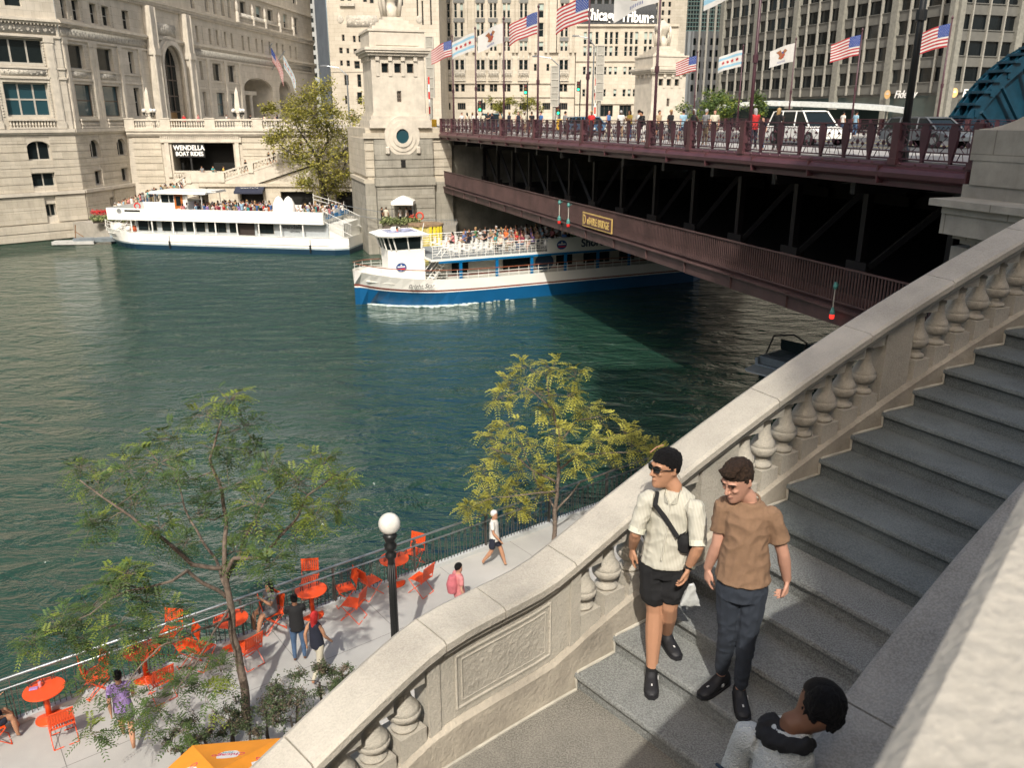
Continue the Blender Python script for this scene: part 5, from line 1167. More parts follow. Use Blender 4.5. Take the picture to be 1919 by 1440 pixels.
    if hat == 'cap': mb.loft([[(x, y, z) for x, y, z in ((-w_, y, z0), (w_, y, z0), (w_, y, z0+.012), (-w_, y, z0+.012))] for w_, y, z0 in ((.07, .05, .045), (.065, .12, .035), (.03, .155, .028))])
    out['hair'] = remesh(mb, min(vox, .02), 1, (folds(.006, 40, seed, (1, 1, 1)) if vox < .01 else None), 'hair', mt['hair'])
    out['_HM'] = HM; return out
def add_person(t, ms, names=None):
    for k, me in ms.items():
        if k[0] == '_': continue
        part((names or {}).get(k, k), None, None, t, me=me)
NAVYC = cl('navy', (.012, .015, .03)); BLKC = cl('black', (.008, .008, .009)); WHC = cl('white', (.62, .60, .56)); HAIRB = mat('hair_black', (.006, .005, .005), .6, .4, 60, .9, 220, spec=.25); HAIRN = mat('hair_brown', (.045, .026, .016), .6, .5, 50, .9, 200, spec=.25)
SHOEB = mat('black_shoe', (.012, .012, .014), .6, .2, 30); SOLEW = mat('white_sole', (.6, .6, .58), .7, 0)
def stripes(name, base, line, sc, ang=0):
    m = mat(name, base, .85, 0); n = m.node_tree.nodes; l = m.node_tree.links; tc = n.new('ShaderNodeTexCoord'); mp = n.new('ShaderNodeMapping'); mp.inputs['Rotation'].default_value = (0, 0, ang); l.new(tc.outputs['Object'], mp.inputs[0])
    w_ = n.new('ShaderNodeTexWave'); w_.inputs['Scale'].default_value = sc; w_.inputs['Distortion'].default_value = .3; l.new(mp.outputs[0], w_.inputs[0]); r = n.new('ShaderNodeMapRange'); r.inputs[1].default_value = .55; r.inputs[2].default_value = .75; l.new(w_.outputs['Fac'], r.inputs[0])
    x = n.new('ShaderNodeMix'); x.data_type = 'RGBA'; x.inputs[6].default_value = (*base, 1); x.inputs[7].default_value = (*line, 1); l.new(r.outputs[0], x.inputs[0]); l.new(x.outputs[2], n['Principled BSDF'].inputs['Base Color']); return m
STR = stripes('striped_shirt', (.53, .51, .435), (.37, .35, .27), 34., .3)
# ---- the two men walking down the stairs
def J_(d, f):
    J = {k: onz(px, py, f+z) for k, (px, py, z) in d.items()}; c = V((0, 0, H))
    for k, t in (('elR', .05), ('elL', .05), ('wrR', .09), ('wrL', .10)):
        if k in J: J[k] = J[k]+(c-J[k]).normalized()*t
    return J
def rel(J, o): return {k: v-o for k, v in J.items()}
FZ1 = L0+RISE; FZ2 = L0+2*RISE
j1 = J_(dict(head=(1248, 873, 1.62), neck=(1264, 916, 1.46), shR=(1213, 934, 1.39), shL=(1306, 952, 1.38), elR=(1192, 1000, 1.13), wrR=(1186, 1026, .945), elL=(1309, 1026, 1.12), wrL=(1291, 1064, .92), hipR=(1224, 1054, .90), hipL=(1268, 1060, .90), knR=(1228, 1150, .50), anR=(1222, 1256, .09), knL=(1254, 1142, .56), anL=(1250, 1186, .24)), FZ1)
j2 = J_(dict(head=(1383, 895, 1.62), neck=(1402, 936, 1.46), shR=(1358, 946, 1.41), shL=(1448, 966, 1.38), elR=(1345, 1020, 1.12), wrR=(1327, 1064, .90), elL=(1468, 1038, 1.10), wrL=(1475, 1086, .87), hipR=(1370, 1096, .90), hipL=(1412, 1101, .90), knL=(1399, 1202, .50), anL=(1388, 1290, .10), knR=(1364, 1188, .52), anR=(1352, 1262, .11)), FZ2)
def hero(J, fl, lab, spec):
    o = V((mid(J['anL'], J['anR']).x, mid(J['anL'], J['anR']).y, fl)); J = rel(J, o); t = thing('person', lab, 'person', o)
    ms = person_meshes(J, .0065, face=True, foot=True, mt=spec['mt'], fwd=spec['fwd'], upv=spec.get('up', V((0, 0, 1))), sleeve=spec['sleeve'], legs=spec['legs'], hands=spec['hands'](J), seed=spec['seed'], shirt_f=.006, hem=spec['hem'])
    add_person(t, ms); return t, J, ms['_HM']
def face_bits(t, HM, brow=True, eyes=True):
    mb = MB(HM)
    for q in (-1, 1):
        mb.tube([(q*.014, .092, .030), (q*.032, .088, .036), (q*.05, .072, .030)], [.0022, .0035, .002], 6)
    part('eyebrows', mb, HAIRB, t)
    for q in (-1, 1):
        mb = MB(HM); mb.sph((q*.031, .0765, .012), (.010, .006, .0022), 10, 6, 1); mb.sph((q*.031, .0835, .012), (.004, .003, .003), 8, 6, 1); part('eye', mb, [mat('eye_white', (.5, .45, .4), .3, 0), mat('iris', (.03, .015, .01), .2, 0)], t, True)
    mb = MB(HM); mb.tube([(-.021, .079, -.0635), (0, .0915, -.063), (.021, .079, -.0635)], [.0016, .0022, .0016], 6); part('mouth', mb, mat('lip_line', (.16, .05, .04), .5, 0), t)
def shoes(t, J, fl, m, mS, feet):
    for s, (fw, z, pt) in feet.items():
        mb = MB(); an = J['an'+s]; shoe_into(mb, an, fw, z, 1.06, .01); me = remesh(mb, .007, 1, None, 'shoe', m); q = part('shoe', None, None, t, me=me)
        mb = MB(); f = V((fw.x, fw.y, 0)).normalized(); l = V((-f.y, f.x, 0)); b = V((an.x, an.y, z)); R2 = []
        for tt, w_ in ((-.082, .02), (-.06, .036), (.0, .042), (.07, .047), (.12, .050), (.17, .045), (.203, .02)): c = b+f*tt*1.06; R2.append([c+l*w_*1.06, c-l*w_*1.06, c-l*w_*1.06+V((0, 0, .02)), c+l*w_*1.06+V((0, 0, .02))])
        mb.loft(R2); part('sole', mb, mS, q)
        mb = MB(); mb.cbox(b+l*.046+f*.03+V((0, 0, .05)), (.02, .006, .02), atan2(f.y, f.x)); mb.cbox(b+f*.13+V((0, 0, .062)), (.02, .01, .004), atan2(f.y, f.x)); part('shoe_mark', mb, SOLEW, q)
fw1 = V((-.32, -.95, 0))
t1, J1, HM1 = hero(j1, FZ1, 'man in striped cream shirt and black shorts with crossbody bag walking down the stairs', dict(
    mt=dict(body=SK['tan'], shirt=STR, trousers=BLKC, hair=HAIRB), fwd=V((-.88, -.44, -.12)), sleeve=.85, legs='short', seed=1, hem=.10,
    hands=lambda J: dict(R=(V((-.1, -.1, -1)), V((.2, -1, 0)), V((1, .2, 0)), .38), L=(V((-.25, -.3, -1)), V((-.2, -1, 0)), V((-1, .3, 0)), .55))))
face_bits(t1, HM1)
SHG = mat('sunglass_lens', (.008, .008, .008), .12, 0)
g = thing('sunglasses', 'dark sunglasses worn by the man in the striped shirt', 'sunglasses', t1.location)
for q in (-1, 1): mb = MB(HM1); mb.loft([[(q*.031+a*.027, .096-abs(a)*.004-(.010 if q*a > 0 else 0), .012+b) for a, b in ((-1, .004), (-.8, .016), (.8, .018), (1, .006), (.7, -.016), (-.7, -.018))], [(q*.031+a*.027, .100-abs(a)*.004-(.010 if q*a > 0 else 0), .012+b) for a, b in ((-1, .004), (-.8, .016), (.8, .018), (1, .006), (.7, -.016), (-.7, -.018))]]); part('lens', mb, SHG, g)
mb = MB(HM1); mb.tube([(-.06, .08, .022), (-.03, .1, .024), (0, .104, .022), (.03, .1, .024), (.06, .08, .022)], .003, 6)
for q in (-1, 1): mb.tube([(q*.060, .082, .022), (q*.078, .03, .016), (q*.078, -.005, .008)], .003, 6)
part('frame', mb, BLK, g)
mb = MB(HM1); mb.tube([(-.03, .098, .105), (-.035, .05, .128), (-.034, .0, .134)], .0035, 6); part('hair_parting', mb, SK['tan'], t1)
for s in 'RL':       # rolled cuffs
    el, sh = J1['el'+s], J1['sh'+s]; mb = MB(); mb.tube([sh.lerp(el, .82), sh.lerp(el, .96)], [.060, .058], 14); part('cuff', mb, mat('pale_cuff', (.62, .62, .50), .9, .05), t1)
l1, f1 = ax(J1); nk = J1['neck']
mb = MB()
for s in (-1, 1):
    a = nk+l1*s*.05+f1*-.02+V((0, 0, .03)); mb.loft([[a+f1*o-V((0, 0, z)) for o, z in ((0, 0), (.02, .0), (.02, .05), (0, .05))], [nk+l1*s*.045+f1*(.085+o)-V((0, 0, z)) for o, z in ((0, .0), (.012, .0), (.02, .06), (.005, .05))], [nk+l1*s*.012+f1*(.12+o)-V((0, 0, z)) for o, z in ((0, .045), (.01, .045), (.01, .06), (0, .06))]])
part('collar', mb, STR, t1)
mb = MB(); mb.tube([nk+f1*.118-V((0, 0, .06)), nk+f1*.14-V((0, 0, .2)), mid(J1['hipL'], J1['hipR'])+f1*.142+V((0, 0, .1))], .006, 6); part('placket', mb, STR, t1)
shoes(t1, J1, 0, SHOEB, SHOEB, dict(R=(V((-.15, -1, 0)), 0., 0), L=(V((.25, -.95, 0)), RISE, 0)))
for s in 'LR': an = J1['an'+s]; mb = MB(); mb.tube([an+V((0, 0, -.04)), an+V((0, 0, .03))], [.044, .042], 12); part('sock', mb, BLKC, t1)
bg_ = thing('crossbody_bag', 'black crossbody bag hanging at the hip of the man in the striped shirt', 'bag', t1.location)
hp = mid(J1['hipL'], J1['hipR']); B = onz(1284, 1012, FZ1+1.08); B = B+(V((0, 0, H))-B).normalized()*.13-t1.location
pts = [J1['shR']+l1*.06+V((0, 0, .045))-f1*.03, J1['shR']+l1*.075+f1*.085+V((0, 0, .0)), nk+l1*-.02+f1*.145-V((0, 0, .16)), nk+l1*.07+f1*.150-V((0, 0, .28)), B+V((0, 0, .05))]
mb = MB(); mb.tube(pts, [(.017, .004)]*5, 8, up=l1); mb.tube([pts[0], J1['shR']+l1*.07-f1*.08, nk+l1*.08-f1*.12-V((0, 0, .2)), B-f1*.12], [(.017, .004)]*4, 8, up=l1); part('strap', mb, BLKC, bg_)
mb = MB(); mb.tube([B-V((0, 0, .08)), B, B+V((0, 0, .05))], [.05, .06, .045], 12, asp=1.1); part('pouch', None, None, bg_, me=remesh(mb, .012, 2, None, 'pouch', BLKC))
wr = J1['wrL']; dd = (J1['wrL']-J1['elL']).normalized(); wt = thing('wristwatch', 'dark wristwatch on the left wrist of the man in shorts', 'watch', t1.location)
mb = MB(); mb.tube([wr-dd*.02, wr-dd*.002], .031, 14); part('strap', mb, BLK, wt); mb = MB(); nn = V((.75, -.6, .2)).normalized(); mb.tube([wr-dd*.011+nn*.024, wr-dd*.011+nn*.037], .019, 14); part('dial', mb, mat('watch_dial', (.4, .38, .3), .2, 0, metal=.6), wt)
hb = J1['wrL']+V((.03, .02, -.13)); mb = MB(); mb.loft([[hb+V((a*(.02+.05*t), b*(.01+.02*t), -.17*t)) for a, b in ((-1, -1), (1, -1), (1.1, 1), (-1, 1))] for t in rng(0, 1, 5)])
me = remesh(mb, .012, 1, folds(.012, 20, 4), 'plastic_bag', mat('clear_plastic', (.45, .46, .44), .2, .2, 8, spec=.8)); o = bpy.data.objects.new('plastic_bag', me); link(o); o.location = t1.location; tag(o, 'crumpled clear plastic bag held in the left hand of the man in shorts', 'bag')
BROWN = mat('brown_tee', (.215, .128, .075), .95, .06, 40, .3, 160)
t2_, J2, HM2 = hero(j2, FZ2, 'man in brown t-shirt and dark slim trousers looking down as he descends the stairs', dict(
    mt=dict(body=SK['light'], shirt=BROWN, trousers=cl('slate', (.025, .032, .045)), hair=HAIRN), fwd=V((-.74, -.55, -.42)), up=V((-.28, -.22, .93)), sleeve=.35, legs='long', seed=5, hem=.15,
    hands=lambda J: dict(R=(V((-.05, -.2, -1)), V((.2, -1, 0)), V((1, .2, 0)), .5), L=(V((.0, -.15, -1)), V((-.2, -1, 0)), V((-1, .2, 0)), 1.0))))
face_bits(t2_, HM2)
mb = MB(HM2); mb.sph((0, .062, .092), (.058, .034, .024), 12, 8); mb.sph((.015, .02, .112), (.05, .07, .02), 12, 8); me = remesh(mb, .01, 1, folds(.006, 45, 9, (1, 1, 1)), 'quiff', HAIRN); part('quiff', None, None, t2_, me=me)
mb = MB(HM2); mb.loft([[(a, b, z) for a, b in ((-.058, .05), (-.03, .0865), (0, .0925), (.03, .0865), (.058, .05), (.03, .04), (-.03, .04))] for z in (-.102, -.085, -.074)]); part('stubble', mb, mat('stubble_skin', (.27, .15, .10), .8, .3, 60), t2_) if 0 else None
l2, f2 = ax(J2); nk = J2['neck']; mb = MB(); mb.tube([nk+l2*(.072*cos(q))+f2*(.066*sin(q))+V((0, 0, .005-.018*sin(q))) for q in rng(0, 2*pi, 20)], .007, 6, cap=False); part('neckband', mb, BROWN, t2_)
shoes(t2_, J2, 0, SHOEB, SHOEB, dict(L=(V((-.1, -1, 0)), 0., 0), R=(V((-.8, -.6, 0)), 0.0, 0)))
# ---- woman leaning forward as she climbs, seen from above beside the wall
jw = {k: V(p) for k, p in dict(head=(1.36, 3.13, 10.58), neck=(1.29, 3.10, 10.44)).items()}
lw = V((-.42, .9, 0)).normalized()      # her left-right axis
jw['head'] = onz(1534, 1322, 10.54); jw['neck'] = onz(1482, 1362, 10.43)
sc_ = onz(1458, 1406, 10.33); ln = V((.80, -.6, 0)).normalized()
sc_ = sc_+V((-.01, .03, 0)); jw['shL'] = sc_-ln*.12; jw['shR'] = sc_+ln*.12
hp_ = sc_+V((-.05, -.12, -.48)); jw['hipL'] = hp_-ln*.085; jw['hipR'] = hp_+ln*.085
for s, q in (('L', -1), ('R', 1)):
    jw['el'+s] = jw['sh'+s]+ln*q*.05+V((0, .02, -.28)); jw['wr'+s] = jw['el'+s]+V((.05, .12, -.22)); jw['kn'+s] = jw['hip'+s]+V((.03, .03*q, -.42)); jw['an'+s] = jw['kn'+s]+V((-.02, 0, -.42))
ow = V((hp_.x, hp_.y, L0)); JW = rel(jw, ow); t3_ = thing('person', 'woman with black braided hair, black scarf and white mesh top passing behind the wall cap', 'person', ow)
MESH = mat('white_mesh_top', (.52, .54, .52), .9, .05, 5); nM = MESH.node_tree.nodes; vr = nM.new('ShaderNodeTexVoronoi'); vr.inputs['Scale'].default_value = 110; tcM = nM.new('ShaderNodeTexCoord'); MESH.node_tree.links.new(tcM.outputs['Object'], vr.inputs['Vector'])
bpM = nM.new('ShaderNodeBump'); bpM.inputs['Distance'].default_value = .01; bpM.inputs['Strength'].default_value = .8; MESH.node_tree.links.new(vr.outputs['Distance'], bpM.inputs['Height']); MESH.node_tree.links.new(bpM.outputs[0], nM['Principled BSDF'].inputs['Normal'])
ms = person_meshes(JW, .010, face=False, foot=False, mt=dict(body=SK['brown'], shirt=MESH, trousers=BLKC, hair=HAIRB), fwd=V((-.75, .62, -.1)), upv=V((.35, .35, .85)), sleeve=.9, legs='long', hair='short', seed=2, shirt_f=.004); add_person(t3_, ms)
mb = MB(); c = JW['head']; rr = random.Random(4)
mb.sph(c+V((.02, -.01, .015)), (.092, .09, .095), 14, 10)
for k in range(46):
    a = rr.uniform(0, 2*pi); b = c+V((.02+.07*cos(a), -.01+.07*sin(a), rr.uniform(0, .08))); mb.tube([b, b+V((.02*cos(a), .02*sin(a), -.04)), b+V((.01*cos(a)-.01, .01*sin(a)+.01, -.09))], .011, 5)
me = remesh(mb, .008, 0, folds(.004, 60, 1, (1, 1, 1)), 'braids', HAIRB); part('braids', None, None, t3_, me=me)
mb = MB(); n0 = JW['neck']+V((-.03, -.03, -.03))
mb.tube([n0+ln*(.10*cos(q))+V((-.6, -.8, 0))*(.06*sin(q))+V((0, 0, .01*sin(2*q))) for q in rng(0, 2*pi, 16)], [.036]*17, 10); mb.sph(n0, (.08, .07, .035), 12, 8)
me = remesh(mb, .012, 1, folds(.016, 18, 6, (1, 1, 1)), 'scarf', BLKC); part('scarf', None, None, t3_, me=me)
mb = MB()
for k in (0, 1):
    b = sc_-ow+V((-.1, -.05, -.10-.04*k)); mb.tube([b+ln*-.14+V((-.03, -.02, -.02)), b+V((-.05, -.09, -.0)), b+ln*.16+V((.0, -.06, .02))], .008, 6)
part('dark_stripes', mb, cl('stripe_navy', (.015, .03, .05)), t3_)
# ---- ordinary passers-by and passengers: prototypes, then copies
PM = {}
def protoset():
    mt = dict(body=SK['light'], shirt=WHC, trousers=BLKC, hair=HAIRN)
    for kind, hr, sl_, lg in (('stand', 'short', .4, 'long'), ('walk', 'short', .4, 'short'), ('walk2', 'long', .0, 'long'), ('phone', 'long', .4, 'long'), ('lean', 'short', 1.2, 'long'), ('sit', 'short', .4, 'long'), ('sit2', 'long', .4, 'short')):
        J = pose('walk' if kind == 'walk2' else kind); ms = person_meshes(J, .022 if kind[0] != 's' else .03, sleeve=sl_, legs=lg, hair=hr, mt=mt)
        ms.pop('_HM'); PM[kind] = ms
protoset()
PC = dict(white=(.62, .60, .56), black=(.012, .012, .014), red=(.45, .02, .02), blue=(.05, .13, .32), navy=(.015, .02, .05), teal=(.05, .3, .3), grey=(.2, .2, .2), pink=(.55, .2, .2), orange=(.6, .14, .03), green=(.06, .18, .07), tan=(.38, .27, .16), yellow=(.55, .4, .08), lilac=(.3, .2, .45), cream=(.5, .46, .36), sky=(.25, .4, .5), maroon=(.18, .02, .04), khaki=(.25, .2, .12), denim=(.06, .11, .2))
CM = {k: cl(k, c) for k, c in PC.items()}
HAIRS = dict(black=HAIRB, brown=HAIRN, blond=mat('hair_blond', (.35, .22, .09), .5, .3, 30), grey=mat('hair_grey', (.33, .32, .31), .6, .2, 30))
def person(kind, loc, rz, label, top, low, hair='brown', skin='light', group=None, s=1.):
    t = thing('person', label, 'person', loc, rz, group); t.scale = (s,)*3
    for k, m_ in (('body', SK[skin]), ('shirt', CM[top]), ('trousers', CM[low]), ('hair', HAIRS.get(hair) or CM[hair])):
        o = bpy.data.objects.new(k, PM[kind][k]); link(o, t); o.material_slots[0].link = 'OBJECT'; o.material_slots[0].material = m_
    return t
# ---------------------------------------------------------------- boats (local: x from bow to stern, y away from the viewer, z up from the water)
def frm2(P, Q):
    d = (V(Q)-V(P)); d.z = 0; L_ = d.length; return atan2(d.y, d.x), L_
def hull(L_, B, z0, z1, bow=3.5, n=26, flare=.25, sheer=.35, stern=.75, rake=1.0, z2=None):
    def hw(x, z):
        t = x/L_; k = (z-z0)/(z1-z0) if z1 > z0 else 0; xb = rake*(1-k)*.9
        if x < xb: return .02
        u = min(1, (x-xb)/bow); h = B/2*(u*(2-u))**.62*(1-flare*(1-k)*(1-u))
        if x > L_-1.6: h *= 1-(1-stern)*((x-L_+1.6)/1.6)**2
        return max(h, .02)
    return hw
def hull_band(mb, hw, L_, za, zb, zl, zh, sheer, bow=4., n=30, m=0, close=False, x0=0.):
    def zz(z, x): return z+sheer*max(0, 1-x/(bow*1.9))**2*((z-zl)/(zh-zl) if zh > zl else 0)
    xs = [x0+(L_-x0)*(i/n)**1.3 for i in range(n+1)]
    for s in (-1, 1):
        vs = []; 
        for x in xs: vs += [(x, s*hw(x, za), zz(za, x)), (x, s*hw(x, zb), zz(zb, x))]
        mb.add(vs, [(2*i, 2*i+2, 2*i+3, 2*i+1) if s < 0 else (2*i, 2*i+1, 2*i+3, 2*i+2) for i in range(n)], m)
    a = hw(L_, za); b = hw(L_, zb); mb.add([(L_, -a, za), (L_, a, za), (L_, b, zb), (L_, -b, zb)], [(0, 1, 2, 3)], m)
    if close: mb.add([(x, hw(x, zb), zz(zb, x)) for x in xs]+[(x, -hw(x, zb), zz(zb, x)) for x in reversed(xs)], [tuple(range(2*n+2))], m)
# white tour boat at the dock
za, zb_ = onz(213, 459, 0), onz(690, 474, 0)
rzA, LA = frm2(za, zb_); LA = 27.2
A = thing('tour_boat', 'long white two deck tour boat with navy hull moored at the dock, crowded upper deck', 'boat', za+V((0, 0, 0)), rzA); A.location += M.Rotation(rzA, 4, 'Z') @ V((-.9, .9, 0)); A.scale = (1.03, 1, .96); BA = 6.2
hw = hull(LA, BA, 0, 1.6, 4.5)
mb = MB(); hull_band(mb, hw, LA, -.2, .52, 0, 1.6, .5); part('bottom', mb, NAVY, A)
mb = MB(); hull_band(mb, hw, LA, .52, .68, 0, 1.6, .5); part('boot_stripe', mb, mat('grey_stripe', (.30, .36, .38), .5), A)
mb = MB(); hull_band(mb, hw, LA, .68, 1.75, 0, 1.6, .5, close=False); mb.add([(x, s*hw(x, 1.5)*.97, 1.5) for s in (1,) for x in rng(.8, LA-.1, 20)]+[(x, -hw(x, 1.5)*.97, 1.5) for x in reversed(rng(.8, LA-.1, 20))], [tuple(range(42))]); part('hull', mb, WHITE, A)
mb = MB(); mb.tube([(x, -hw(x, 1.7)-.02, .95) for x in rng(5, LA, 12)], .04, 5); mb.tube([(x, -hw(x, 1.7)-.01, 1.76+.45*max(0, 1-x/8)**2) for x in rng(.5, LA, 20)], .035, 5); part('rub_rail', mb, CREAMP, A)
mb = MB(); mb.box(4.8, 25.2, -2.35, 2.35, 1.5, 3.15); part('cabin', mb, mat('cabin_grey', (.36, .39, .40), .5, .05), A)
for i, x in enumerate((5.1, 6.3, 7.7, 8.9, 10.3, 11.4, 12.7, 13.8, 15.0, 17.9, 18.8)):
    wd = (1.05, .8, .95)[i % 3]; mb = MB(); mb.box(x, x+wd, -2.42, -2.352, 1.95, 2.95, 0); mb.box(x-.05, x+wd+.05, -2.38, -2.351, 1.9, 3.0, 1); part('window', mb, [GLASS, FRMW], A)
mb = MB(); mb.box(15.9, 17.6, -2.40, -2.352, 1.5, 3.0); part('doorway', mb, mat('dark_cabin_door', (.03, .02, .015), .7), A)
for i in range(9):
    x = 4.75+i*2.27; mb = MB(); mb.box(x-.05, x+.05, -BA/2+.05, -BA/2+.15, 1.55, 3.25); part('deck_post', mb, WHITE, A)
mb = MB(); mb.box(4.7, LA-3.0, -BA/2+.02, -BA/2+.08, 1.55, 1.9) if 0 else None
mb = MB(); mb.box(2.3, LA-2.2, -BA/2, BA/2, 3.12, 3.25); part('upper_deck', mb, DECK, A)
mb = MB()
for s in (-1, 1): a, b = sorted((s*BA/2, s*(BA/2+.06))); mb.box(2.3, LA-2.2, a, b, 3.08, 4.32); mb.box(2.3, LA-2.2, a-.03, b+.03, 3.38, 3.45)
mb.box(2.24, 2.3, -BA/2, BA/2, 3.08, 4.32); mb.box(LA-2.2, LA-2.14, -BA/2, BA/2, 3.08, 4.32)
part('bulwark', mb, WHITE, A)
mb = MB(); mb.box(4.3, 6.0, -BA/2-.07, -BA/2-.061, 3.95, 4.15); part('name_board', mb, BLK, A)
mb = MB(); mb.lathe([(.28, 0), (.28, .01), (.22, .01), (.22, 0)], n=20); mb.v = [(x, -z, y) for x, y, z in mb.v]; mb.v = [(x+3.7, y-BA/2-.061, z+4.0) for x, y, z in mb.v]; part('round_crest', mb, mat('crest_grey', (.35, .36, .36), .6), A)
TXT = lambda x, y, z: M(((1, 0, 0, x), (0, 0, -1, y), (0, 1, 0, z), (0, 0, 0, 1)))
DGR = mat('dark_grey_letters', (.05, .05, .05), .6)
text('wendella', .62, TXT(21.6, -2.43, 2.7), DGR, A, 'lettering', .005, world=False, off=.012); text('sightseeing', .24, TXT(21.8, -2.43, 2.25), DGR, A, 'lettering', .005, world=False)
text('LILA', .42, TXT(2.4, -hw(2.4, 1.3)-.08, 1.32) @ M.Rotation(-atan2(hw(3.2, 1.3)-hw(1.6, 1.3), 1.6), 4, 'Y'), DGR, A, 'lettering', .01, world=False)
for x in (4.8, 25.6): mb = MB(); mb.tube([(x+4 if x < 9 else x-2, -BA/2-.05, 1.6), (x+4 if x < 9 else x-2, -BA/2-.1, .9)], .02, 4); mb.tube([(x+4 if x < 9 else x-2, -BA/2-.14, 1.0), (x+4 if x < 9 else x-2, -BA/2-.14, .25)], .08, 8); part('fender', mb, BLK, A)
# stairs and rails at the bow
mb = MB()
for k in range(8): mb.box(2.0+k*.26, 2.3+k*.26, -1.9, -.8, 1.6+k*.2, 1.64+k*.2)
for y in (-1.9, -.8): mb.tube([(1.9, y, 1.6), (4.1, y, 3.2)], .04, 5); mb.tube([(1.9, y, 2.5), (4.1, y, 4.1)], .03, 5)
part('bow_stairs', mb, WHITE, A)
mb = MB(); xs = rng(.3, 4.6, 8)
mb.tube([(x, -hw(x, 1.6)*.97, 2.55+.3*max(0, 1-x/6)) for x in xs], .025, 5); mb.tube([(x, -hw(x, 1.6)*.97, 2.2+.3*max(0, 1-x/6)) for x in xs], .018, 5)
for x in xs: mb.tube([(x, -hw(x, 1.6)*.97, 1.6), (x, -hw(x, 1.6)*.97, 2.55+.3*max(0, 1-x/6))], .02, 5)
for a, b in ((2.6, 3.4), (3.4, 4.4)): mb.tube([(a, -BA/2+.3, 1.7), (b, -BA/2+.2, 3.1)], .03, 5)
part('bow_rail', mb, WHITE, A)
mb = MB(); mb.sph((4.4, -2.2, 2.05), (.5, .25, .35), 10, 6); o = part('life_ring_cover', mb, mat('orange_cover', (.5, .10, .03), .7), A, True)
# pilot house
mb = MB()
PHX = len(bpy.data.objects)
mb.box(5.9, 8.9, -1.5, 1.5, 3.25, 4.95); mb.box(5.9, 8.9, -1.5, -1.44, 4.95, 5.75)
mb2 = MB(); mb2.box(5.9, 6.02, -1.5, 1.5, 5.7, 5.8); part('pilot_house', mb, WHITE, A)
mb = MB(); mb.loft([[(x, y, z) for y, z in ((-2.1, 5.75), (2.1, 5.75), (1.9, 5.98), (-1.9, 5.98))] for x in (5.1, 5.6, 10.4, 11.2)]); mb.tube([(10.5, -1.6, 5.9), (12.2, -1.7, 6.0)], .06, 5)
for x, y in ((10.6, -1.8), (10.6, 1.8), (9, -1.8)): mb.tube([(x, y, 3.25), (x, y, 5.8)], .04, 6)
part('roof', mb, CREAMP, A)
for a, b in ((6.1, 6.85), (6.95, 7.4)): mb = MB(); mb.box(a, b, -1.56, -1.501, 4.85, 5.6); part('window', mb, GLASS, A)
mb = MB(); mb.box(5.84, 5.899, -1.3, 1.3, 4.85, 5.6); part('window', mb, GLASS, A)
mb = MB(); mb.box(7.5, 8.4, -1.57, -1.502, 3.3, 5.7, 0); mb.box(7.7, 8.2, -1.6, -1.571, 4.5, 5.5, 1); mb.box(7.75, 8.1, -1.6, -1.571, 3.9, 4.2, 2); part('door', mb, [mat('orange_wood', (.42, .12, .02), .4, .15, 3), GLASS, WHITE], A)
for o in [o for o in bpy.data.objects if o.parent == A and o.name.split('.')[0] in ('pilot_house', 'roof', 'door') or (o.parent == A and o.name.startswith('window') and max(v.co.z for v in o.data.vertices) > 4)]: o.location.x += 1.35
mb = MB(); mb.tube([(5.4+.3*cos(q), -2.6, 4.5+.3*sin(q)) for q in rng(0, 2*pi, 14)], .07, 6, False); part('life_ring', mb, RED, A, True)
mb = MB()
for k in range(26):
    x = 9.6+k*.62
    if 19.2 < x < 21.4: continue
    for y in (-2.2, -.6, .9, 2.1): mb.box(x, x+.32, y-.45, y+.45, 3.62, 3.68); mb.box(x+.3, x+.34, y-.45, y+.45, 3.68, 4.05)
o = part('bench_rows', mb, BLUEP, A); o['kind'] = 'stuff'
mb = MB()       # stern stairs and white funnel cover
mb.box(LA-2.1, LA-.5, -2.2, 2.2, 1.5, 3.1); part('stern_house', mb, CREAMP, A)
mb = MB(); 
for z in (3.5, 3.9, 4.3): mb.tube([(LA-5.2, 2.0, z+1.2), (LA-2.0, 2.0, z+.3)], .03, 5)
for x in (LA-5.2, LA-3.6, LA-2.0): mb.tube([(x, 2.0, 3.25), (x, 2.0, 4.4+(LA-x)*.25)], .03, 5)
part('boarding_rail', mb, CREAMP, A); mb = MB()
for y in (-2.9, 1.5): 
    for k in range(16): x = LA-2.1+k*.17; mb.tube([(x, y, 3.3-.08*k), (x, y, 4.4-.08*k)], .016, 4)
    mb.tube([(LA-2.1, y, 4.4), (LA+.6, y, 3.1)], .03, 5); mb.tube([(LA-2.1, y, 3.35), (LA+.6, y, 2.0)], .03, 5)
part('stern_rail', mb, CREAMP, A)
cv = thing('covered_heater', 'rounded white canvas covers standing on the upper deck of the white tour boat', 'cover', A.location, rzA); cv.scale = A.scale
for x in (20.0, 21.0): mb = MB(); mb.lathe([(.62, 3.26), (.68, 4.2), (.55, 5.0), (.3, 5.5), (.05, 5.7)], (x, -1.6, 0), 14); part('cover', mb, WHITE, cv, True)
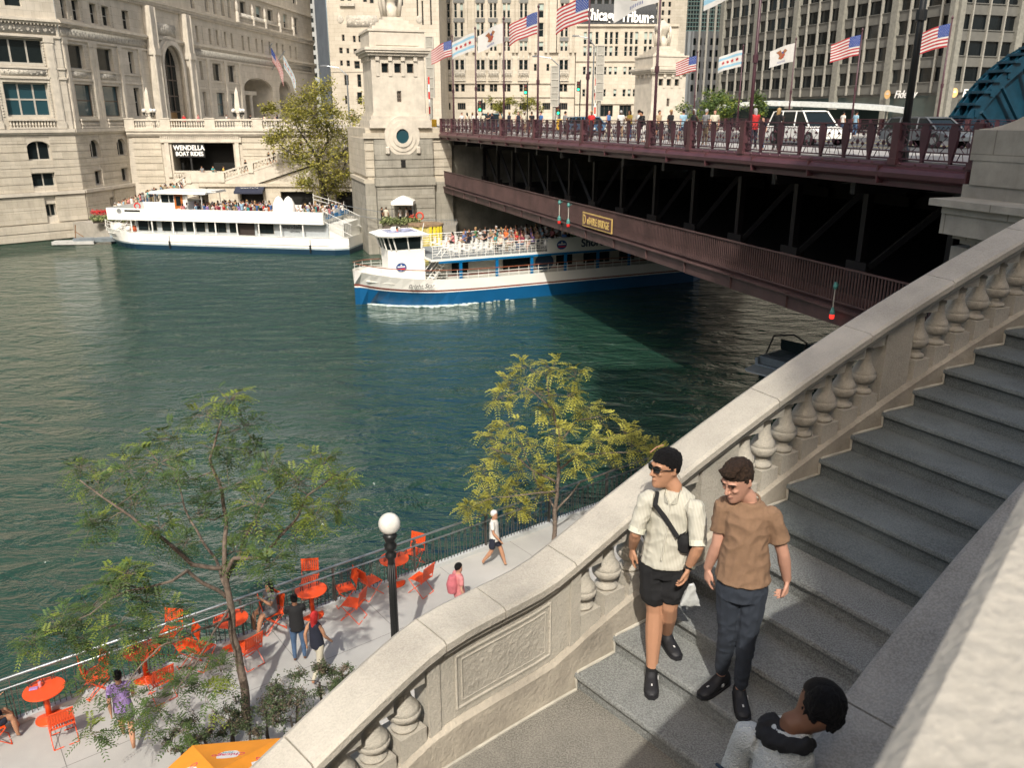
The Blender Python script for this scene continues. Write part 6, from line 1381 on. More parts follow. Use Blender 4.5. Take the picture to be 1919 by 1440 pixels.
# blue tour boat under way
p0, p1 = onz(672, 582, 0), onz(1100, 541, 0); rzB = atan2((p1-p0).y, (p1-p0).x); LB = 31.; BB = 6.6
Bt = thing('tour_boat', 'blue and white sightseeing boat heading out from under the bridge', 'boat', p0, rzB); Bt.location += M.Rotation(rzB, 4, 'Z') @ V((.3, 1.9, 0)); Bt.scale = (.93, .93, .91)
hb2 = hull(LB, BB, 0, 1.9, 5.5, rake=1.6)
mb = MB(); hull_band(mb, hb2, LB, -.2, 1.0, 0, 1.9, .75, 5.5); part('bottom', mb, BLUE, Bt)
mb = MB(); hull_band(mb, hb2, LB, 1.0, 1.08, 0, 1.9, .75, 5.5); part('white_line', mb, WHITE, Bt)
mb = MB(); hull_band(mb, hb2, LB, 1.08, 1.2, 0, 1.9, .75, 5.5); part('brown_line', mb, REDB, Bt)
mb = MB(); hull_band(mb, hb2, LB, 1.2, 2.0, 0, 1.9, .75, 5.5); xs = rng(.7, LB-.1, 20); mb.add([(x, hb2(x, 1.7)*.97, 1.7+.35*max(0, 1-x/9)**2) for x in xs]+[(x, -hb2(x, 1.7)*.97, 1.7+.35*max(0, 1-x/9)**2) for x in reversed(xs)], [tuple(range(42))]); part('hull', mb, WHITE, Bt)
text('Bright Star', .46, TXT(4.3, -hb2(4.3, 1.7)-.16, 1.72) @ M.Rotation(-atan2(hb2(5.4, 1.7)-hb2(3.2, 1.7), 2.2), 4, 'Y'), DGR, Bt, 'lettering', .01, shear=.35, world=False)
mb = MB(); sh = lambda x: .62*max(0, 1-x/10.5)**2
rp = lambda x, s, z: (x, s*hb2(x, 1.9)*.99, z+sh(x)) 
for s in (-1, 1):
    for z in (2.2, 2.45): mb.tube([rp(x, s, z) for x in rng(.15, LB-1, 26)], .02, 4)
    for x in rng(.3, LB-1, 34): mb.tube([rp(x, s, 1.95), rp(x, s, 2.7)], .02, 4)
part('lower_rail', mb, WHITE, Bt)
mb = MB()
for s in (-1, 1): mb.tube([rp(x, s, 2.72) for x in rng(.1, LB-1, 26)], .035, 5)
part('handrail', mb, mat('varnished_rail', (.25, .08, .04), .4), Bt)
mb = MB(); mb.box(6.9, LB-1.5, -2.2, 2.2, 1.7, 3.45, 0); mb.box(6.9, LB-1.5, -2.23, -2.201, 2.1, 2.18, 1); part('cabin', mb, [mat('cabin_cream', (.42, .42, .38), .6, .05), REDB], Bt)
for a, b in ((7.2, 8.6), (11.6, 14), (16.4, 17.9), (19, 21.5), (22.5, 24)): mb = MB(); mb.box(a, b, -2.27, -2.232, 2.3, 3.15); part('window', mb, GLASS, Bt)
mb = MB(); mb.add([(15.3+.85*cos(q), -2.28, 2.65+.75*sin(q)) for q in rng(0, 2*pi, 24)[:-1]], [tuple(range(24))]); part('round_badge', mb, mat('badge_navy', (.02, .05, .1), .5), Bt)
for x in rng(7.6, 29, 7):
    for y in (-BB/2+.05, BB/2-.15): mb = MB(); mb.box(x-.11, x+.11, y, y+.12, 1.9, 3.55); part('blue_post', mb, BLUEP, Bt)
mb = MB(); mb.box(5.2, LB-.8, -BB/2, BB/2, 3.55, 3.72); part('upper_deck', mb, WHITE, Bt)
mb = MB(); mb.box(5.8, LB-.9, -BB/2-.01, -BB/2+.1, 3.38, 3.55) ; part('blue_fascia', mb, BLUEP, Bt)
mb = MB(); mb.box(5.25, LB-.9, -BB/2+.1, BB/2-.1, 3.722, 3.74); part('deck_surface', mb, DECK, Bt)
mb = MB()
for s in (-1, 1):
    for z in (3.95, 4.15, 4.35, 4.55): mb.tube([(5.3, s*BB/2, z), (LB-1, s*BB/2, z)], .018, 4)
    mb.tube([(5.3, s*BB/2, 4.75), (LB-1, s*BB/2, 4.75)], .035, 5)
    for x in rng(5.3, LB-1, 34): mb.tube([(x, s*BB/2, 3.7), (x, s*BB/2, 4.75)], .022, 4)
part('upper_rail', mb, WHITE, Bt)
mb = MB(); mb.box(15.0, 28.5, -BB/2-.09, -BB/2-.04, 3.72, 4.72); part('name_panel', mb, WHITE, Bt)
text('Shoreline Sightseeing', .92, TXT(22.0, -BB/2-.1, 4.2), mat('navy_letters', (.015, .03, .08), .5), Bt, 'lettering', .005, world=False, off=.022)
EMB = mat('emblem_blue', (.01, .06, .22), .5)
def crest(x, y, z, r):
    mb = MB(TXT(x, y, z)); mb.add([(r*1.1*cos(q), r*.9*sin(q), .0) for q in rng(0, 2*pi, 24)[:-1]], [tuple(range(24))], 0); mb.add([(r*.9*cos(q), -r*.25+r*.45*sin(q)*.6, .004) for q in rng(pi, 2*pi, 10)], [tuple(range(11))], 1); mb.add([(-r*.8, 0, .004), (r*.8, 0, .004), (r*.8, r*.22, .004), (-r*.8, r*.22, .004)], [(0, 1, 2, 3)], 2); mb.add([(-.2*r, .3*r, .004), (.2*r, .3*r, .004), (0, .7*r, .004)], [(0, 1, 2)], 2)
    part('crest', mb, [EMB, RED, WHITE], Bt)
crest(16.3, -BB/2-.1, 4.2, .42); crest(3.35, -1.55, 3.0, .38)
# wheelhouse
def oct_(x0, x1, y, z, c=.6): return [(x0+c, -y, z), (x1, -y, z), (x1, y, z), (x0+c, y, z), (x0, y-c, z), (x0, -y+c, z)]
mb = MB(); mb.loft([oct_(2.55, 5.3, 1.45, 1.75), oct_(2.5, 5.3, 1.5, 4.35)]); part('wheelhouse_base', mb, WHITE, Bt)
mb = MB(); mb.loft([oct_(2.45, 5.0, 1.5, 4.35), oct_(2.15, 5.0, 1.6, 5.35)]); part('wheelhouse_glass', mb, GLASS, Bt)
mb = MB(); a, b = oct_(2.43, 5.02, 1.52, 4.33), oct_(2.13, 5.02, 1.62, 5.38)
for i in range(6): mb.tube([a[i], b[i]], .06, 5); j = (i+1) % 6; mb.tube([V(a[i]).lerp(V(a[j]), .5), V(b[i]).lerp(V(b[j]), .5)], .05, 5)
mb.loft([oct_(1.7, 5.5, 1.95, 5.38, .8), oct_(1.65, 5.55, 2.0, 5.5, .8), oct_(1.9, 5.3, 1.7, 5.62, .8)]); mb.lathe([(.25, 5.6), (.38, 5.65), (.38, 5.85), (.3, 5.9)], (3.6, .4, 0), 14)
mb.tube([(5.2, -1.2, 5.5), (5.4, -1.2, 6.3)], .03, 5)
part('wheelhouse_roof', mb, WHITE, Bt)
mb = MB()
for k in range(5): mb.tube([(2.6, -1.0+k*.45, 5.63+.001*k), (4.9, -.9+k*.45, 5.64)], .045, 5)
part('roof_banner', mb, mat('faded_banner', (.28, .3, .42), .7, .5, 2), Bt)
mb = MB()
for k in range(8): mb.box(5.35+k*.2, 5.6+k*.2, -2.5, -1.6, 1.85+k*.22, 1.89+k*.22)
for y in (-2.5, -1.6): mb.tube([(5.3, y, 1.8), (7.0, y, 3.7)], .035, 5); mb.tube([(5.3, y, 2.7), (7.0, y, 4.6)], .03, 5)
part('deck_stairs', mb, WHITE, Bt)
mb = MB()
for k in range(24):
    x = 7.2+k*.95
    for j in range(6):
        y = -2.6+j*1.04; mb.box(x, x+.42, y-.22, y+.22, 4.12, 4.16); mb.box(x+.38, x+.42, y-.22, y+.22, 4.16, 4.58)
        for a, b in ((.03, -.18), (.03, .18), (.38, -.18), (.38, .18)): mb.box(x+a-.015, x+a+.015, y+b-.015, y+b+.015, 3.74, 4.12)
o = part('white_chairs', mb, WHITE, Bt); o['kind'] = 'stuff'
# foam along the hull
FOAM = mat('foam', (.5, .58, .55), .7, .3, 3); mb = MB(); rr = random.Random(9)
Tb = M.Translation(Bt.location) @ M.Rotation(rzB, 4, 'Z') @ M.Scale(.93, 4)
for k in range(420):
    x = 1.0+abs(rr.gauss(0, 3.6)); y = -hb2(min(x, LB-2), .2)*.93-abs(rr.gauss(0, .16+.02*x)); p = Tb @ V((x, y, 0)); r = rr.uniform(.04, .17)
    mb.sph((p.x, p.y, .0), (r*1.7, r*.8, r*.35), 6, 4)
p_ = struct('bow_foam', mb, FOAM, 'stuff', True)
# small grey motor boat by the steps
q0 = onz(1432, 692, .5); mbt = thing('motor_boat', 'small grey motor boat half hidden behind the stone balustrade', 'boat', (q0.x, q0.y, 0), R(38))
GB = mat('grey_boat_hull', (.25, .30, .33), .35, .05)
hm = hull(7.5, 2.5, 0, .9, 2.6, rake=.2)
mb = MB(); mb.loft([[(x, y, z) for y, z in ((-w_, .75), (-w_*.9, .1), (-w_*.5, -.1), (w_*.5, -.1), (w_*.9, .1), (w_, .75), (w_*.85, .78), (w_*.8, .45), (-w_*.8, .45), (-w_*.85, .78))] for x, w_ in ((.7, 1.1), (2.5, 1.25), (4.5, 1.2), (6.2, .8), (7.4, .15))]); part('hull', mb, GB, mbt)
mb = MB(); mb.loft([[(x, y, z) for y, z in ((-w_, .3), (w_, .3), (w_, .38), (-w_, .38))] for x, w_ in ((-.5, .7), (-.3, .95), (.75, 1.1))]); part('swim_platform', mb, mat('pale_platform', (.42, .47, .48), .5), mbt)
mb = MB(); mb.box(.9, 1.4, -.95, .95, .46, .85); mb.box(1.4, 2.1, -.95, .95, .46, .62); mb.box(1.0, 2.3, -1.0, -.7, .62, .9); part('seats', mb, mat('boat_seat', (.2, .24, .26), .6), mbt)
mb = MB(); mb.loft([[(3.0, y, .8) for y in (-1.1, 1.1)]+[(2.6, y, 1.5) for y in (.9, -.9)], [(3.05, y, .8) for y in (-1.1, 1.1)]+[(2.65, y, 1.5) for y in (.9, -.9)]]); part('windscreen', mb, GLASST, mbt)
mb = MB(); mb.tube([(1.6, -1.05, .8), (2.1, -1.0, 1.75), (2.4, 0, 1.95), (2.1, 1.0, 1.75), (1.6, 1.05, .8)], .05, 6); part('arch', mb, BLK, mbt)
# dock details: mooring cluster, planters, tent, gangway
q = ony(799, 450, 78.3); dl = thing('mooring_dolphin', 'cluster of yellow painted sheet piles with a flat concrete top beside the dock', 'mooring', (q.x, q.y, 0)); dl.scale = (1, 1, 1.85)
mb = MB(); R0 = 1.65; P = []
for k in range(48): r = R0*(1 if (k//2) % 2 else .9); a = 2*pi*k/48; P.append((r*cos(a), r*.8*sin(a)))
mb.prism(P, -.3, 1.75); part('sheet_piles', mb, mat('weathered_yellow', (.50, .42, .14), .8, .3, 3, streak=.9), dl)
mb = MB(); mb.prism([(1.7*cos(a), 1.36*sin(a)) for a in rng(0, 2*pi, 30)[:-1]], 1.752, 1.85); part('cap', mb, mat('rusty_cap', (.25, .17, .10), .9, .3, 3), dl)
mb = MB()
for k in range(4): a = -1.2+k*.25; mb.box(1.6*cos(a)-.12, 1.6*cos(a)+.12, 1.31*sin(a)-.1, 1.31*sin(a)+.02, -.2, 1.74)
part('bright_panels', mb, mat('bright_yellow', (.65, .52, .02), .7, .2, 4), dl)
mb = MB(); c = ony(750, 405, 79.0); c.z = 3.0; mb.box(c.x-1.75, c.x+1.5, c.y, c.y+1.2, -.2, 2.95); o = solo('timber_dock_front', mb, mat('dark_timber', (.12, .10, .085), .9, .3, 4, .5, 10, streak=.6), 'dark timber planked dock front below the leafy planter', 'dock wall')
def leaves(mb, pts, size, n, seed=0, m=2, flat=.5):
    rr = random.Random(seed)
    for p, r in pts:
        for _ in range(n):
            d = V((rr.gauss(0, 1), rr.gauss(0, 1), rr.gauss(0, .8))).normalized()*r*(rr.random()**.4); c = V(p)+d; s = size*rr.uniform(.6, 1.4)
            a = V((rr.gauss(0, 1), rr.gauss(0, 1), rr.gauss(0, flat))).normalized(); b = a.cross(V((rr.gauss(0, 1), rr.gauss(0, 1), rr.gauss(0, 1)))).normalized()
            mb.add([c-a*s, c+b*s*.45, c+a*s, c-b*s*.45], [(0, 1, 2, 3)], 0 if rr.random() < .6 else (1 if m < 3 or rr.random() < .5 else 2))
PLG = mat('planter_leaf', (.10, .14, .04), .7, .3, 3); PLL = mat('planter_pale_leaf', (.30, .33, .14), .7, .3, 3); FLR = mat('red_petals', (.50, .02, .03), .6, .2, 5)
pl = thing('flower_planter', 'dock planter of cream and green foliage right of the white boat', 'planter', (c.x, c.y+.3, 2.95)); pl.scale = (.85, 1, 1)
mb = MB(); mb.box(-2.0, 1.9, -.3, .5, 0, .4); part('box', mb, mat('planter_box', (.1, .08, .06), .8), pl)
mb = MB(); leaves(mb, [((-1.9+.38*k, -.2+.1*(k % 2), .55), .45) for k in range(11)], .11, 110, 3); part('foliage', mb, [PLG, PLL], pl)
mb = MB(); leaves(mb, [((1.2+.2*k, .0, .95), .25) for k in range(2)], .08, 40, 5); part('flowers', mb, [mat('orange_petals', (.7, .15, .03), .6), FLR], pl)
c2 = ony(205, 418, 90.2); pl = thing('flower_planter', 'long dock planter with bright red flowers above pale foliage beside the bow', 'planter', (c2.x, c2.y, c2.z))
mb = MB(); mb.box(-1.6, 2.6, -.3, .5, 0, .4); part('box', mb, mat('planter_box', (.1, .08, .06), .8), pl)
mb = MB(); leaves(mb, [((-1.5+.4*k, -.3, .55), .42) for k in range(11)], .11, 100, 7); part('foliage', mb, [PLG, PLL], pl)
mb = MB(); leaves(mb, [((-1.5+.4*k, .0, 1.15), .36) for k in range(11)], .09, 90, 8); part('flowers', mb, [FLR, RED], pl)
c3 = onz(760, 400, 2.0); c3 = ony(757, 395, 80.8); tn_ = thing('canopy_tent', 'small white canopy tent on the dock by the bridge tower', 'tent', (c3.x, 80.8, 2.95)); mb = MB(); mb.prism([(c.x-1.75, 80.2), (c.x+5.2, 80.2), (c.x+5.2, 84), (c.x-1.75, 83)], -.2, 2.94); struct('tower_quay', mb, mat('dock_concrete', (.30, .28, .24), .9))
mb = MB(); mb.loft([[(x*r, y*r, z) for x, y in ((-1, -1), (1, -1), (1, 1), (-1, 1))] for r, z in ((1.05, 2.0), (1.05, 2.3), (.5, 2.62), (.04, 2.8))]); part('canopy', mb, WHITE, tn_)
for x, y in ((-1, -1), (1, -1), (1, 1), (-1, 1)): mb = MB(); mb.tube([(x, y, 0), (x, y, 2.05)], .03, 5); part('leg', mb, STEELG, tn_)
mb = MB(); c4 = ony(787, 405, 79.9); mb.tube([(.33*cos(a), 0, .33*sin(a)) for a in rng(0, 2*pi, 16)], .08, 6, False); solo('life_ring', mb, mat('orange_ring', (.55, .06, .03), .6), 'orange life ring hanging on the dock rail under the bridge tower', 'life ring', loc=c4, smooth=True)
gw = thing('gangway_rail', 'grey railing of the dock gangway behind the boat stern', 'railing', (c.x, c.y+1.0, 2.95))
mb = MB()
for k in range(14): mb.tube([(2.0+k*.25, .8, -.6), (2.0+k*.25, .8, .5)], .018, 4)
mb.tube([(2.0, .8, .5), (5.3, .8, .5)], .03, 5); mb.tube([(-6, .3, 1.2), (-2, .3, .6)], .03, 5); mb.tube([(-6, .3, 2.0), (-2, .3, 1.3)], .03, 5)
part('rails', mb, STEELG, gw)
f3 = onz(150, 455, .2); dk = thing('floating_dock', 'low floating dock with small grey workboats at the foot of the ornate building', 'dock', f3, R(8))
mb = MB(); mb.box(-2.6, 1.6, -.6, .6, -.1, .22); part('float', mb, mat('float_grey', (.4, .4, .38), .8), dk)
for i, x in enumerate((.4, 2.6)): mb = MB(); mb.loft([[(x+a, y, z) for y, z in ((-.5*w_, .1), (.5*w_, .1), (.6*w_, .5), (-.6*w_, .5))] for a, w_ in ((-.9, .8), (0, 1), (.9, .7), (1.3, .2))]); part('workboat', mb, mat('workboat_grey', (.2, .23, .25), .5), dk)
mb = MB(); mb.tube([(-.4, 0, .2), (-.2, .1, 1.9)], .05, 6); mb.tube([(-.3, 0, 1.2), (.5, 0, .6)], .04, 5); part('davit', mb, mat('rust', (.2, .1, .04), .9), dk)
# ---------------------------------------------------------------- flags and poles
FW = mat('flag_white', (.58, .57, .54), .8, .05, 3, trans=.25); FR_ = mat('flag_red', (.36, .035, .04), .8, .05, 3, trans=.2); FB_ = mat('flag_blue', (.02, .05, .22), .8, .05, 3, trans=.1); FLB = mat('flag_light_blue', (.25, .44, .56), .8, .05, 3, trans=.25); FBR = mat('flag_brown', (.25, .10, .04), .8, .1, 3, trans=.1)
FM = [FW, FR_, FB_, FLB, FBR]
def star(c, r, n=5, k=.4): return [(c[0]+(r if i % 2 == 0 else r*k)*sin(pi*i/n), c[1]+(r if i % 2 == 0 else r*k)*cos(pi*i/n)) for i in range(2*n)]
def flag(kind, loc, lab, w_=2.2, h=1.4, az=pi, seed=0, droop=.42, group='flags flying over the bridge'):
    o_ = V(loc); rr = random.Random(seed); ph = rr.uniform(0, 6); dx, dy = cos(az), sin(az)
    def P(u, v, k=0.):      # u along the fly, v down the hoist
        t = u/w_; wv = .16*t**.7*sin(5.2*u/w_*1.3+ph+v*1.1); x = u*(.93-.12*droop); z = -v*(1-.08*t)-droop*u*(.6+.5*t)*.9+.05*t*sin(7*t+ph+v)
        return V((dx*x-dy*(wv+k), dy*x+dx*(wv+k), z))
    mb = MB(); nu, nv = 26, 13
    vs = [P(w_*i/nu, h*j/nv) for j in range(nv+1) for i in range(nu+1)]; fs = []; ms = []
    for j in range(nv):
        for i in range(nu):
            fs.append((j*(nu+1)+i, j*(nu+1)+i+1, (j+1)*(nu+1)+i+1, (j+1)*(nu+1)+i))
            if kind == 'us': m = 2 if (i < 10 and j < 7) else (1 if j % 2 == 0 else 0)
            elif kind == 'chicago': m = 3 if j in (2, 3, 9, 10) else 0
            else: m = 0
            ms.append(m)
    mb.v = [tuple(p) for p in vs]; mb.f = fs; mb.m = ms
    def poly(pts, m):
        for k in (-.012, .012):
            q = [P(a, b, k) for a, b in pts]; c = P(sum(a for a, b in pts)/len(pts), sum(b for a, b in pts)/len(pts), k); n = len(q)
            mb.add([c]+q, [(0, 1+i, 1+(i+1) % n) for i in range(n)], m)
    if kind == 'us':
        for r in range(9):
            for c in range(6 if r % 2 == 0 else 5): poly(star((w_*.385*(c+.5+(0 if r % 2 == 0 else .5))/6, h*7/13*(r+.7)/9.4), .032), 0)
    elif kind == 'chicago':
        for c in range(4): poly(star((w_*(.2+.2*c), h*.5), h*.13, 6, .5), 1)
    else:
        poly([(w_*a, h*b) for a, b in ((.30, .30), (.40, .18), (.50, .34), (.47, .52), (.40, .46))], 4); poly([(w_*a, h*b) for a, b in ((.50, .34), (.56, .16), (.72, .22), (.62, .36), (.58, .5), (.47, .52))], 4); poly([(w_*a, h*b) for a, b in ((.42, .52), (.58, .5), (.62, .62), (.5, .72), (.4, .64))], 4)
        poly([(w_*a, h*b) for a, b in ((.36, .5), (.44, .44), (.52, .62), (.46, .7))], 1); poly([(w_*a, h*b) for a, b in ((.52, .3), (.58, .26), (.6, .42), (.54, .46))], 1)
        poly([(w_*a, h*b) for a, b in ((.44, .3), (.5, .3), (.5, .4), (.44, .4))], 2)
        for c in range(8): poly([(w_*(.36+.038*c), h*.80), (w_*(.375+.038*c), h*.80), (w_*(.375+.038*c), h*.90), (w_*(.36+.038*c), h*.90)], 2)
    o = part('flag', None, None, me=mb.mesh('flag', FM, True)); o.location = loc; return tag(o, lab, 'flag', group)
def pole(name, x, y, z0, z1, lab, r=.085, m=MAROOND, group='flagpoles on the bridge'):
    t = thing(name, lab, 'flagpole', (x, y, z0), 0, group); h = z1-z0
    mb = MB(); mb.tube([(0, 0, 0), (0, 0, h*.35), (0, 0, h)], [r, r*.85, r*.5], 10); part('shaft', mb, m, t, True)
    mb = MB(); mb.lathe([(r*.3, h), (r*.9, h+.05), (r*1.0, h+.14), (r*.3, h+.24), (.005, h+.3)], n=8); part('finial', mb, m, t, True)
    mb = MB(); mb.lathe([(r*1.7, 0), (r*1.7, .3), (r*1.2, .45), (r*1.1, 1.2)], n=10); mb.lathe([(r*1.3, h*.42), (r*1.3, h*.42+.3)], n=8); part('collar', mb, m, t)
    return t
def onedge(px, e):      # a point on the bridge deck: pixel column at the horizon row, distance in from the near fascia
    a = 21.67+e*1.056; k = (px-960)/1620.; Y = a/(k+.338); return V((k*Y, Y, ZD))
NF_ = [(851, 'us', 'first'), (893, 'chicago', 'second'), (945, 'illinois', 'third'), (1008, 'us', 'fourth'), (1100, 'us', 'fifth'), (1227, 'illinois', 'sixth'), (1407, 'chicago', 'seventh')]
KN = dict(us='american stars and stripes', chicago='light blue and white four star', illinois='white eagle emblem')
for i, (px, kind, od) in enumerate(NF_):
    p = onedge(px, 0); pole('flagpole', p.x, p.y, ZD, 19.75, 'maroon flagpole on the near bridge railing, %s from the left' % od)
    flag(kind, (p.x-.08, p.y, 19.55-(.3 if i == 6 else (-.1 if i == 5 else 0))), '%s flag on the %s near pole from the left' % (KN[kind], od), 2.1 if i < 5 else 2.4, 1.35 if i < 5 else 1.45, pi+.15*sin(i*2.), i, .42)
for i, (px, kind) in enumerate(((1300, 'us'), (1383, 'chicago'), (1478, 'illinois'), (1597, 'us'), (1757, 'us'))):
    p = onedge(px, BW); od = ('first', 'second', 'third', 'fourth', 'fifth')[i]; pole('flagpole', p.x, p.y, ZD, 19.5, 'maroon flagpole on the far side of the road, %s from the left' % od)
    flag(kind, (p.x-.08, p.y, 19.25), '%s flag on the %s far pole from the left' % (KN[kind], od), 2.5, 1.55, pi+.1*cos(i*3.), i+20, .30)
p = onedge(1700, 0); t = pole('lamp_mast', p.x, p.y, ZD, 21.5, 'tall dark tapered mast on the near railing at right', .13, BLK, 'dark masts'); mb = MB(); mb.cbox((0, 0, 5.2), (.5, .3, .7), bev=.04); part('control_box', mb, BLK, t)
for i, (px, py, kind) in enumerate(((508, 88, 'us'), (531, 102, 'chicago'))):
    p = ony(px, py, 150); t = thing('wall_flagpole', 'slanted flagpole on the ornate building carrying the %s flag' % ('american', 'light blue striped')[i], 'flagpole', p, 0, 'slanted wall flagpoles')
    mb = MB(); mb.tube([(-3.2, 1, -3.4), (.3, 0, .6)], .1, 6); part('shaft', mb, STEELG, t)
    flag(kind, p, '%s flag hanging from the slanted pole on the ornate building' % KN[kind], 3.4, 2.2, -.6, 40+i, 1.3, 'flags on the ornate building')
# ---------------------------------------------------------------- vehicles on the bridge
def car(loc, rz, paint, lab, kind='suv', cat='car'):
    L_, W_, Hh = (4.9, 1.95, 1.75) if kind == 'suv' else (4.6, 1.8, 1.42); t = thing('parked_car' if 0 else 'car', lab, cat, loc, rz, 'traffic on the bridge')
    bl = .95 if kind == 'suv' else .85; hd_ = .75 if kind == 'suv' else .68
    prof = [(-L_/2, .35), (-L_/2, bl-.08), (-L_/2+.1, bl), (L_/2-1.1, bl), (L_/2-.15, hd_), (L_/2, hd_-.15), (L_/2, .35)]
    mb = MB(); ys = [(-W_/2, .05), (-W_/2+.06, 0), (W_/2-.06, 0), (W_/2, .05)]
    mb.loft([[(x*(1-.02*(q > 0)), y, z-(q if z > .6 else 0)) for x, z in prof] for y, q in ys]); part('body', mb, paint, t, False)
    rf = [(-L_/2+.15, bl), (-L_/2+.45, Hh-.04), (-L_/2+.9, Hh), (.35, Hh), (.6, Hh-.05), (1.35, bl)]
    mb = MB(); mb.loft([[(x, y*(1 if z < bl+.05 else .84), z-.03) for x, z in rf] for y in (-W_/2+.07, W_/2-.07)]); part('glasshouse', mb, GLASS, t)
    mb = MB(); mb.loft([[(x, y*.85, z) for x, z in ((-L_/2+.42, Hh-.06), (-L_/2+.85, Hh+.02), (.4, Hh+.01), (.66, Hh-.06))] for y in (-W_/2+.07, W_/2-.07)])
    for s in (-1, 1):
        y = s*(W_/2-.08)
        for a, b in (((1.35, bl), (.6, Hh-.05)), ((.1, bl), (.05, Hh-.03)), ((-1.1, bl), (-1.1, Hh-.03)), ((-L_/2+.2, bl), (-L_/2+.5, Hh-.05))): mb.tube([(a[0], y, a[1]), (b[0], y*.86, b[1])], .045, 4)
    part('roof', mb, paint, t)
    for x in (-L_/2+.95, L_/2-.95):
        for s in (-1, 1):
            y = s*(W_/2-.08); mb = MB(); mb.loft([[(x+.35*cos(a), y+o, .35+.35*sin(a)) for a in rng(0, 2*pi, 18)[:-1]] for o in (-.11, .11)]); w__ = part('wheel', mb, mat('tyre', (.015, .015, .015), .9, 0), t)
            mb = MB(); mb.loft([[(x+.2*cos(a), y+o*s, .35+.2*sin(a)) for a in rng(0, 2*pi, 12)[:-1]] for o in (.1, .125)]); part('rim', mb, STEELG, w__)
    for s in (-1, 1): mb = MB(); mb.cbox((L_/2-.06, s*(W_/2-.3), hd_-.2), (.16, .4, .16), 0, bev=.03); part('headlight', mb, GLOBE, t); mb = MB(); mb.cbox((-L_/2+.03, s*(W_/2-.2), bl-.15), (.1, .25, .25), 0); part('tail_light', mb, RED, t); mb = MB(); mb.cbox((.95, s*(W_/2+.1), bl+.08), (.12, .2, .14), 0, bev=.02); part('mirror', mb, paint, t)
    return t
HD = atan2(-DB.y, -DB.x)
CP = [(TB @ V((46, 9.5, ZD-.09)), WHITE, 'white sport utility vehicle crossing the bridge behind the railing', 'suv'), (TB @ V((40.5, 12.4, ZD-.09)), mat('grey_car', (.09, .10, .11), .3), 'dark grey sedan just ahead of the white vehicle', 'sedan'),       (TB @ V((74, 9, ZD-.09)), mat('blue_car', (.05, .12, .2), .3), 'blue car far along the bridge', 'sedan'), (TB @ V((84, 12.5, ZD-.09)), mat('silver_car', (.4, .42, .43), .3), 'silver car at the far end of the bridge', 'sedan'), (TB @ V((101, 9, ZD-.09)), mat('teal_van_paint', (.03, .14, .18), .3), 'dark teal van waiting beyond the bridge', 'suv')]
for p, pm, lb, k in CP: car(p, HD, pm, lb, k)
# ---------------------------------------------------------------- street lamps and traffic lights beyond the bridge
def arm_lamp(px, Y, zt, lab, arm=-3.):
    p = V(((px-960)/1620*Y, Y, 11.5)); t = thing('street_lamp', lab, 'street lamp', p, 0, 'street lamps beyond the bridge'); h = zt-11.5
    mb = MB(); mb.tube([(0, 0, 0), (0, 0, h-1.2), (arm*.35, 0, h-.3), (arm, 0, h)], [.13, .09, .07, .05], 8); part('post', mb, STEELG, t); mb = MB(); mb.cbox((arm, 0, h-.05), (.9, .3, .18), 0, bev=.05); part('lamp_head', mb, STEELG, t)
arm_lamp(1047, 112, 20.3, 'curved arm street lamp between the fourth and fifth near flags'); arm_lamp(1110, 118, 23.2, 'tall street lamp reaching left just beside the fifth flagpole', -2.5); arm_lamp(797, 115, 21.5, 'street lamp rising beside the bridge tower'); arm_lamp(655, 118, 19.5, 'street lamp above the far bank tree')
def signal(px, py, Y, lab, green=True, post=True):
    p = V(((px-960)/1620*Y, Y, 11.5)); z = H+(218-py)/1620*Y-11.5; t = thing('traffic_light', lab, 'traffic light', p, 0, 'traffic lights beyond the bridge')
    mb = MB(); mb.tube([(.25, 0, 0), (.25, 0, z+.8)], .07, 6); part('post', mb, BLK, t)
    mb = MB(); mb.box(-.2, .2, -.15, .2, z-.6, z+.6); part('housing', mb, BLK, t)
    for i, c in enumerate((mat('green_light', (.02, .9, .35), .4, 0, emit=2.5) if green else mat('green_off', (.02, .08, .05), .4, 0), mat('amber_off', (.12, .07, .02), .4, 0), mat('red_off', (.1, .02, .02), .4, 0))): mb = MB(); mb.lathe([(.01, -.03), (.14, 0), (.14, .03)], n=10); mb.v = [(x, -.16-z_, z-.38+.38*i+y) for x, y, z_ in mb.v]; part('lamp', mb, c, t)
for a in ((900, 200, 100, 'green traffic light under the second near flag'), (985, 170, 108, 'green traffic light hung near the fourth flagpole'), (1046, 206, 104, 'low green traffic light by the trees'), (1083, 165, 112, 'traffic light just left of the fifth flagpole')): signal(*a)
for i, (px, Y) in enumerate(((806, 93), (1042, 98), (1115, 97))):       # crossing barriers raised
    p = V(((px-960)/1620*Y, Y, 11.5)); t = thing('crossing_barrier', ('raised red and white barrier arm by the bridge tower', 'raised striped barrier arm right of the fourth flagpole', 'raised striped barrier arm right of the fifth flagpole')[i], 'barrier', p, 0, 'raised bridge barriers')
    mb = MB()
    for k in range(6): mb.box(-.08, .08, -.04, .04, 1+k*.75, 1.75+k*.75, k % 2)
    part('arm', mb, [WHITE, RED], t); mb = MB(); mb.cbox((.4, .2, .6), (.6, .5, 1.2), bev=.05); part('cabinet', mb, mat('barrier_yellow', (.6, .35, .02), .6), t)
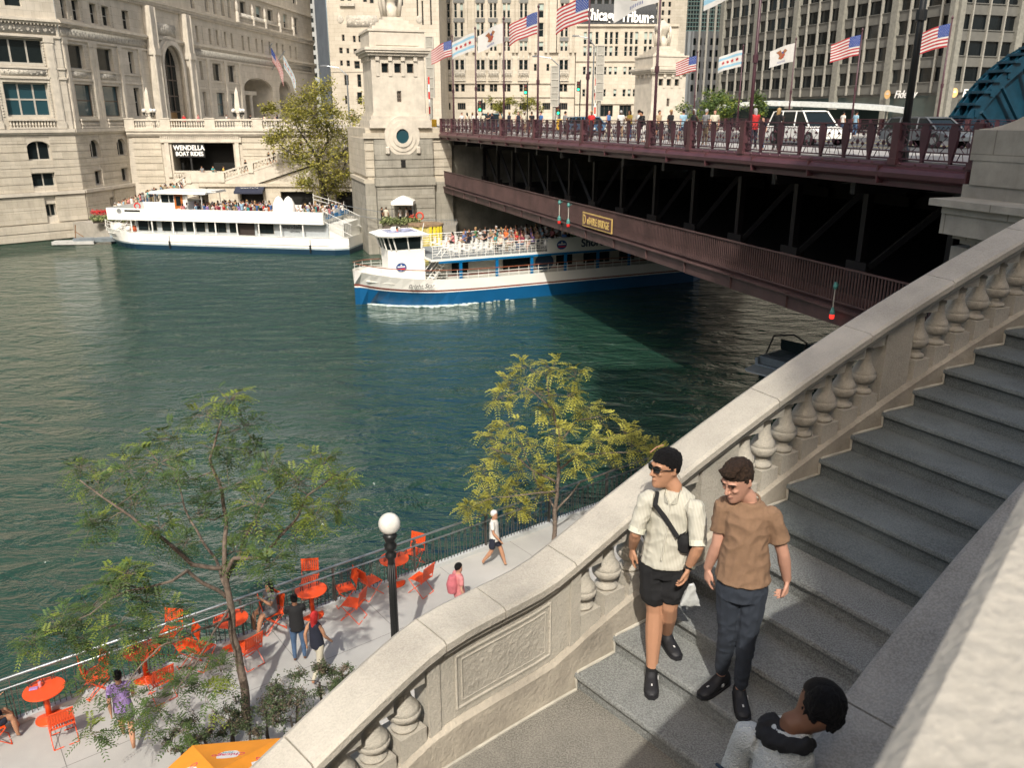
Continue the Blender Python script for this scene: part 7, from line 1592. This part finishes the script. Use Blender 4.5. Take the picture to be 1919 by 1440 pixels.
for i, (px, y0, y1) in enumerate(((809, 80, 185), (1039, 130, 200), (1122, 95, 190))):
    Y = 97.; p = V(((px-960)/1620*Y, Y, 11.5)); za, zb2 = H+(218-y1)/1620*Y-11.5, H+(218-y0)/1620*Y-11.5; t = thing('barrier_gate', ('upright steel lattice gate beside the bridge tower', 'upright steel lattice gate between two flagpoles', 'upright steel lattice gate right of the fifth flagpole')[i], 'gate', p, 0, 'upright lattice gates')
    mb = MB(); mb.box(-.35, .35, -.2, .2, za, zb2, 0)
    for k in range(7): z = za+(zb2-za)*k/6; mb.box(-.42, .42, -.26, -.201, z-.05, z+.05, 1)
    mb.box(-.45, -.35, -.25, .2, za, zb2, 1); mb.box(.35, .45, -.25, .2, za, zb2, 1); mb.tube([(0, 0, 0), (0, 0, za)], .2, 6); part('lattice', mb, [mat('gate_grey', (.30, .29, .25), .7), FRMW], t)
# ---------------------------------------------------------------- trees
class Tree:
    def __init__(s, lab, base, cat='tree', group=None, bark=BARK, name='tree'):
        s.t = thing(name, lab, cat, base, 0, group); s.b = V(base); s.tr = MB(); s.br = MB(); s.lf = MB(); s.P = []; s.bark = bark
    def limb(s, pts, rs, trunk=False):
        pts = [V(p) for p in pts]; fine = []; fr = []
        for i in range(len(pts)-1):
            n = 6
            for k in range(n):
                t = k/n; q = pts[i].lerp(pts[i+1], t); j = noise.noise_vector(q*1.7)*.07*(1 if (i or k) else 0); fine.append(q+j); fr.append(rs[i]+(rs[i+1]-rs[i])*t)
        fine.append(pts[-1]); fr.append(rs[-1]); (s.tr if trunk else s.br).tube(fine, fr, 8 if trunk else 6)
        s.P += list(zip(fine, fr))
    def clump(s, c, r, nl=14, leaf=.035, seed=0, light=.25, kind='pinnate', len_=.26, twigr=.006):
        rr = random.Random(seed); c = V(c)
        a, ra = min(s.P, key=lambda q: (q[0]-c).length+max(0, (q[0].z-c.z))*.6)
        m = a.lerp(c, .55)+V((rr.uniform(-.12, .12), rr.uniform(-.12, .12), -.06*(a-c).length))
        th = min(ra*.55, .02+.006*(a-c).length)
        s.br.tube([a, a.lerp(m, .5)+V((rr.uniform(-.04, .04),)*3), m, m.lerp(c, .6), c], [th, th*.8, th*.6, th*.4, th*.25], 5); s.P.append((m, th*.6)); s.P.append((c, th*.3))
        for k in range(nl):
            d = V((rr.gauss(0, 1), rr.gauss(0, 1), rr.gauss(.25, .6))).normalized(); e = c+d*r*rr.uniform(.45, 1.15); s0 = c+d*r*.1
            s.br.tube([s0, s0.lerp(e, .5)+V((0, 0, .03)), e], [twigr, twigr*.7, twigr*.4], 3, False)
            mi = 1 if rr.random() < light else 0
            for q in range(3 if kind == 'pinnate' else 4):
                b = s0.lerp(e, .4+.6*(q+1)/3.); dr = (d*.7+V((rr.gauss(0, .8), rr.gauss(0, .8), rr.gauss(-.15, .4)))).normalized()
                if kind == 'pinnate':
                    u = dr.cross(V((0, 0, 1))).normalized(); L_ = len_*rr.uniform(.7, 1.2); nn = 6
                    for w_ in range(nn):
                        pp_ = b+dr*(L_*(w_+1)/nn)-V((0, 0, .35*L_*((w_+1)/nn)**2))
                        for sd2 in (-1, 1):
                            ld = (u*sd2+dr*.55+V((0, 0, rr.uniform(-.35, .1)))).normalized(); wd = dr*leaf*.34; tip = pp_+ld*leaf*2*(1-.3*w_/nn); md = pp_+ld*leaf
                            s.lf.add([pp_, md-wd, tip, md+wd], [(0, 1, 2, 3)], mi)
                else:
                    for w_ in range(3):
                        pp_ = b+V((rr.gauss(0, 1), rr.gauss(0, 1), rr.gauss(0, 1)))*r*.18; ld = V((rr.gauss(0, 1), rr.gauss(0, 1), rr.gauss(0, .7))).normalized(); wd = ld.cross(V((rr.gauss(0, 1), rr.gauss(0, 1), 1))).normalized()*leaf*.5
                        s.lf.add([pp_, pp_+ld*leaf-wd, pp_+ld*leaf*2, pp_+ld*leaf+wd], [(0, 1, 2, 3)], mi)
    def done(s, mats, extra=''):
        part('trunk', s.tr, s.bark, s.t, True, world=True); part('branches', s.br, s.bark, s.t, True, world=True)
        part('crown', s.lf, mats, s.t, world=True)
b1 = onz(466, 1352, ZW); T1 = Tree('airy green locust tree with fine leaves standing left of the globe lamp', b1, group='young riverwalk trees')
g_ = lambda px, py, Y: ony(px, py, Y)
T1.limb([b1-V((0, 0, .1)), g_(452, 1260, 13.95), g_(436, 1180, 13.9), g_(428, 1110, 13.9), g_(421, 1060, 13.9)], [.10, .085, .075, .065, .055], True)
fk = g_(421, 1060, 13.9)
T1.limb([fk, g_(424, 1000, 14.1), g_(418, 930, 14.2), g_(395, 860, 14.2), g_(415, 790, 14.3)], [.05, .042, .035, .026, .014])
T1.limb([g_(423, 1075, 13.9), g_(440, 1050, 13.7), g_(490, 1045, 13.4), g_(530, 1000, 13.3), g_(580, 930, 13.2), g_(630, 890, 13.2)], [.045, .04, .034, .028, .02, .01])
T1.limb([g_(420, 1065, 13.9), g_(360, 1060, 13.5), g_(300, 1010, 13.2), g_(230, 960, 13), g_(150, 900, 13)], [.045, .04, .032, .022, .010])
T1.limb([g_(424, 1120, 13.9), g_(395, 1100, 13.7), g_(350, 1070, 13.4), g_(320, 1090, 13), g_(240, 1105, 12.8), g_(150, 1160, 12.6)], [.04, .036, .032, .026, .018, .010])
T1.limb([g_(427, 1105, 13.9), g_(405, 1050, 14.6), g_(360, 980, 15), g_(330, 900, 15.2)], [.035, .03, .022, .012])
T1.limb([g_(432, 1160, 13.9), g_(380, 1180, 13), g_(300, 1215, 12.3), g_(230, 1290, 11.8)], [.03, .026, .018, .010])
T1.limb([g_(428, 1140, 13.9), g_(400, 1200, 12.9), g_(350, 1270, 12.0), g_(300, 1330, 11.6)], [.026, .02, .014, .008])
T1.limb([g_(426, 1090, 13.9), g_(460, 1010, 14.8), g_(500, 940, 15.1), g_(540, 880, 15.2)], [.032, .026, .018, .010])
C1 = [(430, 752, 30), (385, 778, 40), (455, 800, 45), (330, 825, 40), (400, 842, 48), (475, 850, 38), (300, 868, 48), (240, 884, 40), (150, 880, 30), (190, 915, 40), (250, 950, 42), (175, 985, 28), (335, 905, 50), (505, 885, 38), (430, 915, 50), (370, 968, 45), (480, 945, 45), (560, 905, 42), (605, 870, 32), (642, 905, 28), (630, 945, 34), (590, 965, 36), (552, 1000, 38), (480, 1000, 40), (440, 1035, 32), (300, 990, 28), (508, 1060, 38), (345, 1020, 30),
      (240, 1080, 32), (215, 1112, 42), (170, 1145, 42), (110, 1175, 46), (62, 1205, 38), (150, 1195, 42), (222, 1172, 42), (272, 1132, 40), (312, 1155, 42), (200, 1225, 40), (272, 1205, 38), (180, 1290, 42), (232, 1308, 42), (290, 1325, 38), (335, 1290, 42), (262, 1355, 30), (170, 1375, 24), (335, 1372, 30), (385, 1302, 40), (415, 1262, 34), (362, 1242, 38)]
rr = random.Random(5)
for i, (px, py, r) in enumerate(C1):
    Y = 13.8+rr.uniform(-1.3, 1.3) if py < 1060 else (12.8+rr.uniform(-.6, .6) if py < 1240 else 11.9+rr.uniform(-.4, .4))
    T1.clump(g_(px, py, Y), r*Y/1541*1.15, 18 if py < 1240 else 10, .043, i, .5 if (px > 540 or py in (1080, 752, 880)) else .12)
T1.done([LEAF1, LEAF1L])
b2 = onz(1037, 1022, ZW); T2t = Tree('small tree with thinning yellow leaves beside the river railing, left of the two men', b2, group='young riverwalk trees')
T2t.limb([b2-V((0, 0, .1)), g_(1040, 985, 21.1), g_(1046, 900, 21), g_(1048, 820, 21), g_(1035, 760, 21), g_(1022, 700, 21)], [.075, .06, .05, .035, .022, .01], True)
for pts, rs in (([(1044, 905, 21), (1000, 880, 20.6), (960, 850, 20.4), (915, 840, 20.3)], [.035, .025, .016, .008]), ([(1047, 880, 21), (1090, 850, 20.8), (1150, 850, 20.6), (1225, 845, 20.5)], [.035, .026, .018, .008]), ([(1046, 830, 21), (1080, 790, 21.2), (1130, 780, 21.4)], [.028, .018, .008]),
                ([(1044, 920, 21), (990, 930, 20.5), (930, 930, 20.2), (895, 945, 20)], [.03, .02, .012, .006]), ([(1040, 770, 21), (990, 730, 20.8), (945, 745, 20.6)], [.022, .014, .007]), ([(1041, 960, 21.1), (1090, 905, 21.4), (1150, 880, 21.6)], [.03, .02, .01]), ([(1041, 955, 21.1), (1005, 900, 21.4), (970, 820, 21.5)], [.028, .02, .01])):
    T2t.limb([g_(*q) for q in pts], rs)
for i, (px, py, r) in enumerate([(990, 692, 30), (1035, 692, 34), (1080, 705, 28), (958, 722, 30), (1008, 738, 36), (1062, 742, 34), (938, 748, 24), (1030, 775, 26), (958, 800, 32), (915, 822, 30), (1045, 812, 36), (1100, 768, 28), (1128, 792, 30), (1120, 828, 30), (1168, 812, 24), (1182, 835, 28), (1212, 842, 26), (1232, 852, 18), (1072, 850, 26), (992, 838, 36), (935, 852, 34), (905, 882, 32), (915, 910, 32), (960, 882, 28), (1020, 880, 26), (1090, 872, 28), (900, 943, 18), (1012, 918, 20), (962, 922, 22), (880, 952, 14), (975, 955, 22), (1140, 862, 24)]):
    Y = 21+rr.uniform(-1.0, 1.0); T2t.clump(g_(px, py, Y), r*Y/1541*1.0, 12, .055, 100+i, .18, len_=.32)
T2t.done([LEAF2, LEAF2D])
b3 = V(((602-960)/1620*97, 97, 1.8)); T3t = Tree('large yellow green tree on the dock in front of the bridge tower', b3, bark=BARKD, group='far bank trees')
T3t.limb([b3-V((0, 0, .2)), g_(604, 345, 97), g_(600, 320, 97), g_(595, 295, 97)], [.38, .32, .28, .24], True)
for pts, rs in (([(595, 295, 97), (575, 265, 96), (555, 235, 95)], [.2, .12, .05]), ([(597, 300, 97), (615, 265, 97), (612, 225, 98), (600, 170, 98)], [.2, .14, .09, .04]), ([(600, 310, 97), (635, 290, 95), (655, 275, 94), (675, 235, 94), (700, 190, 94)], [.18, .13, .1, .06, .03]), ([(600, 320, 97), (570, 300, 95), (535, 280, 94), (515, 262, 94)], [.16, .1, .06, .03]), ([(602, 330, 97), (640, 325, 95), (655, 290, 94), (690, 250, 93)], [.14, .1, .07, .03]), ([(612, 240, 98), (570, 205, 97), (540, 185, 97)], [.1, .06, .03])):
    T3t.limb([g_(*q) for q in pts], rs)
for i, (px, py, r, dn) in enumerate([(600, 172, 24, 1), (575, 190, 24, 1), (548, 205, 22, 1), (590, 215, 28, 1), (622, 210, 24, 1), (575, 250, 36, 1), (530, 255, 30, 1), (545, 275, 26, 1), (620, 250, 36, 1), (652, 262, 30, 1), (600, 285, 38, 1), (562, 300, 24, 1), (640, 295, 30, 1), (602, 325, 32, 1), (575, 345, 20, 1), (628, 342, 26, 1), (515, 262, 18, 1), (690, 195, 18, .4), (705, 215, 16, .4), (665, 225, 18, .6), (600, 240, 30, 1), (560, 225, 26, 1), (650, 330, 18, .6), (505, 205, 14, .7), (615, 362, 22, 1), (680, 330, 12, .4)]):
    Y = 96+rr.uniform(-2.5, 2.5); T3t.clump(g_(px, py, Y), r*Y/1541, int(46*dn), .15, 200+i, .5, 'broad', twigr=.02)
T3t.done([LEAF2D, mat('pale_olive_leaf', (.36, .33, .06), .6, .3, 1.5, trans=.3)])  # second, paler leaf colour mixed in at random
def bush(lab, px, py, Y, r, n, leaf, mats, name='bush', z0=None, grp=None, seed=0, w_=1.4, cat='bush'):
    c = g_(px, py, Y); base = V((c.x, c.y, z0 if z0 is not None else c.z-r)); t = Tree(lab, base, cat, grp, BARKD, name)
    t.limb([base, base.lerp(c, .6), c], [.05, .03, .02], True); rr = random.Random(seed)
    for k in range(n): a = rr.uniform(0, 2*pi); q = r*rr.random()**.5; t.clump(c+V((q*w_*cos(a), q*.8*sin(a), rr.uniform(-.5, .6)*r)), r*.38, 16, leaf, seed*50+k, .3, 'broad')
    t.done(mats)
bush('green leafy tree behind the far side railing between two flagpoles', 1330, 200, 112, 2.6, 16, .16, [LEAF1, LEAF1L], 'tree', 11.5, 'trees beyond the bridge', 1, cat='tree')
bush('green leafy tree beside the canopy, right of the light blue flag', 1382, 200, 108, 2.2, 14, .16, [LEAF1, LEAF1L], 'tree', 11.5, 'trees beyond the bridge', 2, cat='tree')
bush('thin pale street tree in front of the gothic tower, right one', 986, 200, 112, 1.7, 9, .11, [LEAF2D, LEAF2], 'tree', 11.5, 'trees beyond the bridge', 3, 1., cat='tree')
bush('thin pale street tree in front of the gothic tower, left one', 932, 200, 114, 1.8, 9, .11, [LEAF2D, LEAF2], 'tree', 11.5, 'trees beyond the bridge', 4, 1., cat='tree')
SH1 = [mat('shrub_leaf', (.05, .075, .025), .7, .3, 4), mat('shrub_reddish_leaf', (.12, .09, .06), .7, .3, 4)]
for i, (px, py, Y, r) in enumerate(((385, 1375, 12.8, .42), (430, 1345, 13.2, .42), (500, 1330, 12.9, .55), (555, 1305, 13.1, .55), (600, 1280, 13.4, .5), (640, 1262, 13.9, .42), (340, 1400, 12.6, .35), (470, 1360, 12.6, .5), (545, 1345, 12.4, .55))):
    bush('dark feathery shrub below the stone balustrade, %s of the row' % ('third', 'fourth', 'sixth', 'seventh', 'eighth', 'ninth and rightmost', 'leftmost', 'fifth', 'one nearest the umbrella')[i], px, py, Y, r*.8, 7, .024, SH1, 'shrub', ZW, 'shrubs along the wall', 30+i, 1.2)
mb = MB(RWT); mb.box(-3.2, 9, -6.9, -4.95, ZW, ZW+.1); struct('planting_bed', mb, mat('soil', (.05, .04, .03), .95, .2))
# ---------------------------------------------------------------- people on the riverwalk
def at(px, py, z): return onz(px, py, z)
person('walk', at(927, 1062, ZW), R(75), 'man in white cap, white shirt and dark shorts walking on the riverwalk', 'white', 'navy', 'white', 'tan')
t = person('stand', at(862, 1172, ZW), R(120), 'woman in pink jacket with rose backpack and black cap passing behind the balustrade', 'pink', 'pink', 'black', 'light')
mb = MB(); mb.tube([(0, .16, .98), (0, .17, 1.2), (0, .16, 1.42)], [.12, .14, .09], 10, asp=1.1); me = remesh(mb, .02, 2, None, 'backpack', cl('rose', (.45, .12, .14))); o = tag(link(bpy.data.objects.new('backpack', me)), 'rose pink backpack on the back of the woman in black cap', 'backpack'); o.location = t.location; o.rotation_euler = t.rotation_euler
t = person('lean', at(563, 1238, ZW), R(200), 'person in black top and blue jeans standing beside the table, seen from behind', 'black', 'denim', 'black', 'brown')
person('walk2', at(600, 1272, ZW), R(150), 'woman in bright pink head scarf, patterned vest and cream trousers walking left', 'navy', 'cream', 'red', 'tan')
person('walk', at(243, 1395, ZW), R(205), 'person in purple top and grey shorts walking under the tree', 'lilac', 'grey', 'black', 'tan')
p = TP[2]+RV*.95+QV*.1; person('sit2', p, ANG-pi/2+.2, 'person in grey hoodie seated at the table behind the tree trunk', 'grey', 'grey', 'black', 'tan')
p = TP[0]+RV*-1.0+QV*-.2; person('sit2', p, ANG+pi/2+.2, 'man in navy shorts and patterned shirt seated at the left edge with legs crossed', 'navy', 'navy', 'brown', 'tan')
# ---------------------------------------------------------------- people on the bridge
BP = [(866, 1, 'stand', 'white', 'white'), (876, 1.6, 'walk2', 'cream', 'white'), (886, 1.1, 'stand', 'white', 'tan'), (897, 1.3, 'lean', 'white', 'grey'), (905, 1.8, 'stand', 'cream', 'navy'), (915, 1.2, 'phone', 'black', 'black'), (926, 1, 'lean', 'navy', 'navy'), (938, 2.2, 'stand', 'tan', 'grey'), (955, 1.2, 'stand', 'navy', 'navy'), (972, 1.1, 'walk2', 'navy', 'navy'), (983, 2, 'stand', 'cream', 'tan'), (997, 2.4, 'walk', 'black', 'grey'), (1014, 1.5, 'stand', 'blue', 'black'), (1060, 2.6, 'stand', 'grey', 'black'), (1109, 2, 'stand', 'red', 'black'), (1141, 1.2, 'walk2', 'blue', 'cream'), (1164, 2, 'stand', 'white', 'tan'), (1181, 1.6, 'phone', 'yellow', 'denim'), (1198, 1.6, 'stand', 'white', 'cream'), (1207, 1.2, 'lean', 'black', 'white'),
      (1258, 2.4, 'stand', 'black', 'black'), (1281, 3.6, 'walk', 'sky', 'denim'), (1301, 1.3, 'walk2', 'black', 'black'), (1324, 1.7, 'stand', 'grey', 'khaki'), (1340, 3.8, 'walk', 'cream', 'khaki'), (1236, 3.7, 'walk', 'tan', 'black'), (1416, 1.3, 'phone', 'red', 'navy'), (1432, 1.0, 'stand', 'navy', 'denim'), (1459, 1.1, 'phone', 'black', 'black')]
dn = {'stand': 'standing', 'walk': 'walking', 'walk2': 'long haired, walking', 'phone': 'holding a phone', 'lean': 'leaning forward'}
sk_ = ['light', 'tan', 'brown', 'light', 'dark', 'tan']; hr_ = ['brown', 'black', 'blond', 'black', 'grey', 'brown']
wh_ = {866: 'right of the first flagpole', 876: 'between the first two flagpoles', 886: 'just left of the second flagpole', 897: 'right of the second flagpole', 905: 'second right of the second flagpole', 915: 'midway between second and third flagpoles', 926: 'left of the third flagpole', 938: 'at the third flagpole', 955: 'right of the third flagpole', 972: 'midway between third and fourth flagpoles', 983: 'near the thin street tree', 997: 'left of the fourth flagpole', 1014: 'right of the fourth flagpole', 1060: 'between fourth and fifth flagpoles', 1109: 'right of the fifth flagpole', 1141: 'second right of the fifth flagpole', 1164: 'midway between fifth and sixth flagpoles', 1181: 'before the far bridge tower', 1198: 'left of the sixth flagpole', 1207: 'next left of the sixth flagpole',
       1258: 'right of the sixth flagpole', 1281: 'second right of the sixth flagpole', 1301: 'beside the grey shirted man', 1324: 'before the green tree', 1340: 'before the second tree', 1236: 'at the sixth flagpole', 1416: 'right of the seventh flagpole', 1432: 'left of the white vehicle', 1459: 'in front of the white vehicle'}
for i, (px, e, k, tp_, lw_) in enumerate(BP):
    p = onedge(px, e); person(k, p, R((40, 200, 300, 120, -20)[i % 5]) if k != 'lean' else R(-70), '%s in %s top on the bridge, %s' % ('person '+dn[k], tp_, wh_[px]), tp_, lw_, 'grey' if px in (1416, 1324) else ('blond' if px == 1459 else hr_[i % 6]), sk_[i % 6], 'pedestrians on the bridge', .8 if px == 1432 else 1.)
for px, Y, c, lb in ((1581, 66, 'white', 'person in white on the far pavement right of the white vehicle'), (1605, 60, 'sky', 'person in pale blue with a cap on the far pavement')): p = V(((px-960)/1620*Y, Y, ZD)); person('stand', p, 2, lb, c, 'denim', 'black', 'tan', 'pedestrians on the bridge')
for i in range(9):
    px = (345, 372, 425, 470, 497, 520, 640, 660, 575)[i]; p = V(((px-960)/1620*105.5, 105.5, 11.55)); person(('stand', 'walk2', 'phone')[i % 3], p, i*.9, 'person in %s on the terrace, %s' % (('red', 'pink', 'white', 'black', 'cream', 'navy', 'white', 'teal', 'grey')[i], ('left of the two obelisks', 'in front of the arched doorway', 'left of the right obelisk', 'right of the right obelisk', 'before the portico', 'by the tree top', 'behind the tree', 'near the tower', 'hidden by the tree')[i]), ('red', 'pink', 'white', 'black', 'cream', 'navy', 'white', 'teal', 'grey')[i], 'black', 'brown', 'light', 'people on the terrace')
for i, (px, py) in enumerate(((379, 312), (400, 316), (420, 318), (344, 330))): p = ony(px, py+6, 102.5); p.z = (5.6, 5.6, 5.6, 4.4)[i]; person(('stand', 'phone', 'stand', 'walk')[i], p, i, ('person in grey by the low balustrade pier under the sign', 'person in teal top at the opening under the sign', 'person in yellow top at the opening right of the sign', 'person all in white on the left flight of stairs')[i], ('grey', 'teal', 'yellow', 'white')[i], 'black' if i < 3 else 'white', 'brown', 'tan', 'people on the embankment stairs')
for i, t_ in enumerate((.12, .3, .34, .55, .7)): x = -34+t_*16; person('walk', (x, 102.3, 5.75+(x+34)*.31), 1.2, 'dark clothed walker on the right flight of stairs, %s from the bottom' % ('first', 'second', 'third', 'fourth', 'fifth')[i], 'black', 'black', 'black', 'tan', 'people on the embankment stairs')
mb = MB(); mb.loft([[(x, y, z) for y, z in ((94.5, 1), (100.5, 1), (100.5, zt_), (94.5, zt_))] for x, zt_ in ((-46.5, 1.82), (-45.5, 1.85), (-39.5, 4.0), (-37.5, 4.0))]); struct('dock_ramp', mb, TERRAP)
# queue on the dock beside the bow
rr = random.Random(21); tops = ['white', 'sky', 'black', 'tan', 'white', 'pink', 'navy', 'teal', 'grey', 'cream', 'khaki']; used = set()
for i in range(52):
    x = -45.3+rr.random()*6.8; y = 94.8+rr.random()*4.5; c = tops[i % 11]; row = 'front' if y < 96.3 else ('middle' if y < 97.8 else 'back'); sd2 = ('far left', 'left', 'centre', 'right', 'far right')[min(4, int((x+44.5)/7.2*5))]
    hr2 = hr_[(i*5) % 6]; key = (c, row, sd2, hr2); k = ('stand', 'phone', 'walk2', 'stand')[i % 4]
    person(k, (x, y, 1.85+max(0, min(2.15, (x+45.5)*.358))+.0), rr.uniform(0, 6), '%s haired person in %s, %s %s of the dock crowd%s' % (hr2, c, row, sd2, '' if key not in used else ', hands raised' if k == 'phone' else ', slightly apart'), c, ('denim', 'black', 'khaki', 'grey')[i % 4], hr2, sk_[i % 6], 'people waiting on the dock'); used.add(key)
for i, (px, c) in enumerate(((716, 'black'), (724, 'cream'), (750, 'white'), (762, 'white'), (770, 'navy'))): p = ony(px, 395, 80.9); p.z = 2.95; person('stand', p, 2+i, 'person in %s on the dock %s' % (c, ('left of the white tent', 'left of the tent, second', 'under the white tent', 'under the tent beside another', 'at the right leg of the tent')[i]), c, 'black', 'brown', 'tan', 'people waiting on the dock')
# passengers: benches of the white boat, chairs of the blue boat
cols_ = ['white', 'cream', 'sky', 'black', 'white', 'navy', 'grey', 'pink', 'teal', 'tan', 'white', 'maroon', 'blue', 'orange', 'white', 'khaki', 'lilac', 'green', 'red']
TAx = M.Translation(A.location) @ M.Rotation(rzA, 4, 'Z') @ M.Diagonal((1.03, 1, .96, 1)); rr = random.Random(31); ns = 0
for k in range(26):
    x = 9.6+k*.62
    if 19.2 < x < 21.6 or k < 1: continue
    for j, y in enumerate((-2.5, -1.9, -.9, -.3, .7, 1.3, 2.1)):
        if rr.random() > (.35 if k < 5 else .78): continue
        p = TAx @ V((x+.1+rr.uniform(-.05, .05), y+rr.uniform(-.06, .06), 3.66-.12)); c = cols_[(k*7+j*3) % 19]
        person('sit' if rr.random() < .6 else 'sit2', p, rzA-pi/2+rr.uniform(-.3, .3), '%s haired passenger in %s, row %d from bow, seat %d from river, white boat' % (hr_[(k+j*2) % 6], c, k+1, j+1), c, ('denim', 'black', 'khaki')[(k+j) % 3], hr_[(k+j*2) % 6], sk_[(k*3+j) % 6], 'passengers on the white tour boat'); ns += 1
for i, (x, y, c, l_, lb) in enumerate(((17.9, -2.2, 'blue', 'denim', 'standing person all in blue near the canvas covers of the white boat'), (18.9, -2.4, 'red', 'black', 'standing person in bright red beside the canvas covers of the white boat'), (15.7, -.9, 'sky', 'denim', 'standing person in pale blue amid seated passengers of the white boat'))): person('stand', TAx @ V((x, y, 3.25)), rzA+1, lb, c, l_, 'brown', 'tan', 'passengers on the white tour boat')
TBx = M.Translation(Bt.location) @ M.Rotation(rzB, 4, 'Z') @ M.Diagonal((.93, .93, .91, 1))
for k in range(24):
    x = 7.2+k*.95
    for j in range(6):
        y = -2.6+j*1.04; pr_ = .1 if k < 2 else (.4 if k < 4 else .82)
        if k > 19 and rr.random() < .6 or rr.random() > pr_: continue
        c = cols_[(k*5+j*7) % 19]; p = TBx @ V((x+.18, y, 4.14-.33))
        person('sit' if rr.random() < .6 else 'sit2', p, rzB-pi/2+rr.uniform(-.4, .4), '%s haired passenger in %s, row %d from bow, seat %d from river, blue boat' % (hr_[(k+j*2) % 6], c, k+1, j+1), c, ('denim', 'black', 'khaki')[(k+j) % 3], hr_[(k+j*2) % 6], sk_[(k*3+j) % 6], 'passengers on the blue tour boat'); ns += 1
person('stand', TBx @ V((3.6, 0, 4.1)), rzB+pi/2, 'captain in a red top behind the wheelhouse glass', 'red', 'navy', 'black', 'tan')
print('passengers', ns)
